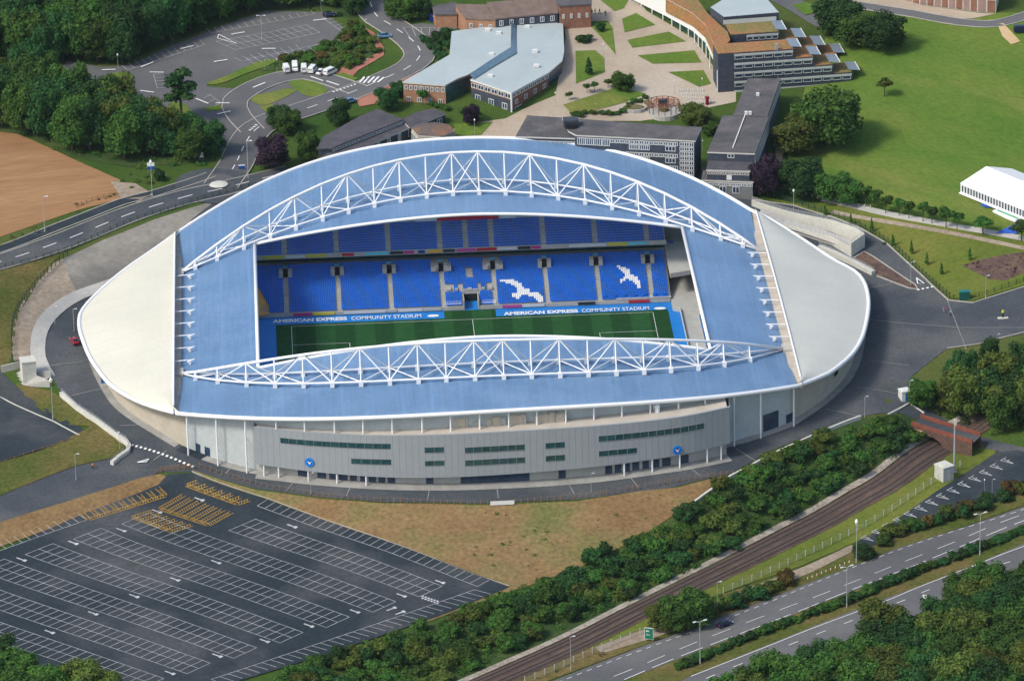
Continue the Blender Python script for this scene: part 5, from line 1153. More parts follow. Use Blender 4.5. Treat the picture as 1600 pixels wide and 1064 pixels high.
# g: striped building top right
g = 23.5; B10 = thing('striped_building', 'long building with brown and cream striped wall at the top right', 'building', T(1500, 16))
q = [T(*a) for a in ((1414,1),(1437,8),(1527,19),(1556,21))]; zt = q[0][2]+9; back = [np.array([p[0]+6, p[1]+26, p[2]]) for p in q[::-1]]
b = MB(); b.prism([(p[0], p[1]) for p in q+back], [p[2]-1 for p in q+back], zt); b.build('wall', M_fascia, B10)
for a, c in zip(q[:-1], q[1:]):
    n_ = max(2, int(np.linalg.norm(c-a)/2.2))
    for i in range(n_): band(B10, lerp(a, c, (i+.08)/n_), lerp(a, c, (i+.92)/n_), H(*lerp(a, c, (i+.5)/n_)[:2])+.2, H(*lerp(a, c, (i+.5)/n_)[:2])+4.2, M_brickred if i % 2 else mat('plum_panel', (.26,.17,.15), (.32,.22,.19), .6, .8), 'wall_panel', .1)
# h: marquee
g = H(*T(1501, 302)[:2]); B11 = thing('marquee', 'long white marquee with a row of dark windows on the lawn', 'marquee', T(1501, 302))
e0 = G(1501, 287, g+3); e1 = G(1600, 327.5, g+3); ax_ = (e1-e0)[:2]; ax_ /= np.linalg.norm(ax_); LM = 46.0; b0 = G(1582, 264, g+3); r0 = G(1542, 260.5, g+6.6); M_pvc = mat('white_pvc', (.80, .80, .79), rough=.5)
def al(p, s, z=None): return (p[0]+ax_[0]*s, p[1]+ax_[1]*s, p[2] if z is None else z)
b = MB(); b.quad(al(e0,-.3), al(e0, LM), al(r0, LM), al(r0,-.3)); b.quad(al(r0,-.3), al(r0, LM), al(b0, LM), al(b0,-.3)); b.build('roof', M_pvc, B11)
b = MB(); b.add([al(e0,0,g-.5), al(b0,0,g-.5), al(b0,0), al(r0,0), al(e0,0)], [(4,3,2,1,0)]); b.quad(al(e0,0,g-.5), al(e0,LM,g-.5), al(e0,LM), al(e0,0)); b.quad(al(b0,LM,g-.5), al(b0,0,g-.5), al(b0,0), al(b0,LM)); b.add([al(e0,LM,g-.5), al(b0,LM,g-.5), al(b0,LM), al(r0,LM), al(e0,LM)], [(0,1,2,3,4)]); b.build('wall', M_pvc, B11)
windows(B11, al(e0,.4), al(e0,LM-.4), g+.55, g+2.75, 36, .7, fm=M_pvc, mull=0)
b = MB(); pp = al(e0, 0); k = np.array([ax_[1], -ax_[0]]); b.add([(pp[0]+k[0]*.9, pp[1]+k[1]*.9, g+.15), (pp[0]+ax_[0]*LM+k[0]*.9, pp[1]+ax_[1]*LM+k[1]*.9, g+.15), (pp[0]+ax_[0]*LM, pp[1]+ax_[1]*LM, g+.3), (pp[0], pp[1], g+.3)], [(0,1,2,3)]); b.build('skirt', M_pvc, B11)
pl_ = thing('entrance_platform', 'green carpeted platform with white ramp in front of the marquee', 'platform', T(1575, 338)); p = T(1578, 337); rz = math.atan2(ax_[1], ax_[0]); MB().box((p[0], p[1], p[2]+.3), (10, 4.6, .9), rz).build('base', M_pvc, pl_); MB().box((p[0]+.6, p[1], p[2]+.82), (8.4, 4.0, .12), rz).build('carpet', mat('green_carpet', (.01,.36,.13), (.015,.42,.16), 1, .9), pl_)
p = T(1544, 320); mt = thing('door_mat', 'small bright blue mat at the marquee door', 'mat', p); b = MB(); b.prism([(p[0]+2.2*math.cos(i*.52+.2), p[1]+2.6*math.sin(i*.52+.2)) for i in range(12)], p[2]+.1, p[2]+.3); b.build('mat_sheet', MATS['blue_tarpaulin'], mt)
# i: rotunda pergola
ct = T(1037, 176); B12 = thing('pergola', 'round rust coloured pergola with planting on a low drum', 'pergola', ct); M_rust = mat('rust_timber', (.20,.065,.03), (.27,.10,.05), 1, .8)
b = MB(); b.prism([(ct[0]+5.6*math.cos(i*.262), ct[1]+5.6*math.sin(i*.262)) for i in range(24)], ct[2]-3, ct[2]+.6); b.build('drum', M_conc, B12)
for i in range(16):
    a = i*math.pi/8; x, y = ct[0]+5*math.cos(a), ct[1]+5*math.sin(a); MB().bar((x, y, ct[2]), (x, y, ct[2]+3.4), .13, 5).build('post', M_rust, B12); MB().bar((x, y, ct[2]+3.4), (ct[0]+1.6*math.cos(a), ct[1]+1.6*math.sin(a), ct[2]+3.6), .1, 5).build('rafter', M_rust, B12)
for rr in (5.0, 3.2): MB().tube([(ct[0]+rr*math.cos(i*.262), ct[1]+rr*math.sin(i*.262), ct[2]+3.5) for i in range(24)]+[(ct[0]+rr, ct[1], ct[2]+3.5)], .13, 5).build('ring_beam', M_rust, B12)
MB().prism([(ct[0]+1.5*math.cos(i*.524), ct[1]+1.5*math.sin(i*.524)) for i in range(12)], ct[2]+.6, ct[2]+1.5).build('planter', mat('planter_moss', (.10,.10,.04), (.16,.13,.06), 1, .9), B12); MB().box((ct[0], ct[1]+2.6, ct[2]+2), (3, 1.2, 2.6)).build('kiosk', M_slate, B12)
for u, v, rx in ((990,172,8),(1012,165,3)): # stone planters by the pergola
    p = T(u, v); t_ = thing('planter_wall', 'low stone planter with mixed shrubs near the pergola' if u < 1000 else 'small round stone planter next to the pergola', 'planter', p); MB().prism([(p[0]+rx*.5*math.cos(i*.524), p[1]+2.6*math.sin(i*.524)) for i in range(12)], p[2]-.5, p[2]+.8).build('rim', M_conc, t_); MB().prism([(p[0]+rx*.42*math.cos(i*.524), p[1]+2.1*math.sin(i*.524)) for i in range(12)], p[2]+.5, p[2]+1.0).build('soil', MATS['planter_moss'], t_)
# ------------------------------------------------------------------ small huts, boxes and signs
def hut(name, label, cat, u, v, size, rz, m, rm, door=None, roof=.25):
    p = T(u, v); t_ = thing(name, label, cat, p, rz); b = MB(); b.box((0, 0, size[2]/2-.2), (size[0], size[1], size[2]+.4)); b.build('body', m, t_, local=True)
    b = MB(); b.box((0, 0, size[2]+roof/2+.05), (size[0]+.3, size[1]+.3, roof)); b.box((0, 0, size[2]+roof+.1), (size[0]*.6, size[1]*.6, .1)); b.build('roof', rm, t_, local=True)
    if door:
        b = MB(); b.box((size[0]*.05, -size[1]/2-.03, size[2]*.42), (size[0]*.3, .08, size[2]*.8)); b.build('door', door, t_, local=True)
    return t_
M_green = mat('green_paint', (.008,.075,.06), (.012,.095,.075), 1, .5); M_hut = mat('white_hut', (.60,.61,.58), rough=.6); M_grp = mat('grey_kiosk', (.42,.42,.38), (.48,.48,.44), .8, .7)
hut('utility_cabinet', 'dark green utility cabinet on the grass beside the concourse', 'cabinet', 1507, 468, (3.0,1.5,2.4), 0, M_green, mat('green_lid', (.02,.16,.14), rough=.5), M_green)
hut('gatehouse', 'small white hut with a blue door at the bridge lane', 'hut', 1413, 624, (2.6,2.6,2.7), .3, M_hut, M_frame, mat('blue_door', (.01,.12,.42), rough=.5))
hut('equipment_kiosk', 'grey equipment kiosk beside the railway under the mast', 'kiosk', 1475, 748, (3.6,3.8,4.0), .55, M_grp, M_paleconc, M_fascia)
for k, (u, v, m, lab) in enumerate(((677,33,mat('skip_blue', (.01,.04,.25), rough=.6),'dark blue waste skip at the end of the row of bins'),(684,36,M_frame,'white waste container between blue and green bins'),(695,37,M_green,'large green waste skip beside the brick building'),(705,36,M_green,'green waste skip nearest the brick wall'))): hut('waste_skip', lab, 'skip', u, v, (2.2 if k < 2 else 2.6, 2.2, 1.9), .2, m, m)
hut('phone_box', 'small red box on the plaza by the hedge', 'box', 1105, 164, (1.0,1.0,2.3), 0, mat('box_red', (.24,.02,.03), rough=.5), mat('box_red', (.4,.02,.03)), M_dark)
p = T(1491, 738); mast = thing('radio_mast', 'tall grey mast standing beside the railway kiosk', 'mast', p); b = MB(); b.bar((0,0,0), (0,0,15.5), .34, 8, r2=.24); b.build('pole', M_galv, mast, local=True); b = MB(); b.box((.1,0,14.9), (.7,.6,1.6)); b.box((0,0,.2), (1.2,1.2,.5)); b.build('antenna', M_paleconc, mast, local=True)
def board(name, label, u, v, wd, hh, up, rz, m, text_m=None, posts=2, bars=()):
    p = T(u, v); t_ = thing(name, label, 'sign', p, rz); b = MB(); b.box((0, 0, up+hh/2), (wd, .12, hh)); b.build('panel', m, t_, local=True)
    for k in range(posts):
        x = 0 if posts == 1 else (-wd*.38, wd*.38)[k]; b = MB(); b.bar((x, .1, -.3), (x, .1, up+hh*.9), .06, 5); b.build('post', M_galv, t_, local=True)
    for (bx, bz, bw, bh, bm) in bars:
        b = MB(); b.box((bx*wd, -.09, up+hh*bz), (bw*wd, .06, bh*hh)); b.build('sign_face', bm, t_, local=True)
    return t_
M_signw = mat('sign_white', (.72,.73,.70), rough=.5); M_signg = mat('sign_green', (.012,.16,.09), rough=.5); M_signb = mat('sign_navy', (.012,.07,.30), rough=.5)
board('bank_sign', 'long low white board on the grass bank below the facade', 785, 791, 6.4, 1.1, .5, .02, M_signw)
board('road_sign', 'tall green road sign on posts beside the dual carriageway', 1014, 1003, 2.4, 3.2, .9, -.3, M_signw, bars=[(0,.5,.9,.93,M_signg),(0,.72,.6,.12,M_signw),(0,.4,.5,.12,M_signw)])
board('entrance_sign', 'white and blue sign panel on the verge at the track entrance', 236, 270, 2.2, 2.2, 1.0, 0, M_signw, bars=[(0,.25,1,.45,M_signb)])
board('entrance_sign', 'blue and white sign near the roundabout exit', 378, 267, 2.0, 1.5, .6, .1, M_signb, bars=[(0,.8,1,.3,M_signw)])
board('field_sign', 'small white sign at the foot of the dark tree by the road', 315, 252, 1.2, 1.5, 1.2, 0, M_signw)
board('banner', 'blue vertical banner hanging on a pole beside the cream roof end', 162, 607, 1.3, 4.2, 1.6, .3, MATS['sign_blue'], posts=1)
board('verge_sign', 'pale back of a sign above the forest trees by the carriageway', 1446, 950, 1.6, 1.6, 2.2, -.3, M_signw)
p = T(1567, 497); t_ = None

for k in range(4):
    a, c = T(1059+k*7, 144+k*6), T(1098+k*4, 143.5+k*6.4); n_ = 11; r = thing('cycle_rack', ['row of white cycle hoops at the top of the plaza corner', 'second row of white cycle hoops from the top', 'third row of white cycle hoops from the top', 'row of white cycle hoops nearest the hedge'][k], 'cycle rack', a, group='cycle racks on the plaza')
    for i in range(n_):
        p = a+(c-a)*i/(n_-1); b = MB(); b.tube([(p[0]-.1, p[1]-.45, p[2]), (p[0]-.1, p[1]-.45, p[2]+.9), (p[0]+.1, p[1]+.45, p[2]+.9), (p[0]+.1, p[1]+.45, p[2])], .07, 5); b.build('hoop', M_frame, r)
M_cone = mat('cone_orange', (.62,.19,.03), rough=.6); M_conew = mat('cone_white', (.75,.74,.70), rough=.6)
for i in range(10):
    p = T(1262+i*7.2, 906-i*2.9); r = thing('traffic_cone', 'orange and white traffic cone in the line along the carriageway verge', 'traffic cone', p, group='traffic cones on the verge')
    b = MB(); b.box((0, 0, .04), (.5, .5, .08)); b.bar((0, 0, .08), (0, 0, .45), .2, 10, r2=.13); b.build('base', M_cone, r, local=True); b = MB(); b.bar((0, 0, .45), (0, 0, .9), .13, 10, r2=.04); b.build('sleeve', M_conew, r, local=True)
# ------------------------------------------------------------------ vegetation
LM = dict(dark=leafmat('leaf_dark', (.020,.060,.017), (.036,.090,.021)), mid=leafmat('leaf_mid', (.034,.088,.015), (.064,.128,.021)), olive=leafmat('leaf_olive', (.060,.094,.016), (.098,.122,.023)),
          purple=leafmat('leaf_purple', (.018,.012,.022), (.034,.018,.032)), light=leafmat('leaf_light', (.045,.115,.016), (.075,.15,.024)), rust=leafmat('leaf_rust', (.080,.058,.018), (.115,.085,.025)))
M_bark = mat('bark', (.060,.045,.032), (.10,.08,.058), 1.5, .95, .3, 4)
NR_ = np.random.RandomState(11)
def leaves(P, Nn, size):
    """one quad per point, facing roughly along Nn"""
    n = len(P); a = NR_.normal(size=(n, 3)); a -= (a*Nn).sum(1)[:, None]*Nn; a /= np.linalg.norm(a, axis=1)[:, None]; b = np.cross(Nn, a); s = size[:, None]
    V = np.stack([P-a*s-b*s*.7, P+a*s-b*s*.7, P+a*s+b*s*.7, P-a*s+b*s*.7], 1).reshape(-1, 3); F = np.arange(4*n).reshape(n, 4); return V, F
def lobes_leaves(lobes, N, smin, smax, inner=.5):
    vol = np.array([l[3]*l[4]*l[5] for l in lobes])**.75; cnt = (N*vol/vol.sum()).astype(int); Ps, Ns = [], []
    for l, k in zip(lobes, cnt):
        d = NR_.normal(size=(k, 3)); d /= np.linalg.norm(d, axis=1)[:, None]; d[:, 2] = np.where(d[:, 2] < -.55, -d[:, 2]*.5, d[:, 2]); r = 1-(1-inner)*NR_.rand(k)**1.6
        bump = 1+.16*np.sin(d[:, 0]*5+l[0]*3)*np.sin(d[:, 1]*6+l[1])*np.sin(d[:, 2]*5+l[2]); P = np.array(l[:3])+d*np.array(l[3:6])*(r*bump)[:, None]
        nn = d+NR_.normal(size=(k, 3))*.55; nn[:, 2] += .25; nn /= np.linalg.norm(nn, axis=1)[:, None]; Ps.append(P); Ns.append(nn)
    P = np.concatenate(Ps); Nn = np.concatenate(Ns); return leaves(P, Nn, smin+(smax-smin)*NR_.rand(len(P)))
def meshvf(name, V, F, m):
    me = bpy.data.meshes.new(name); me.from_pydata(V.tolist() if hasattr(V, 'tolist') else V, [], F.tolist() if hasattr(F, 'tolist') else F); me.materials.append(m); me.update(); return me
def ico(c, r, sub=2):
    bm = bmesh.new(); bmesh.ops.create_icosphere(bm, subdivisions=sub, radius=1.0); V = np.array([v.co for v in bm.verts]); F = [[v.index for v in f.verts] for f in bm.faces]; bm.free()
    V = V*(1+.15*np.sin(V[:, :1]*4+c[0])*np.sin(V[:, 1:2]*5+c[1])); return V*np.array(r)+np.array(c), F
def crown_mesh(name, lobes, N, smin, smax, core=.72, inner=.5):
    V, F = lobes_leaves(lobes, N, smin, smax, inner); V = V.tolist(); F = F.tolist()
    for l in lobes:
        if core <= 0: break
        v, f = ico(l[:3], np.array(l[3:6])*core, 2); k = len(V); V += v.tolist(); F += [[i+k for i in q] for q in f]
    return meshvf(name, V, F, LM['mid'])
def trunk_mesh(h, r, tips):
    b = MB(); b.bar((0, 0, -.6), (.1, 0, h), r, 7, r2=r*.6)
    for t in tips: b.bar((.1, 0, h*.85), t, r*.5, 5, r2=r*.15)
    return meshvf('trunk', b.v, b.f, M_bark)
def rl(n, R0, H0, spread, r0, r1, seed, flat=.8):
    q = random.Random(seed); L = [(0, 0, H0, R0*.62, R0*.62, R0*.62*flat)]
    for i in range(n):
        a = i*2.4+q.uniform(-.4, .4); d = R0*spread*q.uniform(.6, 1); r = R0*q.uniform(r0, r1); L.append((d*math.cos(a), d*math.sin(a), H0+q.uniform(-.5, .45)*R0*flat, r, r, r*flat))
    return L
KIND = {}
for i in range(5):
    L = rl(15, 4.7, 5.9, .68, .28, .50, 20+i, 1.04)+[(2.5*math.cos(q+i), 2.5*math.sin(q+i), 2.7, 1.9, 1.9, 1.7) for q in (0, 1.26, 2.5, 3.77, 5.0)]; KIND['broad%d' % i] = (crown_mesh('crown', L, 6500, .12, .28, core=.62, inner=.55), trunk_mesh(3.6, .32, [(l[0], l[1], l[2]) for l in L[1:6]]))
for i in range(3):
    L = rl(9, 2.3, 1.7, .66, .38, .55, 50+i, .8); KIND['bush%d' % i] = (crown_mesh('crown', L, 1300, .12, .26, core=.62), trunk_mesh(1.0, .1, [(l[0]*.8, l[1]*.8, l[2]*.8) for l in L[1:5]]))
L = [(0,0,9,1.5,1.5,2.0),(1.4,.5,7,1.5,1.5,1.6),(-1.5,-.3,11,1.6,1.5,1.8),(.9,.6,13,1.7,1.6,1.9),(-.7,0,15.2,1.6,1.5,1.6),(-1.8,.3,8.2,1.2,1.2,1.2),(2.0,-.4,10.4,1.3,1.2,1.4)]; KIND['tall'] = (crown_mesh('crown', L, 1500, .22, .42, core=0, inner=.2), trunk_mesh(14, .28, [(l[0], l[1], l[2]) for l in L]))
L = [(0,0,1.2,.75,.75,.8),(0,0,2.3,.62,.62,.8),(0,0,3.3,.42,.42,.8),(0,0,4.2,.22,.22,.6)]; KIND['young'] = (crown_mesh('crown', L, 420, .10, .2, core=.5), trunk_mesh(3.0, .07, []))
for i in range(2):
    L = rl(7, 1.9, 3.4, .62, .36, .55, 80+i, .75); KIND['row%d' % i] = (crown_mesh('crown', L, 750, .13, .26, core=.5, inner=.35), trunk_mesh(2.6, .12, [(l[0], l[1], l[2]) for l in L[1:5]]))
SIZE = dict(broad=(10.6, 9.4), bush=(3.3, 4.8), tall=(17, 5.2), young=(4.8, 1.6), row=(5, 3.9))
def plant(kind, col, xy, height, width, label, cat='tree', name=None, group=None):
    k = kind if kind in KIND else kind+str(rnd.randrange(5 if kind == 'broad' else 3 if kind == 'bush' else 2)); base = SIZE[kind.rstrip('0123456789')]
    r = thing(name or ('bush' if kind == 'bush' else 'tree'), label, cat, (xy[0], xy[1], H(xy[0], xy[1])), rnd.uniform(0, 6.28), group); s = width/base[1]; r.scale = (s, s, height/base[0])
    for me, nm, m in ((KIND[k][1], 'trunk', M_bark), (KIND[k][0], 'crown', LM[col])):
        o = bpy.data.objects.new(nm, me); COL.objects.link(o); o.parent = r; o.material_slots[0].link = 'OBJECT'; o.material_slots[0].material = m
    return r
def scatter(poly, spacing, fn, jit=.35):
    P = TXY(poly); xs = [p[0] for p in P]; ys = [p[1] for p in P]; y = min(ys); k = 0
    while y < max(ys):
        x = min(xs)+(spacing/2 if k % 2 else 0)
        while x < max(xs):
            a, b = x+rnd.uniform(-jit, jit)*spacing, y+rnd.uniform(-jit, jit)*spacing
            if inside(P, a, b): fn((a, b))
            x += spacing
        y += spacing*.87; k += 1
def wood(poly, spacing, label, group, cols, h=(9, 13), w_=(8.5, 12)):
    def f(xy):
        s = rnd.random(); plant('broad', rnd.choice(cols), xy, h[0]+(h[1]-h[0])*s, w_[0]+(w_[1]-w_[0])*rnd.uniform(.6*s, .4+.6*s), label, group=group)
    scatter(poly, spacing, f)
wood([(-25,100),(85,100),(190,99),(255,72),(340,38),(415,14),(500,16),(505,-6),(-25,-6)], 7.4, 'tall dark broadleaf tree in the wood behind the upper car park', 'trees in the wood behind the upper car park', ['dark','dark','mid','dark','mid'], (15, 20), (11.5, 15))
wood([(516,20),(562,30),(572,-4),(508,-4)], 6.0, 'dark tree in the clump where the wood meets the campus road', 'trees where the wood meets the campus road', ['dark','mid'])
wood([(-25,140),(50,146),(110,172),(180,196),(225,212),(265,225),(262,254),(200,256),(120,240),(50,212),(-25,202)], 6.8, 'broadleaf tree in the dense belt along the ploughed field', 'trees in the belt along the ploughed field', ['mid','dark','dark','mid','olive'], (13, 20), (10.5, 14.5))
wood([(268,222),(345,232),(348,247),(300,252),(262,250)], 5.6, 'dark bushy tree at the right end of the field belt', 'trees at the right end of the field belt', ['dark','mid'], (9, 12.5), (8.5, 11))
wood([(1640,898),(1600,910),(1540,938),(1450,980),(1380,1010),(1330,1030),(1250,1062),(1190,1086),(1110,1108),(1110,1128),(1640,1128)], 7.6, 'broadleaf tree in the forest below the dual carriageway', 'trees in the forest below the dual carriageway', ['mid','dark','mid','mid','olive'], (9.5, 13.5), (10.5, 13.5))
wood([(1480,640),(1560,612),(1630,600),(1630,690),(1600,688),(1540,672),(1490,655)], 6.6, 'dark tree in the wood beyond the brick bridge', 'trees in the wood beyond the brick bridge', ['dark','mid','dark','olive'], (11, 16), (10, 13))
wood([(1432,632),(1470,600),(1500,588),(1560,590),(1600,570),(1630,560),(1630,600),(1560,612),(1480,640),(1450,646)], 5.8, 'bushy tree on the slope between the concourse and the bridge', 'bushy trees on the slope above the bridge', ['mid','dark','mid'], (6, 9.5), (6.5, 9))
T1 = [('broad','mid',20,1075,9,11,'large tree at the bottom left corner of the car park'),('broad','light',80,1092,9.5,12,'bright green rounded tree at the bottom edge by the car park'),('broad','olive',128,1090,9,10,'olive green tree at the bottom edge, right of the bright one'),('broad','dark',2,1040,8,8,'dark tree at the left frame edge by the car park'),('broad','mid',45,1110,10,11,'middle green tree among the three at the bottom left'),('broad','olive',165,1100,8,8,'small olive tree at the right of the bottom left clump'),
 ('tall','dark',284,188,17.5,8.6,'tall sparse tree with bare trunk standing in the upper car park'),('broad','dark',318,240,9.5,10.5,'round dark tree beside the campus road above the roundabout'),('broad','purple',425,262,9.5,10.2,'dark purple copper beech beside the far roof'),('broad','mid',452,208,7,8.5,'green tree behind the copper beech'),('broad','dark',437,200,6.5,7,'dark tree on the left behind the copper beech'),('broad','light',482,252,9,6.5,'light green upright tree right of the copper beech'),('broad','dark',530,198,8.5,6.5,'dense dark conical tree by the bend of the campus road'),('broad','olive',520,262,5,9,'low brownish tree in front of the low building'),('broad','dark',606,172,7,7,'dark tree between the red path and the low building'),('broad','dark',622,152,5,5,'small dark tree beside the brick building corner'),('row','mid',661,166,6,4,'small upright tree at the brick wall'),('broad','purple',736,195,6,5.2,'small dark plum tree on the lawn below the metal roofed building'),
 ('broad','mid',622,30,7.5,8,'left tree of the clump by the top car park'),('broad','mid',640,32,8,8,'middle tree of the clump by the top car park'),('broad','dark',658,30,7.5,7,'right tree of the clump by the top car park'),('broad','mid',1290,226,22,24,'huge round green tree on the lawn beside the stepped building'),('broad','olive',1242,238,12,14,'yellow green tree at the left foot of the huge round tree'),('broad','dark',1312,52,12,15,'dark tree cluster by the hill road, upper left one'),('broad','mid',1345,70,12,16,'broad tree in the cluster at the top of the lawn'),('broad','dark',1380,78,11,13.5,'right hand tree of the cluster at the top of the lawn'),('row','olive',1382,152,6.5,5.8,'small olive tree standing alone on the lawn'),
 ('broad','purple',1196,305,11.5,9.5,'dark purple tree at the corner of the stepped block'),('broad','dark',1252,305,11,13.5,'dark green tree beside the lamp at the lawn corner'),('broad','mid',1300,312,8,10.5,'mid green tree right of the dark corner tree'),('broad','mid',1326,318,6.5,8.5,'shorter green tree starting the row along the path'),('broad','mid',975,142,5.5,6,'round green tree on the plaza slope'),('bush','mid',962,137,4,3,'small upright tree beside the round plaza tree'),('broad','olive',1085,196,6.5,9,'yellowish tree behind the long slate block'),('bush','mid',1112,208,3.5,7,'rounded hedge bush between the two slate blocks'),('bush','dark',912,66,2.6,6,'low dark shrubs in the plaza planter'),('bush','dark',938,50,3.4,3.4,'round dark bush on the upper plaza lawn'),('young','dark',920,118,6,2.6,'dark narrow conifer on the square plaza lawn'),('row','mid',917,146,3.6,2.8,'left sapling of three on the paved slope'),('row','mid',929,145,3.8,3,'middle sapling of three on the paved slope'),('row','olive',950,139,3.6,3,'right sapling of three on the paved slope'),('row','olive',889,157,3,2.4,'lone sapling by the metal roofed building'),
 ('broad','mid',1485,632,6,6,'mid green tree by the concourse edge near the hut'),('broad','dark',1506,590,7.5,7,'dark round tree at the edge of the asphalt'),('broad','dark',1546,566,8,5.5,'dark upright tree at the edge of the asphalt'),('broad','olive',1572,650,11,14,'large olive tree right of the bridge'),('bush','dark',1290,692,4.5,3,'dark upright bush at the wall above the railway'),('bush','dark',250,282,3.6,4,'dark bush beside the track sign at the field corner'),('broad','mid',1058,985,8.5,9,'tree in the roadside group, leftmost above the road sign'),('broad','mid',1085,978,9,10,'tallest tree in the roadside group by the railway'),('broad','olive',1035,985,7.5,7.5,'olive tree beside the green road sign'),('bush','light',1475,620,3.5,6,'bright green bush below the trees beside the hut'),
 ('broad','dark',1350,872,4,6,'rust tinged bush beside the tall lamp by the carriageway'),('row','mid',1140,280,4.2,2.2,'slim shrub at the wall of the stepped block')]
for k, c, u, v, h, w_, lab in T1: plant(k, c, T(u, v)[:2], h*(1.15 if k == 'broad' and h < 12 else 1), w_*(1.18 if k == 'broad' and w_ < 16 else 1.06), lab, 'bush' if k == 'bush' else 'tree')
for i, (u, v) in enumerate(((1352,322),(1366,325),(1384,334),(1405,338),(1420,342),(1442,347),(1456,350),(1478,356),(1495,359),(1536,367),(1596,377))):
    plant('row', 'mid', T(u, v)[:2], rnd.uniform(5.6, 6.8), (7.6 if i > 8 else rnd.uniform(4.6, 5.6)), ['small round tree in the row along the field path','wide tree standing apart near the blue sheet in the field path row','wide tree at the right frame edge of the field path row'][0 if i < 9 else i-8], group='trees in the row along the field path')
for u, v in ((1289,338),(1329,352),(1362,363),(1395,385),(1424,398),(1448,415),(1471,430),(1515,408)): plant('young', 'light', T(u, v)[:2], rnd.uniform(3.6, 4.8), 1.35, 'slim young tree planted in the meadow bank', name='sapling', group='slim saplings on the meadow bank')
# shrubs one can tell apart on the railway bank, along the carriageway and in the beds
SCRUB = [(1140,752),(1200,722),(1290,686),(1350,662),(1420,656),(1442,686),(1402,714),(1302,769),(1200,826),(1100,880),(1000,928),(900,975),(800,1019),(700,1064),(670,1085),(420,1085),(440,1056),(520,1032),(600,1000),(700,978),(800,930),(890,895),(960,860),(1020,835),(1075,790)]
scatter(SCRUB, 5.2, lambda xy: plant('bush', rnd.choice(['dark','mid','dark','mid','olive']), xy, rnd.uniform(2.2, 4.4), rnd.uniform(4.4, 7.4), 'rounded shrub in the thick scrub on the railway bank', 'bush', 'bush', 'shrubs in the scrub on the railway bank'), .45)
HEDGE = [(1620,812),(1560,838),(1500,862),(1440,884),(1380,908),(1330,930),(1290,944),(1240,962),(1180,986),(1120,1010),(1060,1036)]
P, d = at_len(TXY([(u, v+10) for u, v in HEDGE])); s = 0
while s < d[-1]:
    plant('bush', rnd.choice(['dark','mid','dark']), (np.interp(s, d, P[:, 0]), np.interp(s, d, P[:, 1])), rnd.uniform(1.5, 2.8), rnd.uniform(3, 4.6), 'low shrub in the hedge between the two carriageways', 'bush', 'bush', 'shrubs in the central reservation hedge'); s += rnd.uniform(2.2, 3.4)
P, d = at_len(TXY([(1110,962),(1150,945),(1200,926),(1245,905)])); s = 0
while s < d[-1]:
    plant('bush', rnd.choice(['dark','olive','rust']), (np.interp(s, d, P[:, 0])+rnd.uniform(-1.5, 1.5), np.interp(s, d, P[:, 1])+rnd.uniform(-2, 2)), rnd.uniform(2.6, 4.2), rnd.uniform(4, 6), 'shrub in the roadside hedge between the railway verge and the carriageway', 'bush', 'bush', 'shrubs in the roadside hedge'); s += 2.6
P, d = at_len(TXY([(1380,850),(1420,834),(1470,818),(1520,798),(1580,776),(1640,755)])); s = 0
while s < d[-1]:
    plant('bush', rnd.choice(['dark','olive','rust','mid']), (np.interp(s, d, P[:, 0])+rnd.uniform(-1.5, 1.5), np.interp(s, d, P[:, 1])+rnd.uniform(-3, 3)), rnd.uniform(2.6, 4.4), rnd.uniform(4, 6), 'shrub in the thicket between the lay by and the carriageway', 'bush', 'bush', 'shrubs between the lay by and the carriageway'); s += 2.4
scatter([(415,106),(440,95),(480,85),(522,66),(550,34),(574,52),(590,80),(586,92),(552,108),(520,111),(470,103),(440,108)], 4.2, lambda xy: plant('bush', rnd.choice(['mid','olive','rust','light','mid']), xy, rnd.uniform(1.4, 3.0), rnd.uniform(3.2, 5.0), 'mixed shrub in the bed between the upper car park and the vans', 'bush', 'bush', 'shrubs in the bed behind the vans'), .45)
scatter([(660,62),(702,52),(702,86),(686,100),(682,92)], 3.4, lambda xy: plant('bush', 'dark', xy, rnd.uniform(2, 3.4), rnd.uniform(3, 4.4), 'dark shrub against the left wall of the metal roofed building', 'bush', 'bush', 'shrubs by the metal roofed building'), .3)
for poly, lab in (([(882,178),(960,176),(1010,150),(1008,158),(960,184),(885,184)], 'clipped shrub in the hedge above the pergola planters'), ([(670,160),(690,168),(760,178),(760,184),(690,176),(668,168)], 'shrub in the low hedge below the brick wall')):
    scatter(poly, 2.6, lambda xy: plant('bush', 'mid', xy, rnd.uniform(1, 1.6), rnd.uniform(2.6, 3.4), lab, 'bush', 'bush', 'hedge shrubs: '+lab.split(' in ')[-1]), .3)
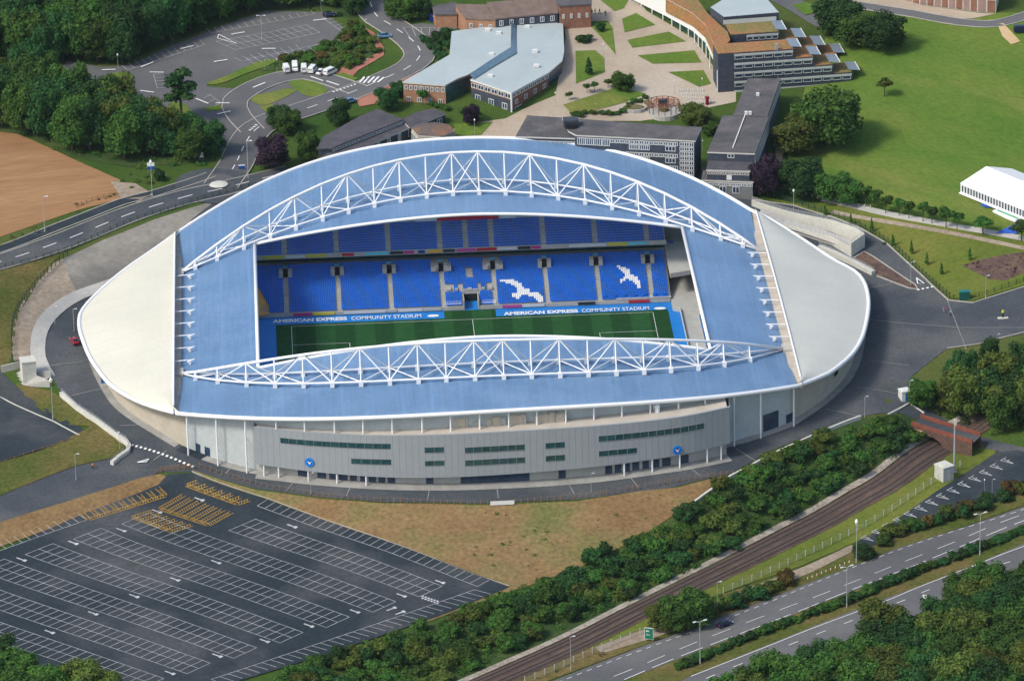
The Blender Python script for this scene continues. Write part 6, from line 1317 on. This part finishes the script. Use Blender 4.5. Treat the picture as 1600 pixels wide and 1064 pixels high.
# ground cover nobody could count
def cover(name, poly, dens, r, cols, N=46, smin=.12, smax=.28, hk=.7):
    P = TXY(poly); xs = [p[0] for p in P]; ys = [p[1] for p in P]; ar = abs(sum(P[i][0]*P[(i+1) % len(P)][1]-P[(i+1) % len(P)][0]*P[i][1] for i in range(len(P))))/2; n = int(ar*dens); L = [[] for _ in cols]; k = 0
    while k < n:
        x, y = rnd.uniform(min(xs), max(xs)), rnd.uniform(min(ys), max(ys)); k += 1
        if not inside(P, x, y): continue
        q = r*rnd.uniform(.6, 1.4); L[rnd.randrange(len(cols))].append((x, y, q))
    V = []; F = []; M = []
    for ci, ls in enumerate(L):
        if not ls: continue
        A = np.array(ls); z = HA(A[:, :2]); lb = [(a[0], a[1], zz+.25*a[2], a[2], a[2], a[2]*hk) for a, zz in zip(ls, z)]
        v, f = lobes_leaves(lb, N*len(lb), smin, smax, .55); k = len(V); V += v.tolist(); F += (f+k).tolist(); M += [ci]*len(f)
    me = meshvf(name, V, F, LM[cols[0]]); me.materials.clear()
    for c in cols: me.materials.append(LM[c])
    me.polygons.foreach_set('material_index', M); o = bpy.data.objects.new(name, me); COL.objects.link(o); o['kind'] = 'stuff'; return o
cover('undergrowth', SCRUB, .62, 1.35, ['mid','dark','mid','light'])
for o_ in [cover('undergrowth', SCRUB, .22, 1.0, ['mid','olive','light'], 70, .12, .26, 2.2)]: pass
cover('undergrowth', [(1640,905),(1600,915),(1480,965),(1380,1005),(1250,1060),(1160,1100),(1160,1130),(1640,1130)], .10, 1.6, ['mid','dark'])
cover('undergrowth', [(-20,176),(50,196),(120,226),(200,250),(300,246),(345,238),(344,254),(300,262),(200,266),(110,246),(40,212),(-20,204)], .22, 1.2, ['mid','olive','dark'])
cover('undergrowth', [(1430,640),(1480,596),(1560,580),(1660,570),(1660,690),(1560,680),(1480,655)], .14, 1.3, ['mid','dark','light'])
cover('undergrowth', [(412,106),(440,93),(480,83),(520,65),(548,32),(574,50),(592,80),(588,92),(552,110),(520,113),(470,104)], .2, .9, ['olive','light','mid'])
cover('undergrowth', [(-20,86),(85,92),(190,91),(255,64),(340,30),(415,6),(500,8),(560,24),(566,34),(500,20),(415,18),(340,42),(255,76),(190,103),(85,104),(-20,100)], .10, 1.3, ['mid','dark','dark'])
cover('undergrowth', [(160,285),(190,272),(250,270),(260,285),(210,300)], .12, .7, ['mid','light','olive'])
cover('bed_plants', [(1506,416),(1530,408),(1570,400),(1610,395),(1610,423),(1570,438),(1545,435)], .5, .45, ['purple','rust','purple'], 14, .08, .18)
cover('bed_plants', [(1338,404),(1350,396),(1366,405),(1428,446),(1420,449),(1372,431)], .5, .35, ['rust','olive','rust'], 14, .08, .16)
cover('hedge_saplings', [(-20,388),(0,378),(60,353),(128,330),(134,340),(60,366),(0,392),(-20,398)], .7, .5, ['purple','rust','purple'], 14, .08, .18, 1.4)
cover('field_hedge', [(112,322),(140,312),(182,304),(184,308),(142,318),(116,328)], .5, .6, ['olive','rust'], 20, .1, .2)
cover('verge_plants', [(1000,1000),(940,1030),(860,1064),(800,1090),(780,1090),(860,1050),(940,1016),(1000,988)], .12, .8, ['olive','rust','light'], 30)
cover('meadow_hedge', [(1165,310),(1240,322),(1300,344),(1345,361),(1390,387),(1440,433),(1484,471),(1490,466),(1445,425),(1393,378),(1347,353),(1300,336),(1240,316),(1165,303)], .25, .7, ['mid','dark'], 26, .1, .22)
cover('bank_grass_tufts', [(700,860),(760,800),(860,795),(1000,775),(1060,770),(980,840),(880,892),(800,905)], .05, .6, ['light','olive'], 16, .1, .2, .4)
# ------------------------------------------------------------------ lamps
M_lamp = mat('lamp_grey', (.40,.42,.42), rough=.5, metal=.2); M_lens = mat('lamp_lens', (.75,.76,.74), rough=.3)
LAMPS = {}
def lamp_meshes(kind):
    if kind in LAMPS: return LAMPS[kind]
    b = MB(); b.bar((0,0,0), (0,0,.92), .011, 6, r2=.008); b.bar((0,0,0), (0,0,.10), .018, 6); pole = b; heads = []
    def head(x): q = MB(); q.box((x, 0, .935), (.085, .035, .018)); q.bar((x*.15, 0, .92), (x, 0, .94), .006, 5); return q
    if kind == 'single': heads = [head(.12)]
    elif kind == 'double': heads = [head(.15), head(-.15)]
    else:
        q = MB(); q.bar((0,0,.90), (0,0,.95), .035, 10, r2=.05); q.bar((0,0,.95), (0,0,1.0), .05, 10, r2=.02); heads = [q]
    r = []
    for q, n in [(pole, 'pole')]+[(h, 'lamp_head') for h in heads]:
        me = bpy.data.meshes.new(n); me.from_pydata(q.v, [], q.f); me.materials.append(M_lamp if n == 'pole' else M_lens); r.append((n, me))
    LAMPS[kind] = r; return r
def lamp(u, v, top, kind, label, rz=0.0):
    p = T(u, v); h = GY(u, top, p[1])[2]-p[2]; r = thing('street_lamp', label, 'lamp', p, rz); r.scale = (h*(.9 if h < 9 else .75),)*2+(h,)
    for n, me in lamp_meshes(kind): o = bpy.data.objects.new(n, me); COL.objects.link(o); o.parent = r
LP = [(486,772,736,'single','street lamp in front of the left blue roundel'),(924,769,737,'single','street lamp on the kerb right of the facade centre'),(83,656,590,'post','tall white topped lamp beside the small asphalt car park'),(187,702,674,'post','lamp at the hook of the curved parapet'),(119,750,706,'single','lamp standing in the grass mound on the left'),(116,519,480,'single','lamp on the concourse beside the cream roof end'),(86,506,476,'single','lamp on the pale path left of the cream roof end'),
 (1351,652,617,'single','lamp at the right end of the low pale wall'),(1421,628,592,'single','lamp behind the white hut'),(1240,334,296,'post','lamp at the meadow edge behind the right roof end'),(1343,372,358,'double','double lamp by the ramp walls'),(1423,446,407,'double','double lamp at the tip of the planting triangle'),(1540,467,428,'single','lamp on the grass right of the green cabinet'),(1558,546,520,'single','lamp at the asphalt edge above the dark trees'),
 (70,364,303,'single','tall lamp between the field and the upper road'),(238,308,250,'post','tall lamp with signs at the farm track'),(388,280,216,'single','tall lamp at the roundabout exit'),(490,250,215,'single','lamp beside the far roof by the light green tree'),(1094,1038,965,'double','tall double lamp in the central reservation, leftmost'),(1323,950,880,'double','tall double lamp in the middle of the reservation'),(1531,868,797,'double','tall double lamp in the reservation at the right'),(892,1047,990,'single','lamp between railway and carriageway at the bottom'),(1121,958,905,'single','lamp in the roadside hedge by the railway'),(1338,880,811,'post','bright topped lamp beside the lay by end'),(1538,772,748,'post','lamp with bright top at the lay by'),(1550,774,747,'single','lamp with side arm at the lay by'),(1500,1056,1040,'single','lamp rising out of the forest at the bottom'),
 (185,115,84,'post','lamp on the oval grass island'),(409,62,22,'double','tall double lamp in the upper car park bays'),(502,22,0,'single','lamp at the top end of the upper car park'),(572,48,30,'post','lamp where the red path starts'),(617,32,8,'post','lamp by the clump of trees at the campus road'),(574,108,92,'post','globe lamp on the red path bend'),(742,214,186,'post','lamp on the lawn below the plum tree'),(868,168,144,'post','lamp outside the brown brick wing'),(838,178,168,'post','short lamp near the corner column'),(931,175,162,'post','lamp above the planters'),(943,92,68,'post','lamp on the plaza between lawns'),(1097,144,122,'post','lamp at the lowest plaza lawn'),(1054,148,125,'post','lamp near the cycle racks on the plaza'),(1098,236,219,'post','white topped lamp on the grass between the slate blocks'),(1213,226,214,'post','lamp on the path right of the stepped block'),(1365,460,461,'post','x'),(414,110,94,'post','globe lamp beside the left van'),(433,112,92,'post','globe lamp behind the left vans'),(270,72,60,'single','lamp at the wood edge')]
for l in LP:
    if l[4] != 'x': lamp(*l[:5], rz=(.35 if l[3] == 'double' and l[0] > 1000 else 0))
# ------------------------------------------------------------------ vehicles
M_tyre = mat('tyre', (.012,.012,.013), rough=.9); M_cg = mat('car_glass', (.012,.018,.024), rough=.08, spec=.6); M_lightw = mat('headlight', (.7,.7,.66), rough=.2); M_lightr = mat('tail_light', (.35,.01,.01), rough=.3); M_hub = mat('hub', (.4,.4,.42), rough=.4, metal=.6)
def loft(mb, secs, mi=0):
    """closed body from cross-sections (x, half width bottom, half width top, z bottom, z top)"""
    V = []
    for x, wb, wt, zb, zt in secs:
        r = min(.12, (zt-zb)*.3); V += [(x,-wb,zb),(x,wb,zb),(x,wb*1.02,zb+(zt-zb)*.5),(x,wt,zt-r),(x,wt-r,zt),(x,-wt+r,zt),(x,-wt,zt-r),(x,-wb*1.02,zb+(zt-zb)*.5)]
    k = 8; F = []
    for i in range(len(secs)-1):
        for j in range(k): F.append((i*k+j, i*k+(j+1) % k, (i+1)*k+(j+1) % k, (i+1)*k+j))
    F += [tuple(range(k-1, -1, -1)), tuple(range((len(secs)-1)*k, len(secs)*k))]; mb.add(V, [f[::-1] for f in F], mi)
def vehicle(kind, label, u, v, rz, paint, name='car', group=None):
    p = T(u, v); r = thing(name, label, 'van' if kind != 'car' else 'car', (p[0], p[1], p[2]+.1+2*U), rz, group); m = paint; b = MB(); g_ = MB()
    if kind == 'car':
        loft(b, [(-2.1,.74,.70,.35,.80),(-1.9,.84,.80,.22,.92),(-.9,.86,.82,.2,.96),(.9,.86,.82,.2,.93),(1.75,.84,.78,.22,.80),(2.05,.72,.66,.32,.66)])
        loft(g_, [(-1.75,.70,.58,.88,.95),(-1.15,.74,.62,.88,1.36),(.1,.75,.63,.88,1.42),(.45,.75,.62,.88,1.36),(1.15,.72,.62,.86,.92)]); L_, wx, wr = 2.1, 1.3, .31
        b2 = MB(); loft(b2, [(-1.05,.58,.56,1.34,1.41),(-.4,.6,.57,1.36,1.46),(.2,.6,.57,1.36,1.45),(.5,.56,.54,1.32,1.39)]); b2.build('roof', m, r, local=True)
    else:
        L_ = 2.6; hgt = 2.3 if kind == 'van' else 2.15; wx, wr = 1.6, .34
        loft(b, [(-2.6,.92,.84,.4,hgt-.12),(-2.4,.96,.88,.28,hgt),(1.0,.96,.86,.28,hgt),(1.55,.96,.80,.28,hgt-.35),(2.1,.95,.84,.28,1.25),(2.65,.82,.76,.36,.95)])
        if kind == 'van': g_.add([(1.57,-.72,hgt-.42),(1.57,.72,hgt-.42),(2.10,.78,1.30),(2.10,-.78,1.30)], [(3,2,1,0)])
        else: g_.add([(1.57,-.72,hgt-.42),(1.57,.72,hgt-.42),(2.10,.78,1.30),(2.10,-.78,1.30)], [(3,2,1,0)])
        for s in (-1, 1):
            x0 = -2.3 if kind == 'minibus' else .75; g_.add([(x0, s*.99, 1.25), (1.5, s*.99, 1.25), (1.35, s*.93, hgt-.4), (x0, s*.93, hgt-.4)], [(0,1,2,3) if s < 0 else (3,2,1,0)])
        g_.add([(-2.63,-.7,1.3),(-2.63,.7,1.3),(-2.57,.66,hgt-.35),(-2.57,-.66,hgt-.35)], [(3,2,1,0)])
    r.scale = ((1.06 if kind == 'car' else .98),)*3
    b.build('body', m, r, local=True, smooth=False); g_.build('windows', M_cg, r, local=True)
    for sx in (-1, 1):
        for sy in (-1, 1):
            q = MB(); q.bar((sx*wx, sy*.62, wr), (sx*wx, sy*.90, wr), wr, 12); w_ = q.build('wheel', M_tyre, r, local=True); q = MB(); q.bar((sx*wx, sy*.89, wr), (sx*wx, sy*.92, wr), wr*.55, 10); q.build('hub_cap', M_hub, w_, local=True)
    for sy in (-1, 1):
        q = MB(); q.box((L_-.02, sy*.56, .66), (.16, .28, .16)); q.build('headlight', M_lightw, r, local=True); q = MB(); q.box((-L_+.0, sy*.66, .8), (.12, .16, .3)); q.build('tail_light', M_lightr, r, local=True)
    return r
PW_ = mat('white_car_paint', (.74,.75,.74), rough=.25, spec=.5); PN = mat('navy_car_paint', (.008,.014,.045), rough=.2, spec=.6); PB = mat('blue_car_paint', (.10,.22,.38), rough=.25, spec=.5); PR = mat('red_car_paint', (.32,.02,.03), rough=.3, spec=.5)
vehicle('van', 'white panel van at the left end of the row of vans', 447, 112.5, 1.72, PW_, 'van'); vehicle('van', 'white van facing the road, second from the left in the row', 461, 110.5, -1.56, PW_, 'van'); vehicle('van', 'white panel van seen from behind in the middle of the row', 475, 112.5, 1.56, PW_, 'van')
vehicle('minibus', 'white minibus with dark windows left of the small white car', 488.5, 113.5, 1.25, PW_, 'minibus'); vehicle('car', 'small white car squeezed between the two minibuses', 501.5, 116.5, 1.1, PW_); vehicle('minibus', 'white minibus with dark side windows at the right end of the row', 516, 117, .85, PW_, 'minibus')
vehicle('car', 'pale blue saloon parked in the bay beside the campus road', 600.5, 60, .05, PB); vehicle('car', 'dark blue car parked at the top corner of the upper car park', 515, 27, .1, PN); vehicle('car', 'red car on the concourse beside the cream roof end', 116, 537, 1.9, PR); vehicle('car', 'dark navy car driving on the dual carriageway', 1132, 979, .55, PN); vehicle('car', 'silver blue car half hidden behind the dark conical tree', 547, 162, .6, PB)
p = T(1595, 52); vehicle('van', 'dark van at the right frame edge by the sand path', 1596, 52, 0, PN, 'van')
# ------------------------------------------------------------------ people: one skinned body each, clothes as children
M_skin = mat('skin', (.42,.26,.18), rough=.7)
def person(u, v, label, top, legs, rz=0.0, stride=.25, name='person'):
    p = T(u, v); r = thing(name, label, 'person', (p[0], p[1], p[2]+2*U), rz)
    J = [(0,0,.95,.13),(0,0,1.2,.13),(0,0,1.42,.12),(0,0,1.52,.06),(0,.02,1.60,.075),(0,.03,1.70,.10),(0,.01,1.78,.05)]
    E_ = [(0,1),(1,2),(2,3),(3,4),(4,5),(5,6)]
    for s in (-1, 1):
        k = len(J); J += [(s*.19,0,1.40,.065),(s*.25,-.03*s,1.14,.05),(s*.26,.10+.06*s,.92,.04),(s*.26,.16+.06*s,.84,.04)]; E_ += [(2,k),(k,k+1),(k+1,k+2),(k+2,k+3)]
        k = len(J); J += [(s*.10,0,.88,.10),(s*.11,s*stride*.4+.04,.48,.07),(s*.11,s*stride,.09,.05),(s*.12,s*stride+.16,.05,.04)]; E_ += [(0,k),(k,k+1),(k+1,k+2),(k+2,k+3)]
    me = bpy.data.meshes.new('body'); me.from_pydata([j[:3] for j in J], E_, []); me.materials.append(M_skin); o = bpy.data.objects.new('body', me); COL.objects.link(o); o.parent = r
    sk = o.modifiers.new('Skin', 'SKIN'); o.modifiers.new('Subdivision', 'SUBSURF').levels = 1
    if not me.skin_vertices: me.attributes.new('x', 'FLOAT', 'POINT')
    for i, j in enumerate(J): me.skin_vertices[0].data[i].radius = (j[3], j[3])
    me.skin_vertices[0].data[0].use_root = True
    b = MB(); secs = [(.92,.20,.15),(1.1,.19,.145),(1.32,.23,.15),(1.44,.21,.13),(1.5,.09,.08)]; V = []
    for z, a, c in secs: V += [(a*math.cos(i*math.pi/5), c*math.sin(i*math.pi/5), z) for i in range(10)]
    F = [(i*10+j, i*10+(j+1) % 10, (i+1)*10+(j+1) % 10, (i+1)*10+j) for i in range(4) for j in range(10)]; b.add(V, F)
    for s in (-1, 1): b.bar((s*.19,0,1.42), (s*.25,-.03*s,1.14), .085, 7, r2=.07); b.bar((s*.25,-.03*s,1.14), (s*.26,.10+.06*s,.92), .07, 7, r2=.055)
    b.build('jacket', top, r, local=True); b = MB()
    for s in (-1, 1): b.bar((s*.10,0,.96), (s*.11,s*stride*.4+.04,.48), .125, 8, r2=.09); b.bar((s*.11,s*stride*.4+.04,.48), (s*.11,s*stride,.1), .09, 8, r2=.065)
    b.build('trousers', legs, r, local=True); b = MB()
    for s in (-1, 1): b.box((s*.115, s*stride+.06, .05), (.1, .28, .1))
    b.build('shoes', M_tyre, r, local=True); v_, f_ = ico((0, .0, 1.745), (.098, .11, .085), 2); b = MB(); b.add(v_.tolist(), f_); b.build('hair', mat('hair', (.03,.02,.015), rough=.8), r, local=True)
    return r
cl = lambda n, c: mat(n, c, rough=.85)
person(1475, 489, 'person in a pink top walking across the asphalt', cl('pink_cloth', (.62,.12,.26)), cl('pale_cloth', (.35,.32,.32)), .4); person(1485, 494, 'person in a pale top and dark trousers walking near the one in pink', cl('pale_top', (.5,.52,.55)), cl('dark_cloth', (.015,.02,.03)), .8)
hv = person(1567, 498, 'person in a hi vis yellow top on a low white pad on the asphalt', cl('hi_vis_yellow', (.55,.62,.05)), cl('dark_cloth', (.015,.02,.03)), 0, .05); p = T(1567, 498); hv.scale = (1.3, 1.3, 1.5)
pd = thing('white_pad', 'low white pad on the asphalt under the hi vis person', 'pad', (p[0], p[1], p[2]+.3)); b = MB(); b.box((0,0,-.1), (3.0,1.0,.3)); b.box((0,0,.08), (1.6,.7,.1)); b.build('slab', M_paleconc, pd, local=True); hv.location.z += .2
person(302, 690, 'person in orange hi vis at the glazed doors on the left', cl('hi_vis_orange', (.65,.18,.03)), cl('orange_trousers', (.6,.33,.05)), 1.0); person(330, 697, 'person in white by the second pair of doors on the left', cl('white_cloth', (.65,.66,.66)), cl('grey_cloth', (.2,.21,.22)), .5); person(145, 733, 'person in an orange jacket standing in the grass mound', cl('hi_vis_orange', (.65,.18,.03)), cl('dark_cloth', (.015,.02,.03)), 2)
for i, (u, v, lab) in enumerate(((925,24,'person in dark clothes, leftmost of three on the top plaza'),(930,23,'person in black, second of three on the top plaza'),(937,23,'person in black, apart at the right of the three on the top plaza'),(946,26,'person in brown, nearest the top plaza lawn'))): person(u, v, lab, cl('dark_cloth' if i < 3 else 'brown_cloth', (.015,.02,.03) if i < 3 else (.12,.07,.04)), cl('grey_cloth', (.2,.21,.22)), i)
person(571, 126, 'person in dark clothes crossing the zebra', cl('dark_cloth', (.015,.02,.03)), cl('dark_cloth', (.015,.02,.03)), 1.2)
# ------------------------------------------------------------------ a little summer haze round camera and scene
b = MB(); b.box((0, 0, 315), (5600, 5600, 652)); hz = b.build('haze', [bpy.data.materials.new('haze_air')]); hz['kind'] = 'stuff'
m = hz.data.materials[0]; m.use_nodes = True; t = m.node_tree; t.nodes.remove(t.nodes['Principled BSDF']); pv_ = t.nodes.new('ShaderNodeVolumePrincipled')
pv_.inputs['Color'].default_value = (.72, .88, 1.0, 1); pv_.inputs['Density'].default_value = 0.000012; pv_.inputs['Anisotropy'].default_value = .2
t.links.new(pv_.outputs[0], t.nodes['Material Output'].inputs['Volume'])
